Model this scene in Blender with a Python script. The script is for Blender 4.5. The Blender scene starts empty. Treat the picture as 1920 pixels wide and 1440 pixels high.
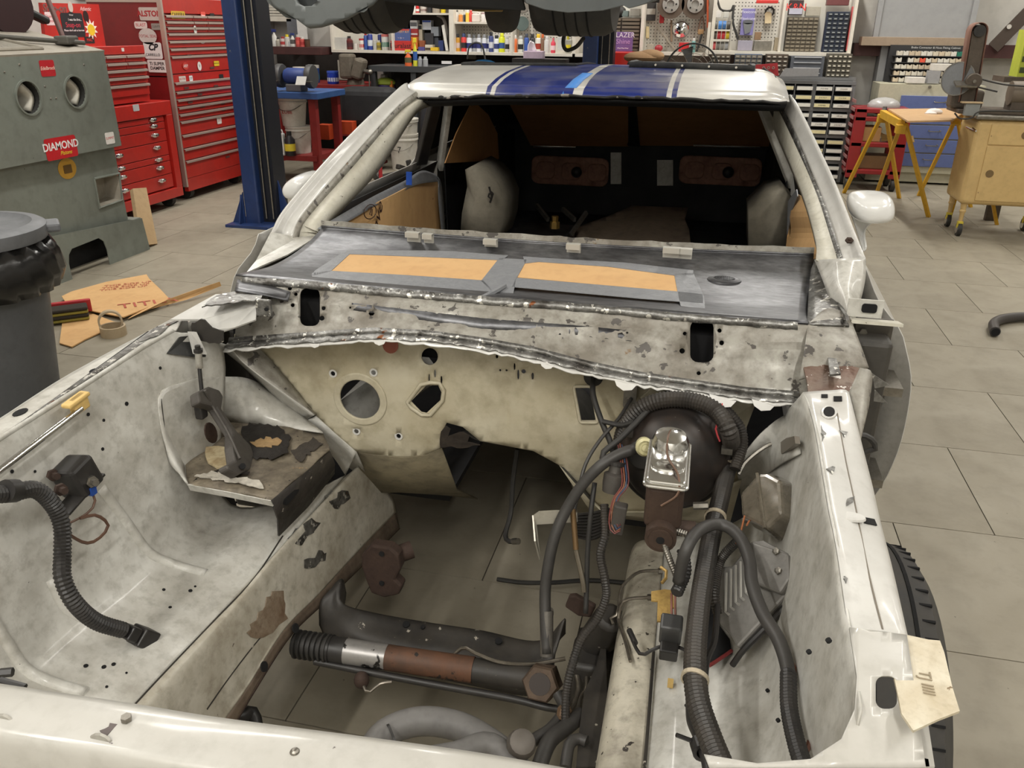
import bpy, bmesh, math, random
from mathutils import Vector, Matrix
from mathutils.geometry import delaunay_2d_cdt
from mathutils.bvhtree import BVHTree
random.seed(7)
V = Vector
sc = bpy.context.scene
col = sc.collection

# ---------------------------------------------------------------- camera
CAM_H, PITCH, ROLL, YAW, FPX = 1.467, 0.4087, 0.01157, 0.22214, 1546.6
_f = V((-math.sin(YAW) * math.cos(PITCH), math.cos(YAW) * math.cos(PITCH), -math.sin(PITCH)))
_r0 = V((math.cos(YAW), math.sin(YAW), 0)); _u0 = _r0.cross(_f)
_r = _r0 * math.cos(ROLL) + _u0 * math.sin(ROLL)
_u = _u0 * math.cos(ROLL) - _r0 * math.sin(ROLL)
EYE = V((0, 0, CAM_H))
cd = bpy.data.cameras.new('camera'); cam = bpy.data.objects.new('camera', cd); col.objects.link(cam)
cam.matrix_world = Matrix(((_r.x, _u.x, -_f.x, 0), (_r.y, _u.y, -_f.y, 0), (_r.z, _u.z, -_f.z, CAM_H), (0, 0, 0, 1)))
cd.sensor_width = 36; cd.lens = FPX / 1920 * 36; cd.clip_start = .02; cd.clip_end = 60
sc.camera = cam
# ---------------------------------------------------------------- world, lights, exposure
w = bpy.data.worlds.new('shop_world'); sc.world = w; w.use_nodes = True
w.node_tree.nodes['Background'].inputs[0].default_value = (.9, .92, 1, 1)
w.node_tree.nodes['Background'].inputs[1].default_value = .0
sc.view_settings.view_transform = 'Standard'; sc.view_settings.look = 'None'
sc.view_settings.gamma = 1; sc.view_settings.use_curve_mapping = False
sc.view_settings.exposure = 0.0
LIGHTS = [(-2.6, .9, 50), (-2.7, 4.2, 62), (-2.2, 8.6, 105),
          (2.1, 1.2, 46), (1.75, 4.4, 44), (.6, 8.4, 105), (-4.2, 6.6, 70), (4.2, 4.2, 40), (3.6, 8.4, 75), (-1.5, -1.95, 98), (.9, -1.95, 104)]  # last two are fill lamps, added to lift the vertical faces
LZ = 3.75
for lx, ly, lw in LIGHTS:
    ld = bpy.data.lights.new('ceiling_tube_light', 'AREA'); ld.shape = 'RECTANGLE'; ld.size = .16; ld.size_y = 2.35
    ld.energy = lw; ld.color = (1, .965, .90)
    lo = bpy.data.objects.new('ceiling_tube_light', ld); col.objects.link(lo); lo.location = (lx, ly, LZ - .075)

# ---------------------------------------------------------------- helpers
def ray(x, y): return _r * ((x - 960) / FPX) - _u * ((y - 720) / FPX) + _f
def U(x, y, X=None, Y=None, Z=None):
    """world point seen at photo pixel x, y on a plane of known X, Y or Z"""
    d = ray(x, y)
    t = X / d.x if X is not None else Y / d.y if Y is not None else (Z - CAM_H) / d.z
    return EYE + d * t
def UP(x, y, p, n):
    d = ray(x, y); return EYE + d * ((V(p) - EYE).dot(V(n)) / d.dot(V(n)))
def UX(l, X=None): return [U(a[0], a[1], X=a[2] if X is None else X) for a in l]
def UY(l, Y=None): return [U(a[0], a[1], Y=a[2] if Y is None else Y) for a in l]
def UZ(l, Z=None): return [U(a[0], a[1], Z=a[2] if Z is None else Z) for a in l]
def lerp(a, b, t): return a + (b - a) * t
def interp(x, tab):
    if x <= tab[0][0]: return tab[0][1]
    for (a, b), (c, d) in zip(tab, tab[1:]):
        if x <= c: return b + (d - b) * (x - a) / (c - a)
    return tab[-1][1]
def cr(p0, p1, p2, p3, t):
    return p1 + (p2 - p0) * (.5 * t) + (p0 * 2 - p1 * 5 + p2 * 4 - p3) * (.5 * t * t) + (p1 * 3 - p0 - p2 * 3 + p3) * (.5 * t * t * t)
def spline(pts, step):
    pts = [V(p) for p in pts]
    if len(pts) < 3:
        n = max(1, int((pts[1] - pts[0]).length / step)); return [pts[0].lerp(pts[1], i / n) for i in range(n + 1)]
    q = [pts[0] * 2 - pts[1]] + pts + [pts[-1] * 2 - pts[-2]]
    dense = []
    for i in range(1, len(q) - 2):
        for k in range(12): dense.append(cr(q[i - 1], q[i], q[i + 1], q[i + 2], k / 12))
    dense.append(pts[-1])
    L = [0]
    for a, b in zip(dense, dense[1:]): L.append(L[-1] + (b - a).length)
    n = max(2, int(L[-1] / step)); out = []; j = 0
    for i in range(n + 1):
        s = L[-1] * i / n
        while j < len(L) - 2 and L[j + 1] < s: j += 1
        t = (s - L[j]) / max(1e-9, L[j + 1] - L[j]); out.append(dense[j].lerp(dense[j + 1], min(1, t)))
    return out
def resample(pts, n, smooth=True):
    pts = [V(p) for p in pts]; tot = sum((b - a).length for a, b in zip(pts, pts[1:]))
    if smooth: d = spline(pts, tot / 200)
    else: d = pts
    L = [0]
    for a, b in zip(d, d[1:]): L.append(L[-1] + (b - a).length)
    out = []; j = 0
    for i in range(n):
        s = L[-1] * i / (n - 1)
        while j < len(L) - 2 and L[j + 1] < s: j += 1
        out.append(d[j].lerp(d[j + 1], min(1, (s - L[j]) / max(1e-9, L[j + 1] - L[j]))))
    return out
def rotm(axis_to, up=V((0, 0, 1))):
    z = V(axis_to).normalized(); x = up.cross(z)
    if x.length < 1e-4: x = V((1, 0, 0))
    x.normalize(); y = z.cross(x)
    return Matrix(((x.x, y.x, z.x), (x.y, y.y, z.y), (x.z, y.z, z.z)))
def C(r, g=None, b=None):
    if g is None: g = b = r
    return tuple(((c / 255) / 12.92 if c / 255 <= .04045 else ((c / 255 + .055) / 1.055) ** 2.4) for c in (r, g, b))

# ---------------------------------------------------------------- materials
MATS = {}
def M(name, c, r=.5, m=0., g=None, ga=.5, gs=6, gp=.5, s=None, st=.64, ss=60, bump=0., bs=80, coat=0., st2=None, spec=.5, em=0, emc=None, stretch=None, alpha=None, trans=0):
    """procedural material: base colour c, large soft dirt g, hard-edged chips s"""
    if name in MATS: return MATS[name]
    mt = bpy.data.materials.new(name); mt.use_nodes = True; nt = mt.node_tree; b = nt.nodes['Principled BSDF']
    MATS[name] = mt
    N = nt.nodes.new; L = nt.links.new
    b.inputs['Roughness'].default_value = r; b.inputs['Metallic'].default_value = m
    b.inputs['Specular IOR Level'].default_value = spec
    b.inputs['Coat Weight'].default_value = coat; b.inputs['Coat Roughness'].default_value = .12
    b.inputs['Base Color'].default_value = (*c, 1)
    if trans: b.inputs['Transmission Weight'].default_value = trans
    if em: b.inputs['Emission Color'].default_value = (*(emc or c), 1); b.inputs['Emission Strength'].default_value = em
    if g or s or bump:
        tc = N('ShaderNodeTexCoord'); vec = tc.outputs['Object']
        if stretch:
            mp = N('ShaderNodeMapping'); mp.inputs['Scale'].default_value = stretch; L(vec, mp.inputs[0]); vec = mp.outputs[0]
        cur = None
        def mix(fac, ca, cb):
            x = N('ShaderNodeMix'); x.data_type = 'RGBA'; L(fac, x.inputs[0])
            if isinstance(ca, tuple): x.inputs[6].default_value = (*ca, 1)
            else: L(ca, x.inputs[6])
            x.inputs[7].default_value = (*cb, 1); return x.outputs[2]
        def noise(scale, lo, hi, amt, det=7, rough=.62):
            n = N('ShaderNodeTexNoise'); n.inputs['Scale'].default_value = scale; n.inputs['Detail'].default_value = det
            n.inputs['Roughness'].default_value = rough; L(vec, n.inputs['Vector'])
            mr = N('ShaderNodeMapRange'); mr.inputs[1].default_value = lo; mr.inputs[2].default_value = hi; mr.inputs[4].default_value = amt
            L(n.outputs[0], mr.inputs[0]); return mr.outputs[0], n.outputs[0]
        cur = c
        if g:
            f1, _ = noise(gs, gp - .14, gp + .2, ga); cur = mix(f1, cur, g)
            f2, _ = noise(gs * 5.3, gp - .02, gp + .22, ga * .6); cur = mix(f2, cur, tuple(x * .7 for x in g))
        if s:
            f3, _ = noise(ss, st, st + .02, 1, 4, .55); cur = mix(f3, cur, s)
        if st2:
            f4, _ = noise(st2[1], st2[2], st2[2] + .04, 1, 5, .6); cur = mix(f4, cur, st2[0])
        if not isinstance(cur, tuple): L(cur, b.inputs['Base Color'])
        if bump:
            n = N('ShaderNodeTexNoise'); n.inputs['Scale'].default_value = bs; n.inputs['Detail'].default_value = 5; L(vec, n.inputs['Vector'])
            bp = N('ShaderNodeBump'); bp.inputs['Strength'].default_value = bump; bp.inputs['Distance'].default_value = .004
            L(n.outputs[0], bp.inputs['Height']); L(bp.outputs[0], b.inputs['Normal'])
        if g and m < .5:
            mr = N('ShaderNodeMapRange'); mr.inputs[3].default_value = r; mr.inputs[4].default_value = min(1, r + .3); L(f1, mr.inputs[0]); L(mr.outputs[0], b.inputs['Roughness'])
    return mt
def P(r, g=None, b=None, rough=.5, m=0., **k):
    """plain coloured material from an sRGB colour, lightly varied"""
    c = C(r, g, b); nm = 'mat_%s_%d_%d' % ('_'.join(str(int(x * 1000)) for x in c), rough * 100, m * 100)
    return M(nm, c, rough, m, **(k or dict(g=tuple(x * .6 for x in c), ga=.3, gs=14)))

# ---------------------------------------------------------------- mesh builder
WM = {}
def world(o): return WM.get(o.name, Matrix())
class MB:
    def __init__(s): s.v = []; s.f = []
    def add(s, vs, fs):
        n = len(s.v); s.v += [V(p) for p in vs]; s.f += [tuple(i + n for i in f) for f in fs]; return s
    def box(s, x0, x1, y0, y1, z0, z1):
        return s.add([(x, y, z) for z in (z0, z1) for y in (y0, y1) for x in (x0, x1)],
                     [(0, 2, 3, 1), (4, 5, 7, 6), (0, 1, 5, 4), (2, 6, 7, 3), (0, 4, 6, 2), (1, 3, 7, 5)])
    def obox(s, c, sz, R=None):
        R = R or Matrix.Identity(3); c = V(c)
        return s.add([c + R @ V((x * sz[0] / 2, y * sz[1] / 2, z * sz[2] / 2)) for z in (-1, 1) for y in (-1, 1) for x in (-1, 1)],
                     [(0, 2, 3, 1), (4, 5, 7, 6), (0, 1, 5, 4), (2, 6, 7, 3), (0, 4, 6, 2), (1, 3, 7, 5)])
    def bar(s, a, b, wd, h, up=V((0, 0, 1))):
        a, b = V(a), V(b); return s.obox((a + b) / 2, (wd, h, (b - a).length), rotm(b - a, up))
    def lathe(s, prof, c=(0, 0, 0), ax=(0, 0, 1), n=16, sx=1, sy=1, cap=3):
        R = rotm(ax); c = V(c); vs = []; fs = []
        for r_, h in prof:
            for i in range(n):
                a = 2 * math.pi * i / n; vs.append(c + R @ V((r_ * sx * math.cos(a), r_ * sy * math.sin(a), h)))
        for k in range(len(prof) - 1):
            for i in range(n):
                j = (i + 1) % n; fs.append((k * n + i, k * n + j, (k + 1) * n + j, (k + 1) * n + i))
        if cap & 1: fs.append(tuple(range(n - 1, -1, -1)))
        if cap & 2: fs.append(tuple(range((len(prof) - 1) * n, len(prof) * n)))
        return s.add(vs, fs)
    def cyl(s, a, b, r0, r1=None, n=14):
        a, b = V(a), V(b); r1 = r0 if r1 is None else r1
        return s.lathe([(r0, 0), (r1, (b - a).length)], a, b - a, n)
    def ring(s, c, ax, ro, ri, h, n=24):
        return s.lathe([(ri, 0), (ro, 0), (ro, h), (ri, h), (ri, 0)], c, ax, n, cap=0)
    def sweep(s, path, radii, n=8, cap=True):
        path = [V(p) for p in path]; T = []
        for i in range(len(path)):
            T.append((path[min(i + 1, len(path) - 1)] - path[max(i - 1, 0)]).normalized())
        nrm = T[0].orthogonal().normalized(); vs = []; fs = []
        for i, p in enumerate(path):
            nrm = (nrm - T[i] * nrm.dot(T[i])).normalized(); bi = T[i].cross(nrm)
            rr = radii[i] if isinstance(radii, (list, tuple)) else radii
            for k in range(n):
                a = 2 * math.pi * k / n; vs.append(p + nrm * (rr * math.cos(a)) + bi * (rr * math.sin(a)))
        for i in range(len(path) - 1):
            for k in range(n):
                j = (k + 1) % n; fs.append((i * n + k, i * n + j, (i + 1) * n + j, (i + 1) * n + k))
        if cap: fs.append(tuple(range(n - 1, -1, -1))); fs.append(tuple(range((len(path) - 1) * n, len(path) * n)))
        return s.add(vs, fs)
    def tube(s, pts, r, n=8, step=.012): return s.sweep(spline(pts, step), r, n)
    def corr(s, pts, r, pitch=.0052, n=12, depth=.14):
        p = spline(pts, pitch / 2); return s.sweep(p, [r if (i // 1) % 2 else r * (1 - depth) for i in range(len(p))], n)
    def prism(s, poly, M4, d):
        """2-D polygon in the local xy plane, extruded along local z by d"""
        n = len(poly); vs = [M4 @ V((x, y, 0)) for x, y in poly] + [M4 @ V((x, y, d)) for x, y in poly]
        fs = [tuple(range(n - 1, -1, -1)), tuple(range(n, 2 * n))] + [(i, (i + 1) % n, n + (i + 1) % n, n + i) for i in range(n)]
        return s.add(vs, fs)
    def grid(s, rows):
        m = len(rows[0]); vs = [p for r_ in rows for p in r_]
        return s.add(vs, [(i * m + j, i * m + j + 1, (i + 1) * m + j + 1, (i + 1) * m + j) for i in range(len(rows) - 1) for j in range(m - 1)])
    def loft(s, lines, nu=40, nv=6, smooth=True, across=True):
        L = [resample(l, nu, smooth) for l in lines]; rows = []
        if across:
            Q = [[a * 2 - b for a, b in zip(L[0], L[1])]] + L + [[a * 2 - b for a, b in zip(L[-1], L[-2])]]
            for i in range(1, len(Q) - 2):
                for k in range(nv):
                    rows.append([cr(Q[i - 1][j], Q[i][j], Q[i + 1][j], Q[i + 2][j], k / nv) for j in range(nu)])
            rows.append(L[-1])
        else: rows = L
        return s.grid(rows)
    def ball(s, c, r, sx=1, sy=1, sz=1, n=14):
        c = V(c); vs = []; fs = []; m = n // 2
        for i in range(m + 1):
            t = math.pi * i / m
            for k in range(n):
                a = 2 * math.pi * k / n
                vs.append(c + V((r * sx * math.sin(t) * math.cos(a), r * sy * math.sin(t) * math.sin(a), r * sz * math.cos(t))))
        for i in range(m):
            for k in range(n):
                j = (k + 1) % n; fs.append((i * n + k, (i + 1) * n + k, (i + 1) * n + j, i * n + j))
        return s.add(vs, fs)
    def build(s, name, mt, parent=None, smooth=False, bevel=0, solid=0, origin=None, sub=0, off=0, seg=2):
        me = bpy.data.meshes.new(name)
        if origin is None:
            lo = V((min(p.x for p in s.v), min(p.y for p in s.v), min(p.z for p in s.v)))
            hi = V((max(p.x for p in s.v), max(p.y for p in s.v), max(p.z for p in s.v)))
            origin = V(((lo.x + hi.x) / 2, (lo.y + hi.y) / 2, lo.z))
        origin = V(origin)
        me.from_pydata([p - origin for p in s.v], [], s.f); me.validate(); me.update()
        bm = bmesh.new(); bm.from_mesh(me); bmesh.ops.remove_doubles(bm, verts=bm.verts, dist=1e-5)
        bmesh.ops.recalc_face_normals(bm, faces=bm.faces); bm.to_mesh(me); bm.free()
        o = bpy.data.objects.new(name, me); col.objects.link(o); me.materials.append(mt)
        T = Matrix.Translation(origin); o.matrix_basis = T
        if parent: o.parent = parent; o.matrix_parent_inverse = world(parent).inverted()
        WM[o.name] = T
        if solid:
            md = o.modifiers.new('thickness', 'SOLIDIFY'); md.thickness = solid; md.offset = off
        if bevel:
            md = o.modifiers.new('edges', 'BEVEL'); md.width = bevel; md.segments = seg; md.limit_method = 'ANGLE'; md.angle_limit = math.radians(35)
        if sub:
            md = o.modifiers.new('smooth', 'SUBSURF'); md.levels = sub; md.render_levels = sub
        if smooth:
            for p in me.polygons: p.use_smooth = True
            if smooth != 2:
                try: me.set_sharp_from_angle(angle=math.radians(38))
                except Exception: pass
        return o
def thing(name, label, cat, loc=(0, 0, 0), group=None):
    o = bpy.data.objects.new(name, None); col.objects.link(o); o.location = loc; o.empty_display_size = .1
    WM[o.name] = Matrix.Translation(V(loc)); return tag(o, label, cat, group)
def tag(o, label=None, cat=None, group=None, kind=None):
    if label: o['label'] = label
    if cat: o['category'] = cat
    if group: o['group'] = group
    if kind: o['kind'] = kind
    return o
def lab(o, t): o['label'] = t; return o
def kids(o): return [c for c in bpy.data.objects if c.parent == o]
def dup(o, loc=None, rz=None, label=None, parent=None):
    """copy of a thing and of its parts and sub-parts"""
    c = o.copy(); col.objects.link(c)
    if loc is not None: c.location = loc
    if rz is not None: c.rotation_euler = (0, 0, rz)
    if label: c['label'] = label
    if parent: c.parent = parent; c.matrix_parent_inverse = o.matrix_parent_inverse
    for k in kids(o):
        if k.name != c.name and k != c: dup(k, parent=c)
    return c
def inside(p, poly):
    x, y = p; c = False; n = len(poly)
    for i in range(n):
        x1, y1 = poly[i]; x2, y2 = poly[(i + 1) % n]
        if (y1 > y) != (y2 > y) and x < (x2 - x1) * (y - y1) / (y2 - y1) + x1: c = not c
    return c
def ell(cx, cy, rx, ry=None, n=20, a=0):
    ry = ry or rx; a = math.radians(a)
    return [(cx + rx * math.cos(t) * math.cos(a) - ry * math.sin(t) * math.sin(a), cy + rx * math.cos(t) * math.sin(a) + ry * math.sin(t) * math.cos(a))
            for t in [2 * math.pi * i / n for i in range(n)]]
def rrect(x0, y0, x1, y1, r, n=4, sh=0):
    out = []
    for cx, cy, a0 in ((x1 - r, y0 + r, -90), (x1 - r, y1 - r, 0), (x0 + r, y1 - r, 90), (x0 + r, y0 + r, 180)):
        for k in range(n + 1):
            a = math.radians(a0 + 90 * k / n); out.append((cx + r * math.cos(a), cy + r * math.sin(a)))
    return [(x + sh * (y - y0), y) for x, y in out]
def dens(poly, d):
    out = []
    for (a, b), (c, e) in zip(poly, poly[1:] + poly[:1]):
        n = max(1, int(math.hypot(c - a, e - b) / d))
        out += [(a + (c - a) * k / n, b + (e - b) * k / n) for k in range(n)]
    return out
def jag(poly, amp, d, rnd=random):
    return [(x + rnd.uniform(-amp, amp), y + rnd.uniform(-amp, amp)) for x, y in dens(poly, d)]
def sheet(outline, holes, fn, step=18):
    """sheet-metal panel: outline and holes drawn flat, then mapped onto the surface fn(x, y) -> point"""
    outline = dens(outline, step); loops = [outline] + holes
    pts = []; edges = []
    for lp in loops:
        n0 = len(pts); pts += [V(p) for p in lp]; edges += [(n0 + i, n0 + (i + 1) % len(lp)) for i in range(len(lp))]
    xs = [p[0] for p in outline]; ys = [p[1] for p in outline]
    x = min(xs) + step / 2; 
    while x < max(xs):
        y = min(ys) + step / 2
        while y < max(ys):
            if inside((x, y), outline) and not any(inside((x, y), h) for h in holes): pts.append(V((x, y)))
            y += step
        x += step
    vo, eo, fo, *_ = delaunay_2d_cdt(pts, edges, [], 0, 1e-4)
    fs = []
    for f in fo:
        c = sum((vo[i] for i in f), V((0, 0))) / len(f)
        if inside(c, outline) and not any(inside(c, h) for h in holes): fs.append(tuple(f))
    used = sorted({i for f in fs for i in f}); mp = {i: k for k, i in enumerate(used)}
    mb = MB(); mb.add([fn(vo[i].x, vo[i].y) for i in used], [tuple(mp[i] for i in f) for f in fs]); return mb
def surf(*obs):
    """function giving the point where a photo ray meets the built surfaces, lifted by h"""
    vs, fs = [], []
    for o in obs:
        n = len(vs); T_ = world(o); vs += [T_ @ v.co for v in o.data.vertices]; fs += [tuple(i + n for i in p.vertices) for p in o.data.polygons]
    bv = BVHTree.FromPolygons(vs, fs)
    def fn(x, y, h=.0015):
        d = ray(x, y).normalized(); p, nn, *_ = bv.ray_cast(EYE, d)
        if p is None: p, nn, *_ = bv.find_nearest(EYE + d * 1.25)
        if nn.dot(d) > 0: nn = -nn
        return p + nn * h
    def nrm_(x, y):
        d = ray(x, y).normalized(); p, nn, *_ = bv.ray_cast(EYE, d)
        if p is None: return V((0, 0, 1))
        return -nn if nn.dot(d) > 0 else nn
    fn.n = nrm_; return fn
def patch(nm, px_, fn, mt, par, h=.0015, th=.0012, d=10):
    px_ = dens(px_, d); p = [fn(x, y, h) for x, y in px_]; c = fn(sum(q[0] for q in px_) / len(px_), sum(q[1] for q in px_) / len(px_), h)
    return MB().add(p + [c], [(i, (i + 1) % len(p), len(p)) for i in range(len(p))]).build(nm, mt, par, solid=th)
def textmesh(name, s, size, M4, mt, parent, ext=.0006, align='CENTER', shear=0, bold=0, sx=1.0):
    cu = bpy.data.curves.new(name, 'FONT'); cu.body = s; cu.size = size; cu.align_x = align; cu.align_y = 'CENTER'
    cu.extrude = ext; cu.shear = shear; cu.offset = bold; cu.resolution_u = 3
    t = bpy.data.objects.new(name, cu); me = bpy.data.meshes.new_from_object(t); bpy.data.objects.remove(t)
    for v in me.vertices: v.co.x *= sx
    me.materials.append(mt); o = bpy.data.objects.new(name, me); col.objects.link(o); o.matrix_basis = M4; WM[o.name] = M4
    if parent: o.parent = parent; o.matrix_parent_inverse = world(parent).inverted()
    return o
def frame4(o, ex, ey):
    """matrix with origin o, local x along ex, local y along ey"""
    ex = V(ex).normalized(); ey = V(ey); ez = ex.cross(ey).normalized(); ey = ez.cross(ex)
    m = Matrix((ex, ey, ez)).transposed().to_4x4(); m.translation = V(o); return m
# ================================================================ the setting
T = .609; X0 = -.347 * CAM_H - 12 * T; Y0 = 3.800 * CAM_H - 12 * .6135
m_tile = M('floor_tile', C(147, 140, 124), .5, g=C(122, 114, 98), ga=.55, gs=2.2, gp=.5, s=C(96, 88, 78), st=.735, ss=38, bump=.05, bs=30)
m_grout = M('grout', C(74, 68, 60), .9)
m_wall = M('wall_liner', C(190, 187, 180), .6, g=C(150, 146, 140), ga=.4, gs=1.4)
m_wallg = M('wall_panel', C(150, 151, 152), .5, g=C(120, 120, 122), ga=.3, gs=2)
m_ceil = M('ceiling_liner', C(206, 204, 198), .8)
m_dark = M('dark_wall', C(52, 46, 43), .7, g=C(30, 27, 26), ga=.5, gs=3)
floor = MB().box(-7, 6, -3.2, 10.6, -.05, -.004).build('floor', m_grout); tag(floor, kind='structure')
me_t = None; far = MB(); cnt = 0; cells = []
for j in range(-3, 26):
    for i in range(-2, 26):
        y = Y0 + (j - 4) * .6135; x = X0 + (i - 4) * T + (T / 2 if (j % 2) else 0)
        if x < -7 or x + T > 6 or y < -3.2 or y + .6135 > 10.6: continue
        cx, cy = x + T / 2, y + .307
        d = V((cx, cy, -CAM_H)); dz = d.dot(_f)
        vis = dz > .3 and abs(d.dot(_r) / dz) < .75 and abs(d.dot(_u) / dz) < .62
        cells.append((0 if vis else 1, d.length, x, y))
cells.sort()
for k, (v_, d_, x, y) in enumerate(cells):
    if k < 298:
        if me_t is None:
            o = MB().box(x + .0018, x + T - .0018, y + .0018, y + .6135 - .0018, -.02, 0).build('floor_tile', m_tile, floor); me_t = o
        else:
            o = me_t.copy(); col.objects.link(o); o.matrix_basis = Matrix.Translation((x + T / 2, y + .30675, -.02))
    else: far.box(x + .0018, x + T - .0018, y + .0018, y + .6135 - .0018, -.02, 0)
if far.v: tag(far.build('floor_tile_field', m_tile, floor), kind='stuff')
WY = 10.15; WL = -5.35; WR = 5.6; CZ = 3.9
tag(MB().box(WL - .1, WR + .1, WY, WY + .1, 0, CZ).build('wall_back', m_wall), kind='structure')
tag(MB().box(WL - .1, WL, -3.2, WY, 0, CZ).build('wall_left', m_wall), kind='structure')
tag(MB().box(WR, WR + .1, -3.2, WY, 0, CZ).build('wall_right', m_wall), kind='structure')
tag(MB().box(WL - .1, WR + .1, -3.3, -3.2, 0, CZ).build('wall_front', M('roll_door_white', C(214, 212, 206), .6)), kind='structure')
tag(MB().box(WL - .1, WR + .1, -3.3, WY + .1, CZ, CZ + .1).build('ceiling', m_ceil), kind='structure')
m_lamp = M('lamp_diffuser', (1, 1, 1), .5, em=2.0, emc=(1, .97, .9))
m_lampw = P(225, 225, 222, rough=.4)
for k, (lx, ly, lw) in enumerate(LIGHTS):
    t = thing('ceiling_light', 'long white ceiling tube light %s' % ['above the passenger fender', 'above the lifted car', 'before the white shelves', 'above the driver fender', 'above the saw horses aisle', 'before the parts cabinets', 'above the red toolboxes', 'along the right wall', 'above the beige cabinet', 'added as fill ahead of the car nose on the passenger side', 'added as fill ahead of the car nose on the driver side'][k], 'light', (lx, ly, LZ), 'ceiling tube lights')
    MB().box(lx - .13, lx + .13, ly - 1.22, ly + 1.22, LZ, CZ).build('housing', m_lampw, t)
    for sx in (-.06, .06): MB().cyl((lx + sx, ly - 1.18, LZ - .03), (lx + sx, ly + 1.18, LZ - .03), .016, n=10).build('lamp_tube', m_lamp, t)
# dark purlin, back panel of the left bay, grey panels on the right
m_purlin = M('purlin_paint', C(74, 38, 36), .55, g=C(50, 26, 24), ga=.5, gs=4)
# ================================================================ the stripped car
PAINT = M('white_paint', C(204, 203, 199), .3, g=C(164, 160, 152), ga=.45, gs=7, gp=.54, s=C(90, 82, 74), st=.755, ss=60, coat=.35, bump=.03, bs=20)
PAINTD = M('dirty_white_paint', C(206, 205, 199), .34, g=C(146, 141, 130), ga=.75, gs=9, gp=.5, s=C(66, 58, 50), st=.745, ss=80, coat=.3, bump=.05, bs=14, st2=(C(136, 112, 82), 19, .76))
CREAM = M('aged_cream_paint', C(206, 200, 180), .4, g=C(154, 141, 108), ga=.8, gs=3.2, gp=.47, s=C(44, 36, 28), st=.755, ss=50, coat=.12, bump=.05, bs=22)
CREAML = M('cream_primer', C(204, 201, 188), .5, g=C(164, 158, 140), ga=.5, gs=12, s=C(80, 70, 58), st=.69, ss=60)
BARE = M('ground_bare_steel', C(138, 139, 142), .42, .85, g=C(72, 72, 76), ga=.85, gs=7, gp=.45, bump=.06, bs=60, stretch=(1, 2.4, 2.4))
BARED = M('scraped_steel', C(165, 165, 162), .4, .75, g=C(66, 62, 58), ga=.9, gs=18, gp=.46, s=C(215, 213, 206), st=.6, ss=60, bump=.5, bs=90, st2=(C(110, 66, 38), 24, .66))
PATCH = M('part_stripped_paint', C(176, 174, 166), .36, .12, g=C(104, 96, 84), ga=.8, gs=9, gp=.46, s=C(84, 80, 76), st=.61, ss=30, bump=.1, bs=40, st2=(C(118, 92, 62), 13, .68))
RUSTY = M('rusty_scraped_steel', C(128, 112, 100), .5, .5, g=C(92, 58, 42), ga=.9, gs=16, gp=.5, s=C(214, 210, 204), st=.62, ss=42, bump=.4, bs=60)
RHOSE = M('radiator_hose_grey', C(106, 104, 102), .5, g=C(82, 80, 78), ga=.5, gs=12)
RUSTB = M('brown_rust', C(66, 50, 42), .75, .2, g=C(44, 33, 28), ga=.7, gs=14, bump=.25, bs=120)
BLACKG = M('greasy_black', C(42, 40, 38), .5, .1, g=C(74, 68, 60), ga=.5, gs=12, s=C(160, 154, 142), st=.675, ss=48, bump=.12, bs=60)
BLK = M('black_rubber', C(38, 37, 36), .55, g=C(60, 57, 52), ga=.4, gs=20)
BLKP = M('black_plastic', C(34, 33, 33), .4, g=C(62, 58, 54), ga=.4, gs=24)
BURN = M('burnt_paint', C(140, 130, 112), .5, g=C(58, 50, 42), ga=.95, gs=8, gp=.49, s=C(34, 28, 24), st=.66, ss=75, bump=.45, bs=60, st2=(C(176, 138, 88), 11, .69))
BURND = M('charred_face', C(58, 53, 48), .55, g=C(26, 23, 21), ga=.8, gs=14, s=C(140, 134, 124), st=.67, ss=60, bump=.5, bs=70)
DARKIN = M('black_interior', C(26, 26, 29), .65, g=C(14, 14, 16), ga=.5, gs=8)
CARDB = M('cardboard', C(206, 166, 114), .75, g=C(186, 140, 92), ga=.4, gs=5, s=C(150, 108, 66), st=.74, ss=30)
DUCT = M('duct_tape', C(132, 134, 138), .42, .1, g=C(108, 110, 114), ga=.5, gs=22, bump=.3, bs=60)
CHROME = M('chrome', C(225, 225, 225), .12, 1.)
STEELB = M('zinc_steel', C(150, 146, 138), .4, .9, g=C(96, 90, 80), ga=.5, gs=30)
GREYP = M('cast_grey_plastic', C(112, 110, 106), .45, .2, g=C(86, 84, 80), ga=.5, gs=26)
HOSE = M('grey_hose_rubber', C(60, 58, 56), .45, g=C(44, 42, 40), ga=.5, gs=12)
HOLE = M('hole_dark', C(10, 10, 12), .9)
BLUE = C(26, 44, 118)

car = thing('car_body', 'stripped white car shell with open engine bay and blue roof stripes', 'car', (-.39, 2.6, 0))
SPC = [(x, y) for x, y in [(430, 520), (560, 527), (700, 540), (940, 560), (1100, 572), (1300, 592), (1510, 607), (1560, 612)]]
LIP = [(400, 646), (430, 641), (560, 632), (700, 622), (800, 627), (900, 640), (1000, 658), (1100, 684), (1200, 705), (1300, 720), (1400, 734), (1500, 742), (1560, 746)]
SEAMZ = .952
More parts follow.
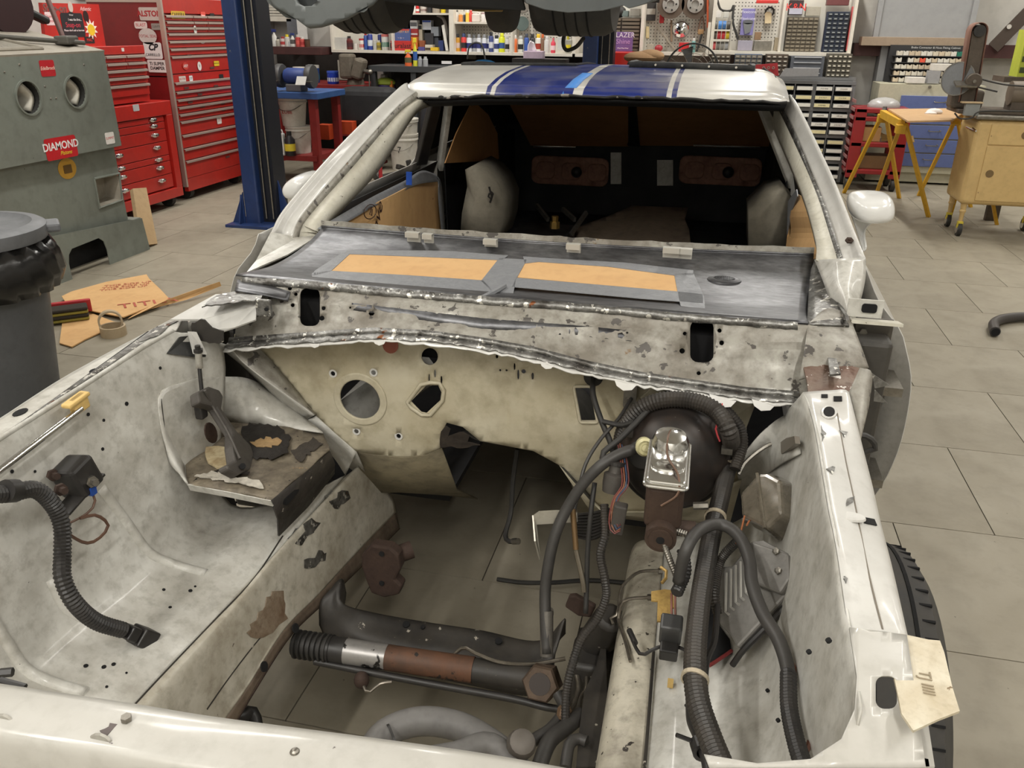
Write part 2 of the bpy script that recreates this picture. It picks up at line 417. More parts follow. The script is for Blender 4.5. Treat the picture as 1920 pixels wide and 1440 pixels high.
# ---- cowl top: rear edge, two inner rows of the trough, front weld seam
rear = UZ([(600, 433), (690, 440), (780, 447), (920, 457), (1075, 467), (1270, 477), (1400, 482), (1525, 487)], .968)
front = UZ([(442, 516), (560, 527), (700, 541), (940, 560), (1100, 572), (1300, 590), (1400, 598), (1515, 607)], SEAMZ)
row1 = [a.lerp(b, .26) - V((0, 0, .020)) for a, b in zip(rear, front)]
row2 = [a.lerp(b, .62) - V((0, 0, .024)) for a, b in zip(rear, front)]
mb = MB().loft([[p + V((0, .012, .012)) for p in rear], rear, row1, row2, front], 60, 6)
lab(mb.build('cowl_top_panel', BARE, car, smooth=2, solid=.004), 'bare ground-steel cowl panel below the windscreen opening')
cow_n = (rear[4] - front[4]).cross(V((1, .02, 0))).normalized()
def cow(x, y, h=.0):
    p0 = (rear[4] + front[4]) / 2 + V((0, 0, -.0195 + h)); return UP(x, y, p0, cow_n)
# pinch flange with clips along the windscreen base
mb = MB(); mb.grid([[p + V((0, .012, .010)) for p in resample(rear, 40)], [p + V((0, .014, .026 + random.uniform(-.002, .002))) for p in resample(rear, 40)]])
mb.build('windscreen_pinch_flange', PATCH, car, solid=.003)
for cx, cy, wd in [(776, 441, .036), (804, 444, .026), (921, 454, .034), (1076, 463, .034), (1260, 470, .042), (1286, 472, .030)]:
    b = U(cx, cy, Y=1.955)
    mb = MB().obox(b + V((0, 0, -.004)), (wd, .003, .026)); mb.obox(b + V((0, -.008, .009)), (wd, .016, .002)); mb.obox(b + V((0, -.016, .003)), (wd, .002, .012))
    mb.build('windscreen_clip', M('clip_pale', C(186, 184, 176), .4, .3), car)
# ---- cowl front face with its two slots
def yseam(x): return interp(x, SPC)
def ylip(x): return interp(x, LIP)
YS = [(430, 1.55), (560, 1.585), (1300, 1.59), (1510, 1.59)]
def cowface(x, y):
    t = (y - yseam(x)) / (ylip(x) - yseam(x)); s = U(x, yseam(x), Z=SEAMZ).y
    prof = interp(t, [(-.2, -.01), (0, 0), (.12, .06), (.30, .20), (.36, .40), (.46, .46), (.62, .52), (1, 1), (1.2, 1.2)])
    return U(x, y, Y=lerp(s, 1.495, prof))
out = [(x, yseam(x) + 2) for x in range(452, 1552, 20)] + [(1548, 640), (1540, 700), (1530, 744)] + [(x, ylip(x)) for x in range(1500, 425, -20)]
h1 = rrect(563, 540, 600, 612, 13); h2 = rrect(1294, 600, 1338, 680, 15)
smallh = [ell(555, 552, 3.5), ell(549, 572, 4), ell(607, 578, 4), ell(604, 597, 5), ell(544, 541, 4), ell(1284, 626, 4), ell(1279, 658, 5), ell(1349, 620, 4), ell(1353, 643, 4.5), ell(697, 588, 6, 5, 6), ell(1164, 629, 7, 6, 5), ell(1310, 700, 4), ell(657, 577, 2), ell(1176, 624, 2)]
lab(sheet(out, [h1, h2] + smallh, cowface, 14).build('cowl_front_panel', PATCH, car, smooth=1, solid=.003), 'half-stripped cowl face with two black slots and drilled holes')
# scraped upper band and weld line along the seam
def band(pa, pb, mt, name, d=.0015, n=110, jit=.0011, ofs=V((0, -.002, .003))):
    A = resample(pa, n); B = resample(pb, n)
    A = [a + V((0, random.uniform(-jit, jit), random.uniform(-jit, jit))) + ofs for a in A]; B = [b + V((0, random.uniform(-jit, jit), random.uniform(-jit, jit))) + ofs for b in B]
    Mi = [(a + b) / 2 + V((0, -random.uniform(0, jit), random.uniform(0, jit))) for a, b in zip(A, B)]
    return MB().grid([A, Mi, B]).build(name, mt, car, smooth=2, solid=d)
band([cowface(x, yseam(x) + 0) for x in range(455, 1520, 40)], [cowface(x, yseam(x) + 15) for x in range(455, 1520, 40)], BARED, 'weld_seam')
band([cowface(x, yseam(x) + interp(x, [(600, 30), (900, 40)])) for x in range(660, 1290, 30)], [cowface(x, yseam(x) + interp(x, [(600, 42), (900, 60)])) for x in range(660, 1290, 30)], BARE, 'ground_metal_strip', .001, jit=.0004, ofs=V((0, -.0006, .0008)))
# lip where the hood seal ran
def lipat(x, dy=0): return U(x, ylip(x) + dy, Y=1.492)
for nm, a, b, mt, fw in [('cowl_lip_upper', -8, 0, BARED, -.006), ('cowl_lip_flange', -1, 5, BARED, -.022), ('cowl_lip_edge', 4, 10, PAINT, -.026)]:
    xs = list(range(430, 1510, 12)); r1 = [lipat(x, a) + V((0, 0, 0)) for x in xs]; r2 = [lipat(x, b + random.uniform(-2, 3.5)) + V((0, fw, .0)) for x in xs]
    MB().grid([r1, r2]).build(nm, mt, car, smooth=2, solid=.0025)
for x, s_ in [(1030, 14), (1175, 22), (1355, 26), (1430, 22), (600, 12), (720, 14)]:
    MB().prism([(-s_ / 1000, 0), (s_ / 1000, 0), (s_ / 1400, -s_ / 1900), (0, -s_ / 1300), (-s_ / 1500, -s_ / 2000)], frame4(lipat(x, 8) + V((0, -.024, 0)), (1, 0, interp(x, [(700, .1), (1000, -.18)])), (0, .5, 1)), .0015).build('lip_tab', PAINT, car)
# dark plenum behind the slots
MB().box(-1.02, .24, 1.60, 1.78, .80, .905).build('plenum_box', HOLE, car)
# hole in the cowl top with its raised ring
c = cow(1358, 523, .002); MB().lathe([(.024, -.002), (.033, .001), (.034, .004), (.027, .007), (.022, .003)], c, cow_n, 28, 1.15, .8).build('wiper_pivot_ring', BARE, car, smooth=1)
MB().lathe([(.021, -.002), (.021, .0055)], c, cow_n, 24, 1.15, .8).build('wiper_pivot_hole', HOLE, car)
c = cow(1538, 572, .004); MB().lathe([(.012, 0), (.012, .003)], c, cow_n, 18, 1.2, .7).build('cowl_drain_hole', HOLE, car)
# ---- cardboard and duct tape over the cowl vents
for nm, q, lb in [('vent_cardboard', [(655, 477), (800, 482), (936, 488), (906, 527), (760, 517), (620, 509)], 'cardboard sheet taped over the cowl vent, left of the centre tape'),
                  ('vent_cardboard', [(984, 493), (1006, 493), (1010, 488), (1140, 499), (1268, 516), (1271, 548), (1120, 535), (968, 521)], 'cardboard sheet taped over the cowl vent, right of the centre tape')]:
    tag(MB().add([cow(x, y, .006) for x, y in q], [tuple(range(len(q)))]).build(nm, CARDB, None, solid=.004), lb, 'cardboard')
tp = thing('duct_tape_mask', 'grey duct tape framing the two cowl cardboard sheets', 'tape', (-.39, 1.75, .93))
for q in [[(640, 476), (800, 482), (941, 488), (960, 474), (800, 470), (655, 470)], [(655, 477), (620, 509), (585, 518), (590, 508), (640, 475)], [(585, 512), (620, 508), (760, 516), (906, 526), (925, 546), (890, 549), (760, 538), (585, 527)],
          [(936, 484), (988, 487), (968, 523), (962, 552), (925, 550), (902, 527)], [(980, 478), (1010, 480), (1140, 489), (1300, 507), (1300, 517), (1268, 517), (1140, 500), (1010, 491), (984, 494)],
          [(968, 521), (1120, 534), (1271, 547), (1318, 552), (1318, 569), (1200, 560), (960, 538)], [(1264, 514), (1300, 512), (1320, 556), (1322, 580), (1276, 574), (1270, 545)]]:
    MB().add([cow(x, y, .0085) for x, y in q], [tuple(range(len(q)))]).build('tape_strip', DUCT, tp, solid=.0012)
MB().tube([cow(946, 536, .012), cow(925, 548, .016), cow(898, 562, .014)], .006, 6).build('tape_tail', DUCT, tp, smooth=1)

# ---- firewall
def fw(x, y):
    Yd = 1.565
    bul = 0
    for cx, cy, rx, ry, h in [(880, 740, 30, 90, -.006), (948, 770, 10, 75, .008)]:
        bul += h * math.exp(-((x - cx) / rx) ** 4 - ((y - cy) / ry) ** 4)
    low = max(0, (y - 790) / 100)
    return U(x, y, Y=Yd + bul + .03 * low * low)
bottom = [(1400, 800), (1390, 900), (1260, 960), (1130, 960), (1095, 925), (1050, 872), (1000, 845), (900, 826), (868, 800), (838, 792), (826, 815), (828, 838), (800, 852), (760, 858), (700, 852), (655, 842), (600, 790), (520, 690), (440, 640)]
out = [(x, ylip(x) - 14) for x in range(440, 1440, 30)] + bottom
fh = [ell(676, 748, 41, 43), ell(806, 668, 15.5, 16), rrect(1078, 726, 1106, 788, 3, 2, .18),
      [(771, 752), (800, 722), (822, 722), (828, 735), (826, 750), (800, 774), (790, 772)],
      ell(504, 688, 4), ell(625, 700, 5), ell(701, 698, 5), ell(669, 808, 5), ell(748, 817, 6), ell(982, 696, 4)]
for x, y, a, b in [(932, 668, 2.5, 4), (977, 672, 2, 6), (965, 687, 1.8, 7), (972, 702, 2, 10), (999, 705, 2.5, 7), (938, 694, 2, 2.5), (950, 694, 2.5, 2), (816, 700, 2, 8), (805, 708, 1.6, 8), (828, 712, 2, 8), (1041, 687, 2.5, 3.5)]: fh.append(ell(x, y, a, b, 8))
lab(sheet(out, fh, fw, 14).build('firewall', CREAM, car, smooth=1, solid=.003), 'cream-aged firewall with round and diamond openings')
def rim(px, r, fn, name='opening_rim', mt=CREAM, d=-.004):
    p = [fn(x, y) + V((0, d, 0)) for x, y in px]; p.append(p[0]); MB().sweep(p + [p[1]], r, 8, False).build(name, mt, car, smooth=2)
MB().ring(fw(676, 748) + V((0, .001, 0)), (0, -1, .0), .064, .047, .006, 40).build('opening_flange', CREAM, car, bevel=.003); rim([(765, 753), (790, 720), (808, 716), (825, 717), (833, 730), (831, 750), (808, 777), (792, 777), (772, 763)], .0045, fw)
rim(rrect(1076, 723, 1109, 791, 4, 2, .18), .0035, fw)
for x, y in [(625, 700), (701, 698), (669, 808), (748, 817)]: MB().ring(fw(x, y) + V((0, .0, 0)), (0, -1, .1), .0095, .0055, .0025, 16).build('weld_nut_ring', PAINT, car)
p = fw(733, 647); MB().lathe([(.016, 0), (.018, .003), (.013, .004)], p, (0, -1, .2), 20).build('red_plug', P(150, 84, 66, rough=.6), car)
# inside of the openings: heater duct and floor seen through
MB().cyl((-.86, 1.72, .52), (-.62, 1.80, .70), .05).build('duct_stub', PAINTD, car, smooth=1)
# right firewall: stamped pocket and mount bracket
pp = [U(x, y, Y=1.555) for x, y in [(1200, 745), (1225, 722), (1400, 745), (1410, 760), (1370, 785), (1230, 790)]]
MB().add(pp, [tuple(range(6))]).build('stamped_pocket', CREAM, car, solid=.006, bevel=.002)
mb = MB(); c = U(1183, 722, Y=1.55); mb.prism(rrect(-.013, -.052, .013, .012, .010), frame4(c, (1, 0, 0), (0, .1, 1)), .004); mb.build('cable_bracket', STEELB, car)
for x, y in [(1183, 723), (1178, 747)]: MB().lathe([(.007, 0), (.007, .006), (.0035, .006), (.0035, .010)], U(x, y, Y=1.547), (0, -1, 0), 6).build('bolt', STEELB, car)
# ---- toe boards, tunnel and floor pan
mb = MB()
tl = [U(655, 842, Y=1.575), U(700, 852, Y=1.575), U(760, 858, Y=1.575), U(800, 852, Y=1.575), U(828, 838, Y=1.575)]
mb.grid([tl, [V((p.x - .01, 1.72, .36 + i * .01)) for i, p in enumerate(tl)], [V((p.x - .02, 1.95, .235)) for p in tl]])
mb.build('toe_board', M('toe_board_shaded', C(128, 119, 96), .5, g=C(70, 63, 50), ga=.8, gs=6), car, smooth=2, solid=.004)  # dirty cream, darkened in the colour for the shade under the firewall
tr = [U(1050, 872, Y=1.59), U(1095, 925, Y=1.6), U(1130, 960, Y=1.61), U(1260, 960, Y=1.6), U(1390, 900, Y=1.58)]
mb = MB(); mb.grid([tr, [V((p.x, 1.74, .38 - (.0 if i else -.1))) for i, p in enumerate(tr)], [V((p.x, 1.95, .235)) for p in tr]]); mb.build('toe_board', CREAM, car, smooth=2, solid=.004)
# tunnel mouth flange
arc = [U(x, y, Y=1.585) for x, y in [(800, 852), (828, 836), (862, 812), (900, 826), (960, 836), (1000, 843), (1040, 862), (1075, 900), (1110, 940)]]
arc2 = [V((lerp(p.x, -.40, .1), p.y + .16, max(.3, p.z - .045))) for p in arc]; arc3 = [V((lerp(p.x, -.40, .2), 2.3, max(.26, p.z - .15))) for p in arc]
MB().loft([arc, arc2, arc3], 30, 4).build('transmission_tunnel', M('tunnel_dark', C(58, 56, 50), .7, g=C(36, 34, 31), ga=.6, gs=9), car, smooth=2, solid=.004)
tear = jag([(827, 838), (829, 808), (838, 794), (848, 800), (842, 815), (862, 806), (884, 812), (878, 824), (900, 830), (870, 836), (848, 834)], 2, 8)
MB().add([fw(x, y) + V((0, -.008, 0)) for x, y in tear], [tuple(range(len(tear)))]).build('torn_tunnel_lip', M('torn_dark', C(52, 44, 36), .7, g=C(24, 20, 17), ga=.8, gs=30), car, solid=.003)
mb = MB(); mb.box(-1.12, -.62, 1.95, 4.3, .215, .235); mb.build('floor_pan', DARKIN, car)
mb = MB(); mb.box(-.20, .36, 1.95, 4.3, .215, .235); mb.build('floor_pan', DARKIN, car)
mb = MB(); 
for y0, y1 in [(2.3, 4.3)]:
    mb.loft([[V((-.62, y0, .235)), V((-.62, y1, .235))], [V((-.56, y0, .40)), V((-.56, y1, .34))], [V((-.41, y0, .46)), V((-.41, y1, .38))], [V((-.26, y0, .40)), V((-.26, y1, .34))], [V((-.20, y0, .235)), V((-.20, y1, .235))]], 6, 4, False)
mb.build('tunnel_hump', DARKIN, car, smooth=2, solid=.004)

# ---- passenger-side apron (photo left)
La = UZ([(-60, 818, .866), (0, 785, .87), (130, 702, .878), (300, 610, .886), (350, 585, .888)])
La2 = [p + V((-.004, 0, -.05)) for p in La]
Lb = UX([(-60, 868, -1.025), (0, 830, -1.025), (150, 735, -1.02), (265, 660, -1.015), (330, 622, -1.01)])
Lm = UX([(-80, 1015, -1.0), (60, 930, -1.005), (200, 830, -1.0), (330, 730, -.985), (420, 660, -.97)])
Lc = UX([(-60, 1330, -.955), (62, 1236, -.955), (187, 1127, -.95), (317, 1018, -.945), (420, 930, -.94)])
Ld = UX([(140, 1372, -.845), (253, 1242, -.835), (338, 1168, -.825), (410, 1105, -.815), (500, 1000, -.80), (560, 930, -.79)])
Le = UX([(190, 1385, -.80), (300, 1268, -.795), (400, 1165, -.785), (490, 1065, -.775), (560, 990, -.77), (650, 890, -.765)])
Le2 = UX([(250, 1385, -.775), (350, 1255, -.772), (450, 1140, -.765), (530, 1040, -.755), (600, 960, -.75), (690, 870, -.745)])
Lf = UX([(370, 1375, -.752), (450, 1280, -.75), (520, 1170, -.742), (590, 1095, -.735), (660, 1010, -.73), (735, 930, -.725)])
Lf0 = Lf
Lg = UX([(420, 1395, -.735), (475, 1300, -.735), (545, 1192, -.73), (610, 1128, -.725), (680, 1060, -.72), (750, 990, -.715)])
apo = lab(MB().loft([La, [a.lerp(b, .9) + V((0, 0, .002)) for a, b in zip(resample(La, 8), resample(Lb, 8))], Lb, Lm, Lc, Ld, Le], 60, 7).build('inner_fender', PAINTD, car, smooth=2, solid=.003, off=-1), 'grimy white inner fender with dents on the passenger side'); AP = surf(apo)
MB().loft([La, La2], 30, 3).build('fender_rail_flange', PAINT, car, smooth=2, solid=.003)
Lf = [a.lerp(b, .5) for a, b in zip(Lf, Lg)]
fro = lab(MB().loft([Le, Le2, Lf0, Lf], 50, 6).build('frame_rail', M('rail_stained', C(198, 194, 182), .38, g=C(132, 122, 102), ga=.8, gs=8, gp=.5, s=C(72, 60, 54), st=.70, ss=30, coat=.15), car, smooth=2, solid=.004, off=-1), 'cream-stained frame rail'); FR = surf(fro, apo)
MB().tube([FR(x, y, .0) for x, y in [(235, 1340), (300, 1270), (400, 1165), (478, 1082), (530, 1005)]], .0016, 6).build('rail_seam', BLACKG, car)
patch('rust_pocket', jag([(462, 1185), (482, 1150), (512, 1106), (526, 1110), (534, 1135), (536, 1160), (510, 1182), (484, 1200)], 5, 9), FR, M('rust_pocket', C(150, 136, 118), .45, .1, g=C(100, 72, 50), ga=.9, gs=18), car)
MB().tube([FR(x, y, 0) for x, y in [(388, 1330), (430, 1270), (480, 1205), (520, 1160)]], .0015, 6).build('rail_seam', BLACKG, car)
for q in [[(540, 1010), (580, 975), (600, 985), (560, 1020)], [(610, 935), (640, 915), (655, 935), (625, 955)], [(565, 1060), (600, 1030), (615, 1040), (580, 1068)]]: patch('bare_scrape', jag(q, 5, 9), FR, BARED, car)
MB().loft([Lf, Lg], 60, 3).build('frame_rail_flange', M('flange_brown', C(112, 98, 84), .5, .1, g=C(72, 60, 50), ga=.8, gs=14), car, smooth=2, solid=.004, off=-1)
MB().loft([[p + V((-.10, 0, -.03)) for p in Lg], Lg], 30, 2).build('frame_rail_floor', RUSTB, car, smooth=2, solid=.004)
for x, y in [(494, 1250), (553, 1178)]: MB().lathe([(.010, 0), (.010, .003)], U(x, y, X=-.726), (1, 0, .35), 18).build('flange_hole', HOLE, car)
# pressed ribs and drain holes on the trough floor
for x, y, r_ in [(307, 1106, 4), (357, 1108, 5), (319, 1139, 4), (161, 1249, 5), (195, 1251, 5), (213, 1246, 4.5), (366, 1100, 3), (237, 1262, 2.5), (200, 1288, 3)]:
    MB().lathe([(r_ * .00075, 0), (r_ * .00075, .001)], AP(x, y, .0003), AP.n(x, y), 12).build('drain_hole', HOLE, car)
for x, y, r_ in [(165, 777, 4), (194, 788, 3.5), (300, 690, 4), (237, 757, 5), (192, 842, 4), (22, 884, 4), (65, 884, 3)]:
    MB().lathe([(r_ * .0008, 0), (r_ * .0008, .001)], AP(x, y, .0003), AP.n(x, y), 12).build('apron_hole', HOLE, car)
# oval cut-outs on the rail top
for q in [ell(38, 774, 16, 5, 12, -22), ell(175, 696, 8, 3, 12, -20), ell(286, 622, 15, 5, 12, -32)]:
    patch('rail_cutout', q, AP, HOLE, car, .001)
q = jag([(262, 645), (300, 606), (340, 584), (372, 575), (340, 600), (318, 612), (300, 628)], 2, 9)
patch('stripped_patch', q, AP, BARED, car, .002)
for pts in [[(190, 915), (235, 975), (280, 1035), (330, 1058), (385, 1074)], [(95, 1085), (120, 1135), (160, 1160), (225, 1184)], [(-20, 1150), (20, 1215), (50, 1255), (100, 1280), (160, 1298)]]: MB().tube([AP(x, y, -.004) for x, y in pts], .011, 10).build('pressed_rib', PAINTD, car, smooth=2)
MB().tube([AP(x, y, 0) for x, y in [(300, 738), (312, 830), (325, 870), (350, 907)]], .0018, 6).build('panel_seam', BLACKG, car)
# strut tower: top plate, burnt patch, char face, outer skin
def tow(x, y): return U(x, y, Z=.642)
plate = [(300, 738), (388, 712), (440, 760), (520, 800), (604, 812), (618, 846), (560, 896), (508, 937), (430, 922), (350, 908), (325, 866)]
def tower(x, y):
    t = max(0, min(1, (y - 700) / 130)); a = U(x, y, X=-.975); b = tow(x, y)
    k = interp(x - (y - 790) * -.2, [(300, 0), (330, .25), (380, .75), (420, 1)]) if y > 780 else interp(y + (x - 400) * .12, [(700, 0), (740, .08), (800, .8), (812, 1)])
    return a.lerp(b, k)
# top plate and its walls
top = [(352, 908), (430, 922), (508, 938), (560, 896), (618, 846), (606, 812), (520, 800), (440, 790), (385, 800), (345, 850)]
o = sheet(top, [], lambda x, y: tow(x, y) + V((0, 0, .004 * math.sin(x * .05) * math.cos(y * .07))), 12).build('strut_tower_top', BURN, car, smooth=1, solid=.004); lab(o, 'burnt blistered strut tower top')
skin_t = [AP(*q, .002) for q in [(318, 870), (300, 800), (298, 738), (340, 718), (388, 708)]] + UX([(470, 712, -.958), (545, 762, -.90)])
skin_m = [AP(*q, .004) for q in [(330, 880), (315, 815), (318, 770), (350, 752), (392, 745)]] + UX([(470, 752, -.937), (556, 786, -.875)])
skin_b = UZ([(352, 908, .643), (345, 880, .644), (350, 845, .645), (365, 815, .645), (395, 798, .645), (450, 791, .645), (606, 812, .645)])
MB().loft([skin_t, skin_b], 30, 5).build('strut_tower_skin', PAINTD, car, smooth=2, solid=.003)
fr = [tow(352, 908), tow(430, 922), tow(508, 938)]
MB().grid([fr, [p + V((0, .006, -.016)) for p in fr]]).build('strut_tower_front', PAINTD, car, solid=.003)
inn = [tow(508, 938), tow(560, 896), tow(618, 846)]; inn2 = [U(522, 1005, X=-.765), U(578, 948, X=-.76), U(626, 888, X=-.755)]
MB().grid([inn, [(a + b) / 2 + V((.006, 0, 0)) for a, b in zip(inn, inn2)], inn2]).build('strut_tower_side', BURND, car, smooth=2, solid=.004)
for x, y in [(604, 868), (538, 920)]:
    q = rrect(-.028, -.007, .028, .007, .006); MB().prism(q, frame4(U(x, y + 8, X=-.742), (0, 1, .04), (0, 0, 1)), .012).build('slot_hole', HOLE, car)
q = jag(ell(412, 864, 30, 21, 14, 18), 3, 9); MB().add([tow(x, y) + V((0, 0, .006)) for x, y in q], [tuple(range(len(q)))]).build('yellowed_sealer_patch', M('sealer', C(206, 194, 160), .5, g=C(150, 122, 84), ga=.8, gs=24), car, solid=.004)
for cc_, q in [((34, 29, 25), [(452, 812), (470, 800), (520, 806), (548, 826), (540, 852), (508, 868), (478, 866), (462, 846)]), ((168, 138, 96), [(470, 838), (500, 826), (530, 830), (520, 840), (488, 848)]), ((196, 190, 178), [(362, 897), (430, 910), (496, 922), (488, 908), (450, 900), (400, 890)]), ((40, 34, 29), [(400, 890), (440, 884), (470, 892), (440, 900)]), ((60, 54, 48), [(545, 850), (590, 826), (604, 838), (560, 872)])]: patch('burn_mark', jag(q, 3.5, 6), lambda x, y, h: tow(x, y) + V((0, 0, h)), M('burn%d' % cc_[0], C(*cc_), .6, g=tuple(c * .5 for c in C(*cc_)), ga=.7, gs=40, bump=.4, bs=90), car, .0075 if cc_[0] != 168 else .009)
q = ell(388, 812, 11, 20, 14, -15); MB().add([U(x, y, X=-.953) + V((.012, -.004, .004)) for x, y in q], [tuple(range(14))]).build('tower_side_hole', RUSTB, car, solid=.003)
# diagonal brace panel beside the firewall
d1 = UY([(430, 648, 1.50), (470, 690, 1.50), (590, 778, 1.53)]); d2 = UY([(480, 648, 1.552), (520, 690, 1.556), (592, 778, 1.56)])
MB().loft([d1, d2], 20, 3).build('corner_gusset', PATCH, car, smooth=2, solid=.003)
d3 = UY([(592, 780, 1.55), (630, 815, 1.55), (668, 848, 1.555)]); d4 = UX([(560, 795, -.86), (620, 850, -.80), (648, 890, -.765)])
MB().loft([d3, d4], 20, 3).build('lower_corner_panel', PAINTD, car, smooth=2, solid=.003)
d0 = UX([(400, 640, -1.0), (470, 700, -.965), (560, 795, -.88)]); MB().loft([d1, [(a + b) / 2 for a, b in zip(resample(d1, 6), resample(d0, 6))], d0], 20, 3).build('rear_apron_panel', PAINTD, car, smooth=2, solid=.003)
d5 = UX([(560, 795, -.88), (618, 846, -.80), (640, 900, -.765)]); d6 = UX([(640, 860, -.79), (660, 880, -.77), (690, 895, -.745)])
MB().loft([d3, d6], 12, 2).build('rail_corner_panel', PAINTD, car, smooth=2, solid=.003)
# upper corner box of the cowl on the passenger side (torn white end)
bx_t = [U(320, 600, Z=.90), U(405, 553, Z=.925), U(490, 552, Z=.935), U(480, 575, Z=.92), U(380, 600, Z=.905)]
MB().add(bx_t, [tuple(range(5))]).build('cowl_corner_top', PAINT, car, solid=.004)
bf = [U(380, 600, Z=.905), U(482, 574, Z=.92), U(480, 600, Y=1.45), U(440, 615, Y=1.44), U(400, 628, Y=1.42), U(375, 622, Y=1.41)]
MB().add(bf, [tuple(range(6))]).build('cowl_corner_face', PAINT, car, solid=.004)
q = jag([(360, 604), (384, 598), (400, 615), (418, 622), (420, 640), (395, 645), (378, 640), (362, 625)], 2.5, 8); MB().add([U(x, y, Y=1.405) for x, y in q], [tuple(range(len(q)))]).build('torn_metal_edge', BLACKG, car, solid=.004)
q = jag([(405, 556), (430, 548), (494, 551), (488, 562), (455, 565), (420, 572), (380, 575)], 2, 8); MB().add([U(x, y, Z=.938) for x, y in q], [tuple(range(len(q)))]).build('stripped_corner', BARED, car, solid=.003)
mb = MB().obox(U(495, 577, Y=1.47), (.034, .01, .036)); mb.build('welded_tab', BARED, car, bevel=.002); MB().cyl(U(499, 580, Y=1.463), U(499, 580, Y=1.459), .004).build('tab_hole', HOLE, car)
MB().loft([UZ([(445, 525, .945), (500, 535, .94), (545, 548, .935)]), UY([(440, 545, 1.52), (500, 555, 1.52), (540, 565, 1.54)])], 14, 3).build('cowl_end_plate', BARE, car, smooth=2, solid=.003)
# hood hinge with its bracket and gas strut rod
BR = M('bracket_black', C(50, 51, 52), .45, .2, g=C(78, 76, 72), ga=.4, gs=22)
b0 = U(385, 668, Y=1.33)
tri = [U(313, 663, X=-1.0), U(336, 632, X=-1.0), U(356, 630, X=-1.0), U(362, 668, X=-.98)]
mb = MB().add(tri, [(0, 1, 2, 3)]); mb.add([tri[0], tri[3], U(386, 668, X=-.965), U(378, 660, X=-.985)], [(0, 1, 2, 3)]); hb = mb.build('hinge_bracket', BR, car, solid=.004)
mb = MB(); wc = [U(354, 622, X=-.985), U(366, 622, X=-.975), U(386, 664, X=-.965), U(364, 664, X=-.975)]; mb.add(wc, [(0, 1, 2, 3)]); mb.build('hinge_post', PAINT, car, solid=.012)
pts = [U(372, 662, X=-.965), U(374, 690, X=-.965), U(378, 732, X=-.96)]
MB().cyl(pts[0], pts[1], .007, .0075).build('strut_collar', PATCH, car, smooth=1); MB().cyl(pts[1], pts[2], .0042).build('strut_rod', BLKP, car, smooth=1)
MB().lathe([(.010, 0), (.010, .006), (.006, .006), (.006, .014)], U(372, 660, X=-.965), (0, 0, 1), 6).build('bolt', BLKP, car)
RUBG = M('hinge_arm_grey', C(78, 74, 70), .6, g=C(58, 54, 50), ga=.5, gs=20)
def pq(l, X): return [U(x, y, X=X) for x, y in l]
arm = [U(x, y, X=interp(y, [(728, -.945), (765, -.935), (830, -.88), (895, -.835)])) for x, y in ([(363, 738), (384, 728), (404, 735), (411, 747), (408, 770), (436, 812), (462, 838), (470, 860), (462, 884), (440, 894), (420, 884), (416, 876), (432, 868), (428, 840), (428, 815), (398, 768), (388, 765), (366, 760)])]
MB().add(arm, [tuple(range(len(arm)))]).build('hood_hinge_arm', RUBG, car, solid=.022, bevel=.004)
MB().cyl(U(455, 874, X=-.838), U(455, 874, X=-.828), .006).build('pivot_hole', HOLE, car)
MB().sweep(spline([U(384, 732, X=-.93), U(400, 764, X=-.925), U(428, 812, X=-.88), U(450, 860, X=-.84)], .01), .003, 6).build('arm_rib', RUBG, car)
MB().obox(U(376, 765, X=-.95), (.018, .022, .045)).build('hinge_block', BLKP, car, bevel=.004)
# hood prop rod in its yellow clip
MB().cyl(U(-40, 912, X=-.985), U(152, 766, X=-.985), .0055, n=12).build('hood_prop_rod', CHROME, car, smooth=1)
YC = M('yellow_nylon', C(216, 184, 116), .5, g=C(180, 146, 82), ga=.4, gs=30)
c = U(148, 757, X=-.99); R = rotm(U(152, 766, X=-.985) - U(-40, 912, X=-.985))
mb = MB().obox(c, (.014, .028, .034), R); mb.obox(c + R @ V((0, .01, -.004)), (.02, .008, .05), R); mb.build('prop_rod_clip', YC, car, bevel=.003)
# starter relay
RL = U(144, 893, X=-.965); R = Matrix.Rotation(math.radians(12), 3, 'X') @ Matrix.Rotation(math.radians(-8), 3, 'Y')
rb = MB().obox(RL, (.05, .052, .056), R).build('starter_relay', BLKP, car, bevel=.006); lab(rb, 'black starter relay with brass studs')
MB().obox(U(150, 924, X=-.955), (.03, .095, .004), Matrix.Rotation(math.radians(14), 3, 'X')).build('relay_plate', BLKP, rb)
for x, y, m_ in [(112, 917, RUSTB), (170, 902, STEELB), (98, 890, RUSTB)]:
    p = U(x, y, X=-.94 if x > 100 else -.985); MB().lathe([(.010, 0), (.010, .008), (.006, .008), (.006, .020)], p, (1, -.5, .2), 6).build('terminal_stud', m_, rb)
MB().obox(U(173, 920, X=-.938), (.008, .012, .014)).build('blue_terminal', P(34, 72, 150, rough=.4), rb)
mb = MB(); mb.tube([U(174, 926, X=-.938), U(178, 945, X=-.935), U(160, 965, X=-.94), U(128, 982, X=-.945)], .002, 6); mb.tube([U(150, 972, X=-.94), U(180, 966, X=-.93), U(203, 985, X=-.925), U(185, 1010, X=-.93), U(160, 1018, X=-.935), U(125, 1000, X=-.94)], .0028, 6)
mb.build('brown_wire', P(96, 70, 56, rough=.5), rb, smooth=1)
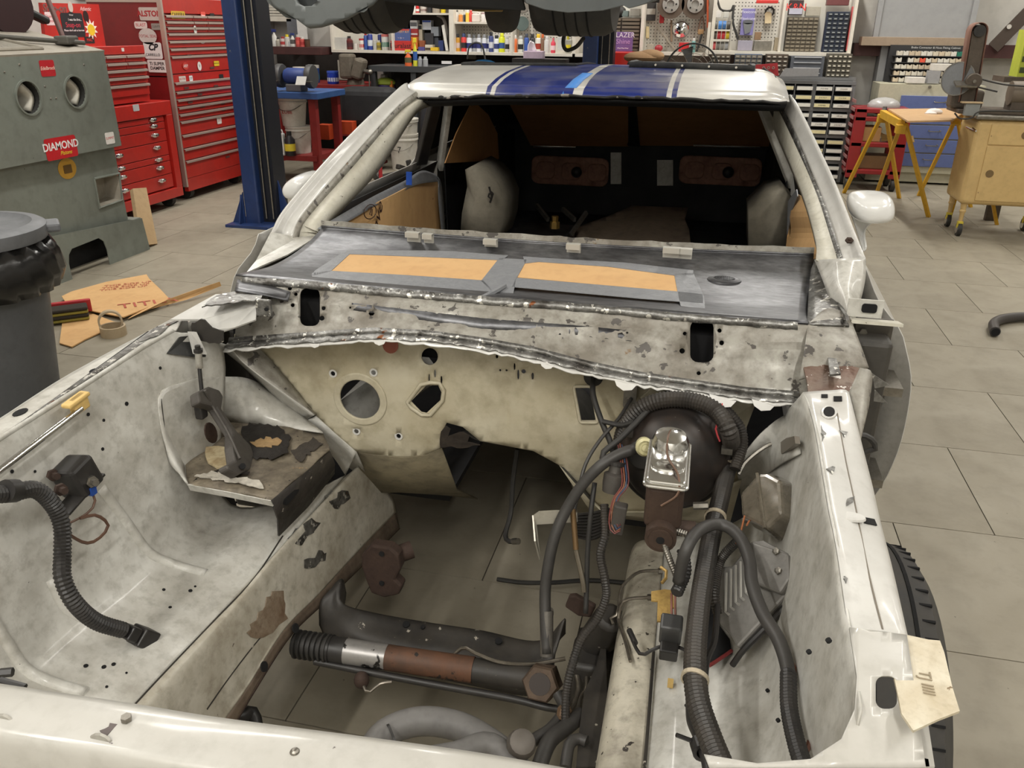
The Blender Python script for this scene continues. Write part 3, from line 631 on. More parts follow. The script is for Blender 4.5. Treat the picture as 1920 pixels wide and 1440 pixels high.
# left corrugated harness and plug
hp = UX([(-40, 930, -.94), (20, 925, -.94), (65, 918, -.94), (98, 945, -.935), (116, 985, -.925), (117, 1040, -.915), (118, 1085, -.90), (140, 1130, -.885), (180, 1165, -.875), (232, 1182, -.862)])
hs = MB().corr(hp, .0135, .006).build('harness_conduit', BLKP, car, smooth=False); lab(hs, 'black corrugated conduit lying in the passenger-side trough')
a, b = U(228, 1181, X=-.862), U(284, 1200, X=-.848); R = rotm(b - a)
mb = MB().obox(a.lerp(b, .3), (.026, .024, .022), R); mb.obox(a.lerp(b, .72), (.034, .032, .036), R); mb.build('harness_plug', BLKP, hs, bevel=.003)
MB().obox(b - (b - a) * .05, (.024, .022, .006), R).build('plug_socket', HOLE, hs)
MB().cyl(U(10, 921, X=-.935), U(30, 920, X=-.935), .017).build('conduit_clamp', BLKP, hs, smooth=1)
# ---- radiator support (bottom of the photo)
RS = M('support_white', C(188, 186, 180), .32, g=C(160, 156, 146), ga=.4, gs=6, s=C(86, 78, 76), st=.715, ss=34, coat=.4)
rb0 = UZ([(-60, 1272), (0, 1284), (240, 1320), (400, 1346), (700, 1386), (900, 1414), (1080, 1446)], .735)
rb1 = [p + V((.0, -.055, .004)) for p in rb0]; rb2 = [p + V((0, -.072, -.008)) for p in rb0]; rb3 = [p + V((0, -.078, -.09)) for p in rb0]
rs = MB().loft([[p + V((0, .002, -.05)) for p in rb0], rb0, rb1, rb2, rb3], 40, 4).build('radiator_support', RS, car, smooth=2, solid=.003); lab(rs, 'white radiator support beam with chipped paint')
for x, y in [(8, 1365), (190, 1402)]:
    p = U(x, y, Y=.56); MB().lathe([(.018, 0), (.016, .002), (.006, .002)], p, (0, -1, .25), 16).build('support_boss', PATCH, rs); MB().lathe([(.006, 0), (.006, .004)], p, (0, -1, .25), 12).build('support_hole', HOLE, rs)
p = U(237, 1348, Z=.745); MB().lathe([(.006, -.002), (.006, .004)], p, (0, 0, 1), 6).build('bolt', STEELB, rs)
p = U(553, 1412, Z=.74); MB().ball(p, .006).build('bolt', STEELB, rs)
q = jag([(188, 1372), (205, 1362), (210, 1350), (228, 1352), (210, 1368), (195, 1384)], 2, 8); MB().add([U(x, y, Z=.7415) for x, y in q], [tuple(range(len(q)))]).build('paint_chip', P(96, 86, 84), rs, solid=.001)
# lower front structure
MB().box(-1.05, .25, .50, .60, .34, .40).build('lower_support', RS, car, bevel=.01)
for x in (-1.02, .20): MB().box(x - .03, x + .03, .51, .60, .38, .70).build('support_upright', RS, car, bevel=.008)
MB().corr([U(60, 1440, Y=.62), U(150, 1425, Y=.64), U(240, 1440, Y=.64)], .012).build('front_conduit', BLKP, car)
MB().tube([U(0, 1262, Z=.70), U(24, 1260, Z=.70)], .006, 6).build('hood_latch_stub', BLKP, car); MB().tube([U(0, 1275, Z=.72), U(48, 1288, Z=.715)], .004, 6).build('latch_cable', BLKP, car)

# ---- driver-side apron (photo right)
Ra = UX([(1592, 735, .272), (1617, 835, .281), (1636, 910, .284), (1651, 977, .283), (1674, 1067, .281), (1704, 1200, .277)])
Rb = UX([(1506, 735, .203), (1527, 795, .205), (1547, 910, .206), (1556, 960, .206), (1571, 1036, .208), (1591, 1180, .212), (1606, 1269, .210), (1612, 1330, .205)])
Rs_ = [a.lerp(b, .45) + V((0, 0, .003)) for a, b in zip(resample(Ra, 12), resample(Rb, 12))]
Rbf = Rb; Rb = UX([(1506, 735, .203), (1527, 795, .205), (1547, 910, .206), (1556, 960, .206), (1571, 1036, .208), (1592, 1192, .212)])
Rs_ = [a.lerp(b, .45) + V((0, 0, .003)) for a, b in zip(resample(Ra, 12), resample(Rb, 12))]
rlo = lab(MB().loft([[p + V((.004, 0, -.05)) for p in Ra], Ra, Rs_, Rb], 50, 4).build('fender_rail', PAINT, car, smooth=2, solid=.003, off=-1), 'glossy white upper fender rail beside the brake booster'); RL_ = surf(rlo)
n = 9
Rb9 = resample(Rbf, n); ys = [p.y for p in Rb9]
def rrow(x0, x1, z0, z1, f=1.): return [V((lerp(x0, x1, t / (n - 1)), lerp(1.50, .66, t / (n - 1)), lerp(z0, z1, t / (n - 1)))) for t in range(n)]
Rm = rrow(.190, .195, .78, .70); Rm2 = rrow(.176, .18, .66, .61); Rc = rrow(.158, .16, .575, .56); Rd = rrow(.10, .10, .525, .51); Re = rrow(.03, .035, .50, .49); Rf = rrow(-.005, .0, .475, .455)
lab(MB().loft([Rb9, Rm, Rm2, Rc, Rd, Re, Rf], 50, 6).build('inner_fender', PAINTD, car, smooth=2, solid=.003, off=1), 'dirty white inner fender on the driver side')
Rg = rrow(-.035, -.03, .475, .455); Rh = rrow(-.068, -.065, .45, .43); Ri = rrow(-.075, -.072, .36, .34); Rj = rrow(-.05, -.05, .30, .29)
lab(MB().loft([Rf, Rg, Rh, Ri, Rj], 40, 6).build('frame_rail', M('mottled_rail', C(192, 186, 170), .42, g=C(92, 84, 72), ga=.85, gs=9, gp=.53, s=C(46, 40, 34), st=.66, ss=60, bump=.12, bs=40), car, smooth=2, solid=.004), 'mottled cream frame rail under the brake lines')
MB().loft([Rj, [p + V((.16, 0, 0)) for p in Rj]], 8, 2).build('frame_rail_floor', RUSTB, car, solid=.003)
MB().sweep(spline([V((-.004, 1.15, .482)), V((0, .95, .474)), V((.003, .62, .46))], .03), .0028, 6).build('rail_seam', BLACKG, car)
# rail details
patch('rail_hole', ell(1554, 774, 11, 9.5, 18), RL_, HOLE, car); rimp = [RL_(x, y, .001) for x, y in ell(1554, 774, 13, 11, 22)]; MB().sweep(rimp + rimp[:2], .0022, 6, False).build('hole_rim', PAINT, car)
for q in [[(1588, 938), (1600, 932), (1598, 944), (1586, 950)], [(1548, 880), (1566, 876), (1562, 890)], [(1575, 1080), (1590, 1085), (1586, 1096)], [(1540, 800), (1548, 815), (1540, 830)], [(1574, 810), (1590, 812), (1584, 822)]]: patch('paint_chip', jag(q, 2, 6), RL_, BARED, car)
for x, y, a, b in [(1546, 744, 6, 3), (1571, 749, 8, 4.5)]: patch('rail_slot', [(x - a, y - b), (x + a, y - b), (x + a, y + b), (x - a, y + b)], RL_, HOLE, car)
patch('rail_slot', [(1617, 971), (1638, 975), (1643, 987), (1620, 982)], RL_, HOLE, car)
c = RL_(1597, 971, 0); MB().lathe([(.014, 0), (.013, .003), (.004, .003)], c, (0, 0, 1), 16, 1.3, .8).build('nut_plate', PAINT, car)
MB().tube([RL_(x, y, 0) for x, y in [(1570, 775), (1585, 860), (1600, 930), (1612, 990), (1630, 1080), (1655, 1180)]], .0012, 6).build('rail_joint', P(120, 112, 100), car)
q = jag([(1505, 690), (1560, 686), (1612, 690), (1612, 700), (1616, 735), (1600, 742), (1560, 752), (1518, 748)], 2, 12)
MB().add([U(x, y, Z=.889 + max(0, (735 - y)) * .0003) for x, y in q], [tuple(range(len(q)))]).build('rail_end_plate', RUSTY, car, solid=.004)
MB().add([U(x, y, Z=.915) for x, y in [(1552, 672), (1568, 674), (1576, 702), (1556, 704)]], [(0, 1, 2, 3)]).build('spot_weld_strap', BARED, car, solid=.004)
# swept corner from cowl to rail
k1 = UZ([(1515, 607, .95), (1550, 580, .955), (1590, 588, .95)]); k2 = UY([(1508, 655, 1.525), (1560, 645, 1.54), (1612, 645, 1.56)]); k3 = UY([(1498, 712, 1.475), (1565, 695, 1.485), (1628, 690, 1.52)]); k4 = UX([(1506, 745, .203), (1592, 740, .272), (1632, 720, .31)])
lab(MB().loft([k1, k2, k3], 20, 6).build('cowl_corner', PATCH, car, smooth=2, solid=.004), 'part-ground cowl corner on the driver side')
MB().loft([UZ([(1523, 487, .966), (1517, 545, .94), (1513, 608, .95)]), UZ([(1560, 486, .972), (1572, 560, .955), (1592, 612, .945)])], 16, 4).build('cowl_end_strip', BARED, car, smooth=2, solid=.004)
MB().loft([UX([(1612, 690, .29), (1634, 700, .31), (1628, 760, .31)]), UX([(1592, 735, .274), (1600, 770, .28), (1612, 830, .284)])], 14, 4).build('corner_side', PATCH, car, smooth=2, solid=.003)
for q in [[(1635, 700), (1668, 722), (1640, 728)], [(1640, 730), (1664, 756), (1638, 752)]]: MB().add([U(x, y, Y=1.56) for x, y in q], [(0, 1, 2)]).build('torn_flap', BARED, car, solid=.002)
# front corner of the support, cut away plate with stamp
fc = [(1592, 1178), (1700, 1192), (1735, 1440), (1330, 1440), (1320, 1415), (1420, 1432), (1520, 1424), (1577, 1386), (1602, 1330), (1606, 1269)]
def fcor(x, y): return U(x, y, Z=.848 - max(0, (y - 1250)) * .00022 - max(0, 1560 - x) * .00012)
sheet(fc, [rrect(1641, 1268, 1682, 1330, 16, 5)], fcor, 20).build('support_corner', RS, car, smooth=1, solid=.003)
plt = [(1690, 1190), (1740, 1201), (1762, 1203), (1770, 1225), (1785, 1290), (1799, 1335), (1760, 1350), (1712, 1372), (1690, 1340), (1680, 1290), (1668, 1240)]
MB().add([U(x, y, Z=.842) for x, y in plt], [tuple(range(len(plt)))]).build('cut_fender_flange', M('aged_flange', C(206, 198, 178), .4, g=C(168, 150, 116), ga=.6, gs=16, s=C(120, 100, 70), st=.68, ss=60), car, solid=.003)
e1 = U(1730, 1255, Z=.845); e2 = U(1740, 1300, Z=.845)
textmesh('stamped_mark', 'TJ IIII', .017, frame4(U(1737, 1280, Z=.8445), e2 - e1, V((1, 0, 0))), P(150, 136, 112), car, .0003)
MB().add([U(x, y, Z=.80) for x, y in [(1712, 1376), (1740, 1362), (1752, 1440), (1722, 1440)]], [(0, 1, 2, 3)]).build('corner_drop', RS, car, solid=.004)
c = U(1682, 1424, Z=.80); MB().lathe([(.02, 0), (.018, .004), (.009, .004)], c, (0, -.2, 1), 18, 1.2, .8).build('fastener_plate', CREAML, car); MB().lathe([(.008, 0), (.008, .006)], c, (0, -.2, 1), 14).build('fastener_hole', RUSTB, car)
MB().add([U(x, y, Z=.80) for x, y in [(1706, 1418), (1740, 1426), (1742, 1440), (1708, 1440)]], [(0, 1, 2, 3)]).build('corner_slot', HOLE, car, solid=.004)

# ---- brake booster and master cylinder
BOO = M('booster_black', C(44, 42, 41), .38, .3, g=C(78, 58, 44), ga=.5, gs=9, gp=.55, s=C(120, 116, 108), st=.72, ss=90)
bc = U(1262, 862, Y=1.43); ax = V((0, -1, .12))
bo = MB().lathe([(.098, -.075), (.100, -.03), (.105, -.022), (.106, -.012), (.100, -.008), (.094, .006), (.086, .028), (.066, .042), (.040, .048), (.030, .05)], bc, ax, 40).build('brake_booster', BOO, car, smooth=1); lab(bo, 'round black brake booster with rusty streaks')
MB().lathe([(.0995, -.010), (.1075, -.012), (.1075, -.02), (.0995, -.024)], bc, ax, 40).build('booster_rim', BLKP, bo, smooth=1)
for a in (.4, 2.6): MB().obox(bc + V((.104 * math.cos(a), -.014, .104 * math.sin(a))), (.02, .014, .012)).build('rim_clip', STEELB, bo)
MB().lathe([(.028, 0), (.030, .012), (.024, .02), (.012, .022)], bc + V((-.056, -.036, .026)), ax, 18).build('check_valve_grommet', BLK, bo, smooth=1)
cv = U(1209, 838, Y=1.33); MB().lathe([(.015, -.02), (.016, 0), (.017, .004), (.013, .012), (.013, .006), (.006, .006), (.006, .012)], cv, (.15, -1, .3), 20).build('check_valve', M('ivory_nylon', C(196, 190, 148), .4), bo, smooth=1)
MCB = M('cast_iron_brown', C(74, 58, 48), .6, .25, g=C(52, 40, 34), ga=.6, gs=22, bump=.15, bs=90)
ma, mbv = U(1258, 822, Z=.800), U(1248, 912, Z=.790); ydir = (mbv - ma).normalized()
mc = thing('q', 'q', 'q') if False else None
c0 = (ma + mbv) / 2; Lm_ = (mbv - ma).length; Rm_ = Matrix((V((1, 0, 0)), -ydir, V((1, 0, 0)).cross(-ydir))).transposed()
def mcp(x, y, z): return c0 + Rm_ @ V((x, y, z))
mcy = MB().obox(mcp(0, 0, -.045), (.062, Lm_ * 1.0, .08), Rm_).build('master_cylinder', MCB, car, bevel=.008); lab(mcy, 'rust-brown brake master cylinder with chrome lid')
mb = MB().cyl(mcp(0, -Lm_ * .62, -.092), mcp(0, Lm_ * .9, -.092), .026, n=20); mb.cyl(mcp(.0, -Lm_ * .3, -.10), mcp(.055, -Lm_ * .3, -.10), .014); mb.cyl(mcp(0, -Lm_ * .64, -.092), mcp(0, -Lm_ * .60, -.092), .02); mb.build('cylinder_bore', MCB, mcy, smooth=1)
MB().cyl(mcp(0, -Lm_ * .63, -.092), mcp(0, -Lm_ * .645, -.092), .007).build('bore_port', HOLE, mcy)
for yy in (-.3, .1): MB().cyl(mcp(.05, Lm_ * yy, -.095), mcp(.075, Lm_ * yy, -.09), .007, n=6).build('line_fitting', STEELB, mcy)
LID = M('chrome_lid', C(230, 230, 228), .17, 1., bump=.12, bs=60)
mb = MB(); q = rrect(-.037, -Lm_ * .56, .037, Lm_ * .42, .010)
mb.prism(q, Matrix.Translation(mcp(0, 0, -.002)) @ Rm_.to_4x4(), .007); q = rrect(-.032, -Lm_ * .52, .032, Lm_ * .38, .010); mb.prism(q, Matrix.Translation(mcp(0, 0, .004)) @ Rm_.to_4x4(), .006)
ml = mb.build('reservoir_lid', LID, mcy, bevel=.003)
mb = MB(); mb.lathe([(.031, 0), (.031, .014), (.026, .024), (.015, .028), (.004, .029)], mcp(0, Lm_ * .24, .006), Rm_ @ V((0, 0, 1)), 28, 1., 1.15); mb.build('lid_dome', LID, mcy, smooth=1)
mb = MB(); mb.lathe([(.028, 0), (.027, .006), (.020, .006), (.018, .002)], mcp(0, -Lm_ * .22, .008), Rm_ @ V((0, 0, 1)), 24, 1., .62); mb.build('lid_ridge', LID, mcy, smooth=1)
mb = MB(); mb.tube([mcp(.0, Lm_ * .5, -.02), mcp(.004, Lm_ * .46, .022), mcp(-.004, Lm_ * .2, .034), mcp(-.002, -Lm_ * .1, .02), mcp(.018, -Lm_ * .4, .014), mcp(.02, -Lm_ * .58, -.004), mcp(-.004, -Lm_ * .66, -.022)], .0022, 8, .006); mb.build('bail_wire', P(92, 70, 56, rough=.4, m=.6), mcy, smooth=1)
# ---- engine-bay wiring, lines and boxes on the driver side
CON = M('conduit_dusty', C(40, 38, 36), .45, g=C(74, 66, 57), ga=.45, gs=16)
h1 = MB().corr(UY([(1168, 870, 1.46), (1166, 820, 1.46), (1190, 776, 1.45), (1232, 752, 1.45), (1290, 750, 1.45), (1340, 768, 1.43), (1368, 812, 1.40)]) + UZ([(1368, 860, .70), (1352, 930, .69), (1335, 1000, .675), (1322, 1070, .665), (1310, 1150, .655), (1303, 1240, .645), (1308, 1310, .635), (1330, 1380, .63), (1362, 1460, .63)]), .0165, .0062, 14).build('main_harness_conduit', CON, car); lab(h1, 'thick corrugated main harness sweeping past the booster')
MB().corr(UY([(1210, 760, 1.47), (1260, 740, 1.48), (1330, 748, 1.48), (1380, 790, 1.46), (1392, 830, 1.44), (1378, 880, 1.40)]), .011, .005, 10).build('booster_conduit', CON, car)
for x, y, z in [(1361, 872, .70), (1342, 966, .685), (1304, 1268, .642)]: 
    p = U(x, y, Z=z); MB().ring(p - V((.0, -.002, .003)), V((-.1, -.8, -.15)), .0195, .0168, .0065, 20).build('beige_tie', P(176, 164, 142, rough=.5), h1)
h2 = MB().corr(UZ([(1392, 1005, .72), (1352, 1050, .66), (1340, 1110, .64), (1345, 1150, .62)]), .008, .0045, 10).build('branch_conduit', CON, car)
h3 = MB().corr(UZ([(1288, 1002, .70), (1262, 996, .70), (1246, 1015, .69), (1256, 1050, .67), (1268, 1080, .65), (1270, 1095, .64)]), .0058, .0038, 10).build('thin_conduit', STEELB, car); lab(h3, 'thin ribbed conduit looping below the master cylinder')
MB().corr(UZ([(1280, 1030, .69), (1285, 1070, .665), (1275, 1098, .645), (1268, 1112, .64)]), .0105, .005, 12).build('open_conduit_end', BLKP, car)
hh = MB().tube(UZ([(1272, 1090, .66), (1285, 1035, .72), (1310, 995, .74), (1350, 983, .735), (1385, 1005, .73), (1405, 1050, .72), (1410, 1095, .715), (1430, 1150, .70), (1460, 1200, .69), (1478, 1260, .68), (1480, 1330, .68), (1495, 1400, .69), (1515, 1460, .70)]), .0098, 12, .01).build('vacuum_hose', HOSE, car, smooth=2); lab(hh, 'smooth grey-black hose arching over the harness')
MB().corr(UZ([(1478, 1262, .683), (1480, 1330, .683), (1495, 1400, .693), (1515, 1460, .703)]), .0112, .006, 12).build('hose_sleeve', BLKP, car)
MB().tube(UZ([(1470, 1215, .69), (1495, 1265, .67), (1515, 1320, .66), (1520, 1375, .67), (1512, 1410, .69)]), .0032, 8).build('copper_wire', P(138, 84, 62, rough=.4), car, smooth=1)
MB().tube(UZ([(1400, 985, .71), (1412, 960, .71), (1408, 925, .71), (1388, 1000, .715), (1380, 1020, .715), (1392, 1005, .72)]), .0016, 6).build('orange_wire', P(168, 106, 70, rough=.4), car, smooth=1)
MB().tube(UZ([(1345, 1135, .64), (1340, 1200, .63), (1325, 1240, .62), (1322, 1300, .61), (1330, 1360, .60)]), .0048, 8).build('black_cable', BLKP, car, smooth=1)
MB().tube(UY([(1356, 748, 1.47), (1348, 785, 1.44), (1342, 805, 1.43), (1350, 828, 1.42)]), .0018, 6).build('red_wire', P(196, 62, 66, rough=.4), car, smooth=1)
# bundle left of the booster
cab = [('speedometer_cable', [(1113, 706, 1.54), (1112, 740, 1.50), (1128, 790, 1.46), (1143, 825, 1.44), (1150, 850, 1.43)], .0058, BLK),
       ('throttle_cable', [(1183, 748, 1.54), (1160, 785, 1.47), (1125, 825, 1.42), (1098, 870, 1.38), (1085, 920, 1.35), (1075, 965, 1.33)], .0036, HOSE),
       ('clutch_cable', [(1230, 752, 1.46), (1195, 790, 1.42), (1160, 825, 1.38), (1130, 850, 1.36), (1135, 870, 1.35)], .0058, BLK),
       ('heater_hose', [(1190, 842, 1.36), (1165, 850, 1.35), (1130, 870, 1.33), (1095, 905, 1.32), (1065, 950, 1.31), (1042, 1000, 1.29), (1028, 1060, 1.27), (1022, 1120, 1.25), (1025, 1225, 1.20)], .0108, HOSE),
       ('black_cable', [(1115, 905, 1.34), (1108, 960, 1.31), (1102, 1030, 1.29), (1100, 1100, 1.27), (1098, 1150, 1.25)], .0048, BLK)]
for nm, pts, r_, mt in cab: MB().tube(UY(pts), r_, 10).build(nm, mt, car, smooth=2)
MB().lathe([(.018, 0), (.02, .004), (.012, .010), (.006, .012)], U(1113, 706, Y=1.553), (0, -1, .15), 20).build('cable_grommet', BLK, car, smooth=1)
MB().tube(UY([(1130, 790, 1.45), (1165, 797, 1.44), (1190, 790, 1.43)]), .005, 8).build('hose_tee', BLK, car, smooth=1)
mb = MB(); a, b = U(1025, 1145, Y=1.24), U(1025, 1230, Y=1.20); mb.cyl(a, b, .0125, n=16); mb.cyl(a - V((0, 0, .0)), a - V((0, 0, .008)), .0135); mb.build('column_sleeve', M('grey_pipe', C(104, 100, 94), .45, .4, g=C(70, 66, 60), ga=.5, gs=20), car, smooth=1)
# connectors
CB = M('connector_grey', C(72, 68, 64), .5, g=C(54, 50, 46), ga=.4, gs=30)
c1 = U(1152, 895, Y=1.33); R = rotm(V((.1, .2, 1)))
mb = MB().lathe([(.018, -.028), (.020, -.012), (.020, .006), (.013, .010), (.011, .03)], c1, V((.08, .25, 1)), 16); c_ = mb.build('round_connector', CB, car, smooth=1); lab(c_, 'grey round harness connector left of the master cylinder')
MB().ring(c1 + V((.002, .006, .024)), V((.08, .25, 1)), .016, .012, .006, 16).build('black_tie', BLKP, c_)
c2 = U(1160, 972, Y=1.28); q = MB().obox(c2, (.024, .02, .06), Matrix.Rotation(.1, 3, 'Y')).build('flat_connector', CB, car, bevel=.003)
for i, (dx, cc) in enumerate([(0, (122, 64, 58)), (4, (140, 88, 68)), (8, (62, 76, 104)), (12, (104, 58, 58))]):
    MB().tube(UY([(1158 + dx, 828 + i * 3, 1.40), (1164 + dx, 870, 1.335), (1166 + dx, 910, 1.31), (1150 + dx * .8, 935, 1.29), (1142 + dx, 975, 1.275), (1148 + dx * 1.2, 1000 - i * 3, 1.265), (1163, 995 - i * 4, 1.265)]), .0013, 6).build('harness_wire', P(*cc, rough=.4), car, smooth=1)
MB().corr(UY([(1133, 945, 1.32), (1135, 1000, 1.29), (1126, 1040, 1.27), (1134, 1085, 1.25), (1136, 1120, 1.24), (1120, 1160, 1.22), (1090, 1200, 1.19), (1072, 1250, 1.15), (1062, 1300, 1.12), (1060, 1360, 1.08)]), .0085, .005, 10).build('lower_conduit', CON, car)
mb = MB()
for i in range(9): mb.tube(UY([(1070 + i, 966 + i * 5, 1.40), (1110, 962 + i * 6, 1.37), (1142, 955 + i * 5, 1.35)]), .0035, 5)
mb.build('wire_bundle', BLKP, car, smooth=1)
# alloy cable bracket
AL = M('alloy_bracket', C(190, 186, 174), .4, .5, g=C(150, 144, 130), ga=.4, gs=16)
br = [U(x, y, Y=1.325) for x, y in [(1000, 966), (1010, 959), (1045, 957), (1082, 961), (1083, 978), (1040, 981), (1004, 983)]]
mb = MB().add(br, [tuple(range(7))]); br2 = [U(x, y, Y=yy) for x, y, yy in [(999, 966, 1.325), (1005, 983, 1.325), (1012, 1050, 1.315), (1003, 1015, 1.29)]]; mb.add(br2, [(0, 1, 2, 3)])
ab = mb.build('cable_bracket', AL, car, solid=.003); lab(ab, 'bent bare-alloy cable bracket hanging by the tunnel')
MB().lathe([(.007, 0), (.007, .005), (.004, .006)], U(1061, 967, Y=1.32), (0, -1, .2), 6).build('bolt', STEELB, ab)
MB().cyl(U(1074, 955, Y=1.325), U(1080, 1030, Y=1.30), .0055).build('threaded_ferrule', M('rusty_brass', C(120, 96, 66), .5, .5), ab, smooth=1)
MB().tube(UY([(1080, 1032, 1.30), (1092, 1085, 1.27), (1095, 1110, 1.26)]), .005, 8).build('cable_tail', P(98, 90, 76, m=.3), ab, smooth=1)
# shifter-style rod hanging through the tunnel
MB().tube(UY([(970, 842, 1.75), (962, 900, 1.74), (958, 960, 1.72), (948, 1000, 1.68), (952, 1014, 1.66), (970, 1016, 1.65)]), .006, 8).build('hanging_cable', BLK, car, smooth=1)
MB().cyl(U(962, 1015, Y=1.655), U(972, 1015, Y=1.645), .008).build('cable_tip', STEELB, car)
# ribbed module, clear fuse cover, relay, gold bracket
mo = [(1352, 1062), (1372, 1060), (1408, 1014), (1430, 1012), (1486, 1042), (1490, 1085), (1470, 1120), (1382, 1215), (1368, 1190), (1348, 1170), (1346, 1120)]
def modp(x, y): return UP(x, y, (.130, 1.10, .62), V((-.62, -.45, .64)).normalized())
p8 = [modp(*q) for q in mo]; nrm = V((-.62, -.45, .64)).normalized()
MODC = M('cast_alloy', C(128, 126, 122), .5, .35, g=C(98, 94, 90), ga=.5, gs=22, s=C(170, 168, 164), st=.72, ss=60)
md_ = MB().add(p8 + [p - nrm * .03 for p in p8], [tuple(range(11)), tuple(range(21, 10, -1))] + [(i, i + 11, (i + 1) % 11 + 11, (i + 1) % 11) for i in range(11)]).build('ignition_module', MODC, car, bevel=.004); lab(md_, 'grey cast module with ribbed fins on the driver fender')
for i in range(7):
    a = modp(1364 + i * 8.5, 1075 - i * 7); b = modp(1362 + i * 9.5, 1148 - i * 9); e = modp(1368 + i * 9.5, 1153 - i * 9)
    MB().sweep([a + nrm * .002, b + nrm * .002, e + nrm * .002], .0024, 6).build('fin', M('fin_light', C(176, 174, 168), .4, .4), md_)
q = [modp(*t) for t in [(1416, 1020), (1486, 1044), (1488, 1090), (1470, 1118), (1424, 1100)]]
MB().add([p + nrm * .012 for p in q] + q, [(0, 1, 2, 3, 4), (0, 5, 6, 1), (1, 6, 7, 2), (2, 7, 8, 3), (3, 8, 9, 4), (4, 9, 5, 0)]).build('module_housing', MODC, md_, bevel=.004)
for x, y in [(1464, 1040), (1468, 1076)]: MB().lathe([(.006, 0), (.006, .004), (.003, .005)], modp(x, y) + nrm * .012, nrm, 6).build('bolt', STEELB, md_)
MB().tube([modp(1492, 1065) - nrm * .006, modp(1496, 1090) - nrm * .006, modp(1460, 1140) - nrm * .01, modp(1390, 1212) - nrm * .01, modp(1360, 1240) - nrm * .02], .005, 8).build('module_gasket', BLKP, car, smooth=1)
def fus(x, y, h=0): return UP(x, y, V((.145, 1.27, .68)) + V((-.7, -.45, .55)).normalized() * h, V((-.7, -.45, .55)).normalized())
fq = [(1411, 940), (1450, 897), (1470, 896), (1500, 912), (1506, 985), (1468, 1018), (1414, 990)]
pb = [fus(*q) for q in fq]; ptq = [(1414, 944), (1453, 901), (1470, 900), (1495, 914), (1478, 975), (1458, 1002), (1416, 978)]
fn_ = V((-.7, -.45, .55)).normalized(); cc_ = sum(pb, V()) / 7; pt_ = [fn_ * .045 + cc_ + (p - cc_) * .84 for p in pb]
FUSE = M('smoked_plastic', C(118, 111, 98), .14, .2, g=C(70, 64, 54), ga=.7, gs=24, coat=.8)
fb = MB().add(pb + pt_, [tuple(range(6, -1, -1)), tuple(range(7, 14))] + [(i, (i + 1) % 7, (i + 1) % 7 + 7, i + 7) for i in range(7)]).build('fuse_cover', FUSE, car, bevel=.006); lab(fb, 'smoky clear fuse cover on the driver fender')
MB().sweep([cc_ + (pt_[1] - cc_) * 1.0 + fn_ * .001, cc_ + (pt_[5] - cc_) + fn_ * .001], .003, 6).build('cover_rib', FUSE, fb)
MB().obox(cc_ + fn_ * .02, (.03, .03, .03)).build('fuse_block', BLKP, fb)
GOLD = M('gold_zinc', C(206, 172, 104), .4, .35, g=C(150, 118, 66), ga=.7, gs=34)
def gb(x, y): return UP(x, y, (.01, 1.04, .515), (0, -.35, 1))
gq = [(1221, 1110), (1246, 1106), (1262, 1108), (1264, 1140), (1257, 1142), (1256, 1166), (1232, 1166), (1233, 1128), (1221, 1127)]
g_ = MB().add([gb(*q) for q in gq], [tuple(range(9))]).build('gold_bracket', GOLD, car, solid=.004); lab(g_, 'gold zinc-plated bracket on the frame rail')
MB().tube([gb(1238, 1072) + V((0, 0, .01)), gb(1248, 1080) + V((0, 0, .012)), gb(1246, 1100) + V((0, 0, .01)), gb(1240, 1102) + V((0, 0, .01))], .003, 6).build('gold_clip', GOLD, g_)
rc = U(1258, 1180, Z=.56); r2 = MB().obox(rc, (.036, .03, .05), Matrix.Rotation(.35, 3, 'X')).build('relay', M('relay_grey', C(64, 64, 64), .35), car, bevel=.004); lab(r2, 'dark grey relay below the gold bracket')
MB().obox(rc + V((0, -.012, -.035)), (.03, .022, .03), Matrix.Rotation(.35, 3, 'X')).build('relay_base', BLKP, r2, bevel=.003)
for dx in (-3, 4): MB().tube([U(1262 + dx, 1112, Z=.60), U(1262 + dx, 1140, Z=.58), U(1263 + dx, 1162, Z=.575)], .002, 6).build('relay_wire', P(128, 80, 66), r2, smooth=1)
mb = MB(); mb.tube(UZ([(1180, 1185, .50), (1190, 1210, .505), (1204, 1228, .51), (1230, 1215, .525), (1262, 1210, .53), (1290, 1222, .53)]), .0032, 6); mb.build('loose_lead', BLKP, car, smooth=1); MB().cyl(U(1180, 1182, Z=.50), U(1191, 1206, Z=.505), .005).build('lead_tip', BLKP, car)
# steel brake lines over the rail
SL = M('steel_line', C(136, 130, 120), .35, .8, g=C(80, 72, 62), ga=.5, gs=30)
MB().tube(UZ([(1236, 1070, .50), (1200, 1072, .495), (1175, 1090, .49), (1163, 1110, .48), (1158, 1150, .46), (1145, 1160, .45), (1150, 1170, .445)]), .0032, 8).build('brake_line', SL, car, smooth=1)
MB().tube(UZ([(1218, 1120, .50), (1185, 1122, .495), (1168, 1128, .49), (1162, 1145, .47), (1160, 1165, .455), (1172, 1200, .47), (1182, 1240, .478)]), .0032, 8).build('brake_line', SL, car, smooth=1)
for x, y, z in [(1234, 1071, .50), (1214, 1120, .50)]: MB().cyl(U(x, y, Z=z), U(x + 8, y, Z=z), .006, n=6).build('line_nut', SL, car)
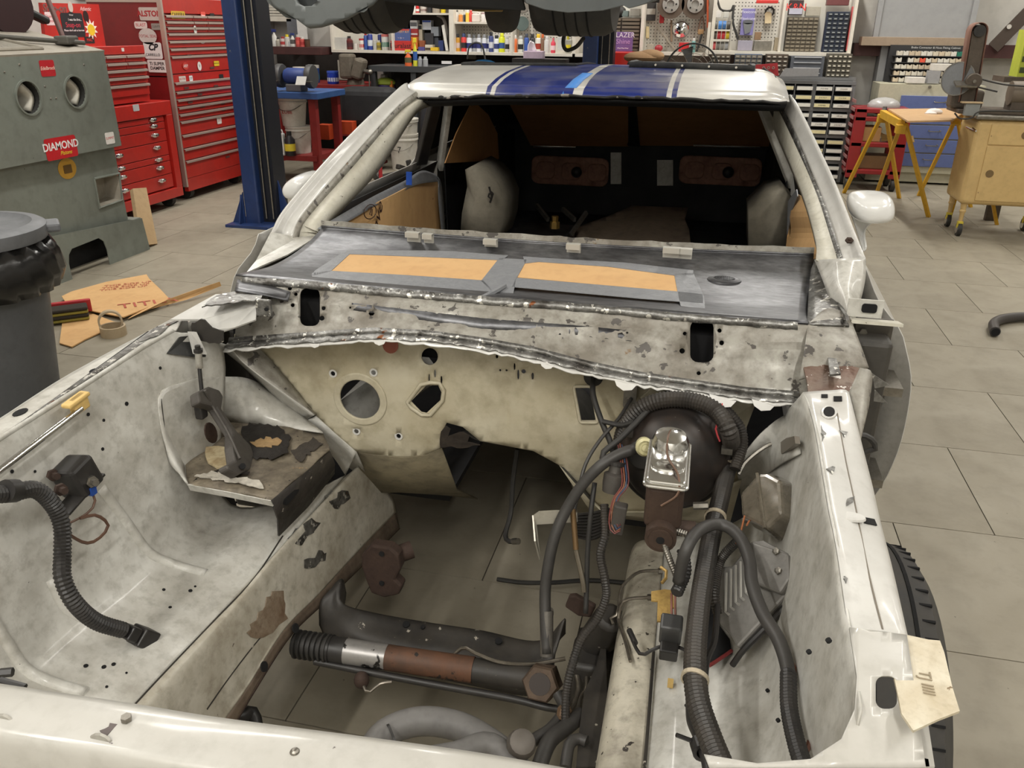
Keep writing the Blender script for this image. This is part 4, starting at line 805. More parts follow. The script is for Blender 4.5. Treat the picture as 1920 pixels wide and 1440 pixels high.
# dark hole in the driver inner fender and stray bits
MB().add([U(x, y, Z=.535) for x, y in [(1318, 1060), (1352, 1050), (1352, 1110), (1346, 1170), (1368, 1200), (1372, 1225), (1335, 1245), (1312, 1230)]], [tuple(range(8))]).build('fender_opening', HOLE, car, solid=.003)
MB().tube(UZ([(1330, 1248, .55), (1350, 1235, .55), (1372, 1220, .55)]), .003, 6).build('red_lead', P(120, 44, 44), car, smooth=1)
MB().obox(U(1257, 1281, Z=.50), (.009, .012, .009)).build('yellow_clip', YC, car)
for x, y in [(1288, 1324), (1383, 1425), (1440, 1296), (1460, 1352), (1555, 1203), (1518, 1224)]:
    pz = U(x, y, Z=.52) if x < 1400 else U(x, y, X=.165); MB().lathe([(.003, 0), (.003, .003)], pz, (-.6, 0, .8), 8).build('drain_hole', HOLE, car)
# small conduit with tie at the front, washer lines by the wall
MB().tube(UZ([(1296, 1300, .56), (1298, 1350, .57), (1310, 1380, .59), (1325, 1420, .60), (1330, 1450, .60)]), .0085, 10).build('front_sleeve', BLKP, car, smooth=1)
MB().ring(U(1312, 1392, Z=.595), V((.2, -.8, .1)), .014, .009, .02, 14).build('tie_wrap', BLKP, car); MB().tube([U(1300, 1390, Z=.60), U(1268, 1378, Z=.61)], .003, 6).build('tie_tail', BLKP, car)
MB().tube(UY([(1385, 890, 1.42), (1400, 865, 1.44), (1440, 835, 1.46), (1490, 818, 1.47)]), .004, 6).build('vent_pipe', STEELB, car, smooth=1)
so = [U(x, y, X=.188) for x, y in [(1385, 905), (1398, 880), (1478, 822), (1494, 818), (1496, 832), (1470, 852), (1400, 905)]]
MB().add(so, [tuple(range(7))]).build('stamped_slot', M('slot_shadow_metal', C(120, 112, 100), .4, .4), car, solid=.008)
MB().loft([UY([(1380, 870, 1.46), (1440, 800, 1.47), (1500, 765, 1.49)]), UX([(1390, 935, .165), (1450, 880, .18), (1500, 850, .195)])], 14, 4).build('driver_tower_panel', PAINTD, car, smooth=2, solid=.003)
MB().tube(UZ([(1395, 940, .70), (1412, 930, .70), (1398, 975, .70)]), .006, 8).build('sensor_body', CHROME, car, smooth=1)
# ---- crossmember, steering rack, engine mount, hoses below
k0 = UZ([(640, 1085, .34), (640, 1130, .31), (700, 1150, .26), (800, 1168, .25), (900, 1183, .25), (1010, 1203, .25), (1060, 1160, .33)])
k1_ = UZ([(600, 1130, .31), (625, 1175, .26), (700, 1205, .235), (800, 1225, .235), (900, 1245, .235), (1000, 1262, .235), (1040, 1235, .26)])
km = MB().loft([[p + V((0, .015, -.05)) for p in k0], k0, [(a + b) / 2 + V((0, 0, .004)) for a, b in zip(k0, k1_)], k1_, [p + V((0, -.012, -.05)) for p in k1_]], 40, 4).build('front_crossmember', BLACKG, car, smooth=2, solid=.004); lab(km, 'black paint-flecked front crossmember')
for x, y, r_ in [(762, 1172, .008), (793, 1177, .005), (935, 1203, .008)]: MB().lathe([(r_, 0), (r_, .004)], U(x, y, Z=.254), (0, -.3, 1), 14).build('crossmember_hole', HOLE, km)
mb = MB(); mb.cyl((-.13, 1.33, .30), (-.09, 1.28, .44), .04, .03); mb.box(-.16, -.08, 1.24, 1.36, .22, .34); mb.build('spring_tower', BLACKG, car, smooth=1, bevel=.01)
mb = MB(); mb.add([U(x, y, Y=1.30) for x, y in [(1060, 1135), (1068, 1115), (1080, 1114), (1118, 1135), (1108, 1155), (1085, 1152)]], [tuple(range(6))]); mb.build('mount_plate', RUSTB, car, solid=.012, bevel=.003)
ra, rb_ = U(560, 1208, Z=.27), U(1022, 1276, Z=.265); dr = rb_ - ra
def rk(t): return ra + dr * t
s1 = MB().sweep([rk(i / 60 * .16 - .02) for i in range(61)], [.030 if (i // 4) % 2 else .024 for i in range(61)], 18).build('rack_boot', BLK, car, smooth=1); lab(s1, 'ribbed black steering rack boot')
sr = MB().cyl(rk(.12), rk(.2), .027, n=20).build('rack_collar', BLKP, car, smooth=1)
lab(MB().cyl(rk(.18), rk(.37), .0265, n=24).build('rack_tube', M('flaking_silver', C(150, 148, 146), .35, .5, g=C(120, 118, 116), ga=.3, gs=20, s=C(34, 32, 30), st=.585, ss=22), car, smooth=1), 'silver flaking section of the steering rack')
lab(MB().cyl(rk(.365), rk(.72), .0262, n=24).build('rack_tube', M('rack_rust', C(74, 56, 46), .55, .3, g=C(122, 82, 58), ga=.7, gs=12, s=C(40, 35, 32), st=.6, ss=30), car, smooth=1), 'rust-brown section of the steering rack')
MB().cyl(rk(.71), rk(.97), .0245, n=24).build('rack_housing', BLACKG, car, smooth=1)
pc = U(1012, 1283, Z=.285); mb = MB().lathe([(.038, -.05), (.038, -.006), (.034, 0), (.022, 0), (.022, -.01), (.019, -.03)], pc, V((-.05, -.75, .5)), 6); mb.build('pinion_nut', M('rust_nut', C(96, 80, 66), .6, .3, g=C(62, 50, 42), ga=.6, gs=26), car); MB().lathe([(.0215, -.012), (.0215, .0012)], pc, V((-.05, -.75, .5)), 22).build('pinion_bore', M('bore_dark', C(52, 44, 40), .6), car, smooth=1)
mb = MB().tube(UZ([(590, 1240, .25), (700, 1262, .245), (850, 1290, .24), (960, 1310, .24), (1020, 1325, .24), (1050, 1330, .24)]), .0075, 10); mb.build('rack_transfer_pipe', BLKP, car, smooth=1)
MB().tube(UZ([(681, 1268, .24), (683, 1290, .235), (692, 1298, .235), (712, 1282, .24), (735, 1278, .243)]), .0035, 8).build('transfer_line', SL, car, smooth=1)
MB().tube(UZ([(850, 1228, .28), (870, 1214, .30), (895, 1226, .30), (940, 1242, .295), (1000, 1245, .29), (1060, 1235, .30)]), .004, 8).build('rack_line', SL, car, smooth=1)
MB().ball(U(678, 1275, Z=.24), .016, 1, 1, 1.2).build('rack_bushing', RUSTB, car, smooth=1)
# engine mount on the passenger rail
mq = [(682, 1035), (700, 1015), (735, 1020), (752, 1035), (755, 1060), (745, 1080), (758, 1092), (752, 1108), (725, 1114), (700, 1105), (690, 1080), (682, 1055)]
em_ = MB().add([U(x, y, Y=1.42) for x, y in mq], [tuple(range(12))]).build('engine_mount', RUSTB, car, solid=.03, bevel=.005); lab(em_, 'rust-brown engine mount on the passenger rail')
MB().cyl(U(745, 1040, Y=1.44), U(772, 1030, Y=1.46), .02, n=16).build('mount_bushing', RUSTB, em_, smooth=1)
for x, y in [(716, 1038), (716, 1093)]: MB().lathe([(.006, 0), (.006, .003)], U(x, y, Y=1.404), (0, -1, 0), 12).build('mount_hole', HOLE, em_)
# sway bar and coiled hoses
MB().tube([V((-.86, 1.1, .25)), U(440, 1345, Z=.25), U(470, 1335, Z=.24), U(480, 1370, Z=.22), U(470, 1420, Z=.2)], .014, 12).build('sway_bar', BLKP, car, smooth=1)
lh = MB().tube(UZ([(700, 1450, .36), (700, 1405, .37), (730, 1370, .38), (790, 1352, .39), (860, 1362, .39), (920, 1395, .385), (960, 1430, .38), (985, 1470, .38)]), .024, 16).build('radiator_hose', RHOSE, car, smooth=1); lab(lh, 'large grey hose coiled behind the radiator support')
MB().tube(UZ([(760, 1450, .385), (800, 1425, .40), (860, 1412, .405), (905, 1395, .405), (935, 1405, .40), (960, 1445, .40)]), .019, 14).build('radiator_hose', RHOSE, car, smooth=1)
MB().ring(U(735, 1388, Z=.385), V((.5, .4, .1)), .0265, .0235, .004, 20).build('hose_tie', BLKP, lh)
MB().lathe([(.022, 0), (.024, .015), (.02, .03), (.012, .034)], U(975, 1400, Z=.41), (.2, -.4, .8), 16).build('hose_fitting', P(98, 92, 86, m=.3), lh, smooth=1)
for pts, r_ in [([(1046, 1300, .34), (1058, 1330, .33), (1035, 1365, .33), (1005, 1385, .33), (985, 1400, .34)], .011), ([(1075, 1240, .32), (1085, 1290, .31), (1070, 1330, .32), (1060, 1335, .33)], .0055), ([(1098, 1240, .32), (1100, 1290, .31), (1088, 1310, .31), (1086, 1340, .32)], .0055), ([(1090, 1340, .34), (1060, 1365, .35), (1030, 1390, .36), (1010, 1440, .36)], .014), ([(1060, 1440, .36), (1068, 1395, .37), (1085, 1385, .37), (1100, 1390, .37)], .010)]:
    MB().tube(UZ(pts), r_, 10).build('power_steering_line', HOSE if r_ > .009 else SL, car, smooth=1)
MB().lathe([(.011, 0), (.013, .006), (.013, .018), (.009, .024)], U(1056, 1350, Z=.335), (0, .6, .6), 6).build('line_union', P(120, 96, 74, m=.3), car)
MB().add([U(x, y, Z=.36) for x, y in [(1095, 1300), (1118, 1250), (1135, 1180), (1138, 1300), (1120, 1440), (1080, 1440), (1085, 1380)]], [tuple(range(7))]).build('rail_bracket', BLACKG, car, solid=.006)
# ---- windscreen pillars
def pillar(edges, name, lb, sgn):
    L = []
    for pts, mt in edges: L.append(pts)
    return L
PL = [UX([(508, 438, -1.10), (538, 386, -1.10), (640, 270, -1.06), (745, 168, -1.02), (764, 156, -1.012)]),
      UX([(528, 444, -1.085), (556, 398, -1.08), (650, 288, -1.04), (745, 190, -1.0), (766, 168, -.992)]),
      UX([(548, 448, -1.055), (566, 404, -1.055), (655, 300, -1.025), (742, 203, -.99), (780, 172, -.975)]),
      UX([(560, 448, -1.045), (575, 412, -1.045), (668, 305, -1.015), (745, 215, -.985), (788, 180, -.97)]),
      UX([(612, 440, -.985), (596, 420, -1.0), (700, 308, -.985), (768, 205, -.96), (800, 184, -.95)])]
pin = [p + V((-.01, .06, -.03)) for p in PL[4]]
lab(MB().loft([[p + V((-.012, .05, -.06)) for p in PL[0]], PL[0], PL[1], PL[2]], 40, 4).build('windscreen_pillar', PAINT, car, smooth=2, solid=.003), 'white windscreen pillar on the passenger side')
MB().loft([PL[2], PL[3]], 40, 2).build('pillar_channel', PATCH, car, smooth=2, solid=.003); MB().loft([PL[3], PL[4], pin], 40, 1, True, False).build('pillar_inner_face', CREAML, car, smooth=2, solid=.003)
PR = [UX([(1622, 485, .352), (1600, 430, .345), (1560, 330, .325), (1500, 205, .268), (1482, 178, .25)]),
      UX([(1600, 500, .335), (1582, 432, .328), (1545, 335, .31), (1490, 214, .255), (1474, 186, .238)]),
      UX([(1588, 510, .318), (1566, 440, .312), (1532, 345, .295), (1478, 220, .242), (1454, 180, .212)]),
      UX([(1575, 505, .308), (1556, 440, .302), (1524, 345, .285), (1470, 225, .235), (1448, 186, .206)]),
      UX([(1530, 488, .262), (1530, 445, .272), (1500, 345, .262), (1448, 225, .22), (1436, 190, .198)])]
pin = [p + V((.01, .06, -.03)) for p in PR[4]]
lab(MB().loft([[p + V((.012, .05, -.06)) for p in PR[0]], PR[0], PR[1], PR[2]], 40, 4).build('windscreen_pillar', PAINT, car, smooth=2, solid=.003), 'white windscreen pillar on the driver side')
MB().loft([PR[2], PR[3]], 40, 2).build('pillar_channel', BARED, car, smooth=2, solid=.003); MB().loft([PR[3], PR[4], pin], 40, 1, True, False).build('pillar_inner_face', CREAML, car, smooth=2, solid=.003)
for x, y, X_ in [(650, 342, -1.045), (672, 342, -1.045)][1:] + [(1592, 452, .33), (1502, 244, .272)]:
    MB().lathe([(.009, 0), (.009, .004), (.003, .004), (.003, .007)], U(x, y, X=X_), V((0, -.5, .8)), 6).build('trim_stud', RUSTB, car)
# pillar feet
fl = [U(x, y, X=X_) for x, y, X_ in [(508, 436, -1.1), (560, 446, -1.045), (604, 438, -1.0), (590, 447, -1.0), (540, 478, -1.02), (462, 512, -1.075), (480, 490, -1.085)]]
MB().add(fl, [tuple(range(7))]).build('pillar_foot', PAINTD, car, solid=.004)
fl3 = [UX(l) for l in ([(1528, 488, .262), (1545, 530, .272), (1566, 580, .292), (1590, 614, .31)], [(1575, 486, .30), (1585, 535, .305), (1592, 585, .306), (1593, 616, .311)], [(1622, 484, .352), (1622, 520, .35), (1612, 565, .338), (1596, 618, .315)])]
fr_ = [U(x, y, X=X_) for x, y, X_ in [(1524, 488, .262), (1560, 478, .29), (1600, 480, .33), (1622, 486, .35), (1618, 540, .345), (1598, 590, .325), (1590, 612, .31), (1562, 590, .30), (1545, 540, .285)]]
MB().loft(fl3, 20, 5).build('pillar_foot', PAINTD, car, smooth=2, solid=.004)
q = jag([(1548, 515), (1558, 530), (1570, 560), (1590, 600), (1575, 596), (1555, 565), (1540, 530)], 1.5, 8); MB().add([U(x, y, X=.295) for x, y in q], [tuple(range(len(q)))]).build('scraped_weld', BARED, car, solid=.006)
# ---- roof: front panel, T-bar, side rails, rear panel
RX = -.412
def stripes(nm, base):
    mt = bpy.data.materials.new(nm); mt.use_nodes = True; nt = mt.node_tree; N = nt.nodes.new; L = nt.links.new; b = nt.nodes['Principled BSDF']
    tc = N('ShaderNodeTexCoord'); sp = N('ShaderNodeSeparateXYZ'); L(tc.outputs['Object'], sp.inputs[0])
    ab = N('ShaderNodeMath'); ab.operation = 'ABSOLUTE'; L(sp.outputs[0], ab.inputs[0])
    rp = N('ShaderNodeValToRGB'); rp.color_ramp.interpolation = 'CONSTANT'; L(ab.outputs[0], rp.inputs[0]); e = rp.color_ramp.elements
    wht = (*C(214, 212, 206), 1); bl = (*BLUE, 1); e[0].color = wht; e[0].position = 0; e[1].position = .014; e[1].color = bl
    for ps, c_ in [(.270, wht), (.286, bl), (.302, wht)]: el = e.new(ps); el.color = c_
    nz = N('ShaderNodeTexNoise'); nz.inputs['Scale'].default_value = 5; nz.inputs['Detail'].default_value = 6; L(tc.outputs['Object'], nz.inputs['Vector'])
    mr = N('ShaderNodeMapRange'); mr.inputs[1].default_value = .45; mr.inputs[2].default_value = .68; mr.inputs[4].default_value = .42; L(nz.outputs[0], mr.inputs[0])
    mx = N('ShaderNodeMix'); mx.data_type = 'RGBA'; L(mr.outputs[0], mx.inputs[0]); L(rp.outputs[0], mx.inputs[6]); mx.inputs[7].default_value = (*C(150, 146, 140), 1)
    L(mx.outputs[2], b.inputs['Base Color']); b.inputs['Roughness'].default_value = .3; b.inputs['Coat Weight'].default_value = .4
    return mt
STR = stripes('striped_roof_paint', None)
def rz(dx, y):
    zc = interp(y, [(2.66, 1.255), (2.70, 1.272), (2.74, 1.290), (2.85, 1.309), (3.0, 1.323), (3.2, 1.331), (3.35, 1.335), (3.6, 1.331), (3.9, 1.314), (4.05, 1.30)])
    a = abs(dx); return zc - .006 * (a / .6) ** 2 - 1.2 * max(0, a - .58) ** 1.5
def roofp(dx, y): 
    yy = y + .10 * (dx / .6) ** 2 * (1 if y < 2.9 else max(0, 1 - (y - 2.9) / .3)); return V((RX + dx, yy, rz(dx, y)))
xs = [-.625 + 1.275 * i / 50 for i in range(51)]
def rpatch(nm, x0, x1, y0, y1, lb=None, nx=30, ny=10):
    rows = [[roofp(lerp(x0, x1, i / nx), lerp(y0, y1, j / ny)) for i in range(nx + 1)] for j in range(ny + 1)]
    o = MB().grid(rows).build(nm, STR, car, smooth=2, solid=.004, off=-1, origin=(RX, 3, 1.3)); return lab(o, lb) if lb else o
rpatch('roof_front', -.625, .65, 2.74, 3.3, 'white roof front with wide blue racing stripes', 50, 16)
rpatch('roof_bar', -.10, .10, 3.3, 3.86); rpatch('roof_rear', -.60, .60, 3.86, 4.04, None, 40, 8)
rpatch('roof_side_rail', -.625, -.55, 3.3, 3.86, None, 6, 8); rpatch('roof_side_rail', .55, .625, 3.3, 3.86, None, 6, 8)
# windscreen header face and torn black adhesive
hd = [[roofp(x, 2.74) for x in xs], [V((RX + x * .985, roofp(x, 2.74).y - .035, interp(x, [(-.62, 1.240), (-.3, 1.262), (0, 1.272), (.3, 1.270), (.62, 1.262)]))) for x in xs]]
MB().grid(hd).build('roof_header', STR, car, smooth=2, solid=.003, origin=(RX, 3, 1.3))
ad = [[p + V((0, -.004, -.001 + random.uniform(-.002, .004))) for p in hd[1]], [p + V((0, .012, -.006 + random.uniform(-.003, .002))) for p in hd[1]]]
MB().grid(ad).build('header_adhesive', M('old_adhesive', C(30, 29, 29), .6, s=C(140, 134, 126), st=.63, ss=26, g=C(60, 57, 54), ga=.5, gs=30), car, smooth=2, solid=.006)
for k in range(10):
    x = random.uniform(-.5, .55); p = hd[1][int((x + .625) * 40)] + V((0, -.003, 0)); MB().ball(p, .008, random.uniform(1, 2.5), .6, .7, 8).build('adhesive_lump', M('old_adhesive', C(30)), car, smooth=1)
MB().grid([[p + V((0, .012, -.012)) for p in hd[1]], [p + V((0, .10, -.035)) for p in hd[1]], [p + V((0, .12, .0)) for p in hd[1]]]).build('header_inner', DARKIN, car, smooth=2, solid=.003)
# blue masking tape on the centre stripe
mt_t = M('blue_masking_tape', C(64, 138, 220), .6, g=C(50, 116, 196), ga=.3, gs=30)
row = []
for j in range(12):
    y = 2.74 + .26 * j / 11; o_ = lerp(-.028, -.012, j / 11); row.append([roofp(o_ - .018, y) + V((0, 0, .0012)), roofp(o_ + .018, y) + V((0, 0, .0012))])
row.insert(0, [hd[1][23] + V((-.012, -.002, 0)), hd[1][24] + V((.0, -.002, 0))])
MB().grid(row).build('masking_tape', mt_t, car, smooth=2, solid=.0008)
# T-top openings: dark lids, black gasket frames with screws
for s_ in (-1, 1):
    rows = [[roofp(s_ * lerp(.10, .55, i / 10), lerp(3.3, 3.86, j / 8)) + V((0, 0, -.03)) for i in range(11)] for j in range(9)]
    MB().grid(rows).build('t_top_cover', DARKIN, car, smooth=2, solid=.006)
    loop = [roofp(s_ * lerp(.10, .55, i / 14), 3.3) for i in range(15)] + [roofp(s_ * .555, lerp(3.3, 3.86, i / 10)) for i in range(1, 11)] + [roofp(s_ * lerp(.55, .10, i / 14), 3.86) for i in range(1, 15)] + [roofp(s_ * .10, lerp(3.86, 3.3, i / 10)) for i in range(1, 10)]
    g0 = [p + V((0, 0, -.004)) for p in loop]; hgt = .019 if s_ > 0 else .007
    cen = sum(loop, V()) / len(loop); g1 = [p + V((0, 0, hgt)) for p in loop]; g2 = [p.lerp(cen, .05) + V((0, 0, hgt - .002)) for p in loop]; g3 = [p.lerp(cen, .06) + V((0, 0, -.02)) for p in loop]
    gk = MB().grid([r_ + [r_[0]] for r_ in (g0, g1, g2, g3)]).build('t_top_gasket', M('gasket_black', C(40, 42, 44), .5, g=C(90, 88, 84), ga=.4, gs=20), car, smooth=1, solid=.002)
    if s_ > 0:
        for i in (3, 6, 9, 12): p = loop[i] + V((0, -.002, .010)); MB().lathe([(.005, 0), (.004, .003)], p, (0, -1, .2), 10).build('gasket_screw', STEELB, gk)
# ---- doors
def door(nm, s_, Xc, Y_, prof, lb):
    d = []
    for y in (Y_, Y_ + .05, Y_ + .5, Y_ + 1.0, Y_ + 1.36): d.append([V((x + s_ * (.012 if y > Y_ + .3 else 0), y, z)) for x, z in prof])
    o = MB().loft(d, 26, 3).build('door_skin', PAINT, car, smooth=2, solid=.004); lab(o, lb)
    inn = [V((x - s_ * interp(z, [(.2, .05), (.7, .085), (.95, .03), (1, .015)]), Y_ + .015, z)) for x, z in prof]
    MB().loft([d[0], inn], 26, 2).build('door_front_edge', M('door_edge_grey', C(132, 130, 125), .4, g=C(98, 95, 88), ga=.5, gs=12), car, smooth=2, solid=.003)
    in2 = [V((p.x - s_ * .03, Y_ + .10, p.z)) for p in inn]; MB().loft([inn, in2], 20, 2).build('door_jamb_face', M('jamb_grey', C(88, 86, 82), .45, g=C(58, 55, 50), ga=.5, gs=12), car, smooth=2, solid=.003)
    in3 = [V((p.x - s_ * .0, Y_ + 1.36, p.z)) for p in in2]; MB().loft([in2, in3], 12, 2).build('door_inner_panel', DARKIN, car, smooth=2, solid=.003)
    MB().grid([[d[-1][0], d[-1][-1]], [in3[0], in3[-1]]]).build('door_rear_edge', PAINT, car, solid=.003)
pr = [(.363, .995), (.408, .912), (.462, .852), (.486, .800), (.508, .735), (.516, .655), (.515, .56), (.50, .47), (.478, .40), (.46, .30), (.43, .23)]
door('door', 1, 0, 1.905, pr, 'white door skin on the driver side')
door('door', -1, 0, 1.95, [(-.745 - x, z) for x, z in [(.385, .958)] + pr[1:]], 'white door skin on the passenger side')
# hinge pillar behind the missing fender (driver side)
MB().box(.26, .40, 1.66, 1.95, .30, .90).build('hinge_pillar', M('hinge_pillar_grey', C(70, 67, 62), .5, g=C(46, 43, 39), ga=.6, gs=9), car, bevel=.01)
MB().box(-1.12, -1.03, 1.66, 1.95, .30, .80).build('hinge_pillar', MATS['hinge_pillar_grey'], car, bevel=.01)
hp_ = MB().obox(U(1632, 640, Y=1.72), (.075, .012, .10)).build('door_hinge', M('hinge_metal', C(86, 82, 76), .5, .5), car, bevel=.003)
for x, y in [(1618, 622), (1630, 650), (1605, 628)]: MB().lathe([(.008, 0), (.008, .006)], U(x, y, Y=1.71), (0, -1, 0), 6).build('bolt', STEELB, hp_)
MB().obox(U(1622, 578, Y=1.66), (.065, .004, .036)).build('fender_tab', PAINTD, car); MB().prism(rrect(-.014, -.009, .014, .009, .005), frame4(U(1630, 578, Y=1.656), (1, 0, 0), (0, 0, 1)), .002).build('tab_hole', HOLE, car)
MB().obox(U(1640, 604, Y=1.66), (.095, .05, .006), Matrix.Rotation(-.2, 3, 'X')).build('fender_bracket', CREAML, car)
MB().box(.40, .47, 1.80, 1.92, .50, .52).build('hinge_arm', STEELB, car); MB().box(.40, .47, 1.80, 1.92, .73, .75).build('hinge_arm', STEELB, car)
MB().tube(UY([(1610, 815, 1.5), (1630, 820, 1.5), (1642, 840, 1.5), (1618, 850, 1.5), (1625, 870, 1.5)]), .006, 8).build('door_harness', HOSE, car, smooth=1)
MB().loft([[V((x, 1.70, z)) for x, z in [(.30, .86), (.33, .7), (.33, .5)]], [V((x, 1.40, z)) for x, z in [(.285, .84), (.30, .7), (.30, .5)]]], 8, 2).build('wheelhouse_side', PAINTD, car, smooth=2, solid=.003)
MB().loft([[V((x, 1.70, z)) for x, z in [(-1.08, .86), (-1.11, .7), (-1.11, .5)]], [V((x, 1.0, z)) for x, z in [(-1.08, .86), (-1.08, .7), (-1.08, .6)]]], 8, 2).build('wheelhouse_side', PAINTD, car, smooth=2, solid=.003)
# sills and quarter panels
for s_, xo in ((1, .47), (-1, -1.215)):
    MB().box(min(xo, xo - s_ * .12), max(xo, xo - s_ * .12), 1.9, 3.35, .2, .31).build('sill', PAINT, car, bevel=.02)
    qp = [(xo - s_ * .06, .98), (xo + s_ * .03, .85), (xo + s_ * .06, .65), (xo + s_ * .05, .45), (xo, .26)]
    rows = []
    for y in (3.30, 3.6, 4.1, 4.6, 4.72): rows.append([V((x - s_ * (.05 if y > 4.65 else 0), y, z)) for x, z in qp])
    MB().loft(rows, 16, 3).build('quarter_panel', PAINT, car, smooth=2, solid=.004)
    # quarter window cardboard and roof side
    MB().loft([[roofp(s_ * .62, 3.2), roofp(s_ * .62, 3.6), roofp(s_ * .60, 3.98), V((RX + s_ * .58, 4.5, 1.06))], [V((xo - s_ * .06, 3.32, .98)), V((xo - s_ * .06, 3.8, .985)), V((xo - s_ * .05, 4.2, .985)), V((xo - s_ * .04, 4.7, .98))]], 12, 3).build('quarter_pillar', DARKIN, car, smooth=2, solid=.006)
    MB().bar((RX + s_ * .60, 3.18, 1.265), (xo - s_ * .08, 3.28, .95), .05, .03).build('door_pillar', BLKP, car, bevel=.006)
    MB().bar((RX + s_ * .575, 3.24, 1.255), (xo - s_ * .13, 3.38, .92), .02, .05).build('pillar_weatherstrip', PAINTD, car, bevel=.004)
    # inner quarter
    MB().grid([[V((xo - s_ * .18, 3.35, .24)), V((xo - s_ * .18, 4.65, .24))], [V((xo - s_ * .16, 3.35, .95)), V((xo - s_ * .16, 4.65, .95))]]).build('inner_quarter', DARKIN, car, solid=.004)
CARDD = M('cardboard_dark', C(170, 124, 74), .8, g=C(140, 98, 56), ga=.4, gs=6)
tag(MB().add([U(x, y, X=-.955) for x, y in [(886, 188), (915, 215), (932, 250), (935, 298), (890, 303), (834, 306), (855, 250)]], [tuple(range(7))]).build('quarter_window_card', CARDD, None, solid=.004), 'brown cardboard covering the passenger quarter window', 'cardboard')
hx = thing('hatch_card', 'large cardboard sheets taped over the rear hatch glass', 'cardboard', (-.4, 4.3, 1.0))
for x0, x1 in ((950, 1178), (1188, 1450)):
    a, b, c_, d_ = U(x0, 184, Y=3.95), U(x1, 190, Y=3.95), U(x1 - (8 if x1 > 1400 else 0), 274, Y=4.55), U(x0 + (45 if x0 < 1000 else 0), 272, Y=4.55)
    MB().add([a, b, c_, d_], [(0, 1, 2, 3)]).build('cardboard_sheet', CARDD, hx, solid=.005)
MB().add([U(1176, 184, Y=3.93), U(1192, 184, Y=3.93), U(1200, 275, Y=4.53), U(1176, 272, Y=4.53)], [(0, 1, 2, 3)]).build('tape_strip', BLKP, hx, solid=.003)
MB().add([V((-1.0, 4.0, 1.30)), V((.20, 4.0, 1.30)), V((.22, 4.68, .97)), V((-1.0, 4.68, .97))], [(0, 1, 2, 3)]).build('hatch_outer', PAINT, car, solid=.006)
for s_ in (-1, 1): hxx = -1.0 if s_ < 0 else .21; MB().add([V((hxx, 3.98, 1.29)), V((hxx, 4.68, .97)), V((hxx + s_ * .2, 4.7, .96)), V((hxx + s_ * .17, 4.2, .99)), V((hxx + s_ * .04, 3.98, 1.25))], [(0, 1, 2, 3, 4)]).build('hatch_side', DARKIN, car, solid=.01)
MB().cyl(U(1000, 274, Y=4.5), U(1080, 276, Y=4.5), .008).build('hatch_edge_trim', CHROME, car); MB().cyl(U(1300, 272, Y=4.5), U(1425, 276, Y=4.5), .008).build('hatch_edge_trim', CHROME, car)
MB().box(-1.22, .48, 4.66, 4.70, .3, 1.0).build('tail_panel', DARKIN, car)
LAMP = M('lamp_back_brown', C(166, 122, 102), .6, g=C(84, 56, 46), ga=.7, gs=12)
for x0, x1 in ((998, 1140), (1276, 1424)):
    a = U(x0, 290, Y=4.64); b = U(x1, 350, Y=4.64); wd, ht = b.x - a.x, a.z - b.z
    o = MB().prism(rrect(0, -ht, wd, 0, .04), frame4(a, (1, 0, 0), (0, 0, 1)), .02).build('tail_lamp_back', LAMP, car, bevel=.006); lab(o, 'brown back of a tail lamp inside the trunk, %s of the two' % ('left' if x0 < 1100 else 'right'))
    for k in range(3): MB().prism(rrect(.03 + k * wd / 3, -ht + .03, wd / 3 * (k + 1) - .01, -.03, .03), frame4(a + V((0, -.02, 0)), (1, 0, 0), (0, 0, 1)), .012).build('lamp_cell', LAMP, o, bevel=.006)
    MB().ball(a + V((wd * .6, -.045, -ht * .5)), .03).build('bulb_socket', BLKP, o, smooth=1)
for x0, x1, y0, y1 in [(1145, 1165, 286, 345), (1232, 1262, 300, 348)]:
    MB().add([U(x0, y0, Y=4.65), U(x1, y0, Y=4.65), U(x1, y1, Y=4.65), U(x0, y1, Y=4.65)], [(0, 1, 2, 3)]).build('bare_white_panel', PAINTD, car, solid=.004)
# rear floor, seat riser, tan sheet, draped wheelhouse covers
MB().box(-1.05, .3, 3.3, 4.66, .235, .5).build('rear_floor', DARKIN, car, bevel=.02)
SHEET = M('tan_sheet', C(132, 116, 98), .85, g=C(96, 82, 68), ga=.6, gs=6, bump=.2, bs=20)
def shz(x, y): t = (y - 385) / 90; return U(x, y, Y=lerp(4.40, 3.70, t) + .03 * math.sin(x * .05 + y * .03) - .12 * math.exp(-((x - 1180) / 60) ** 2) * (1 - t))
tag(sheet([(1068, 445), (1085, 425), (1150, 402), (1185, 386), (1290, 390), (1284, 412), (1292, 430), (1298, 478), (1180, 474), (1062, 468)], [], shz, 9).build('cloth_sheet', SHEET, None, smooth=2, solid=.004), 'tan cloth sheet draped over the transmission tunnel', 'sheet')
DR = M('pale_cover', C(138, 132, 118), .85, g=C(98, 92, 80), ga=.5, gs=8, bump=.15, bs=18)
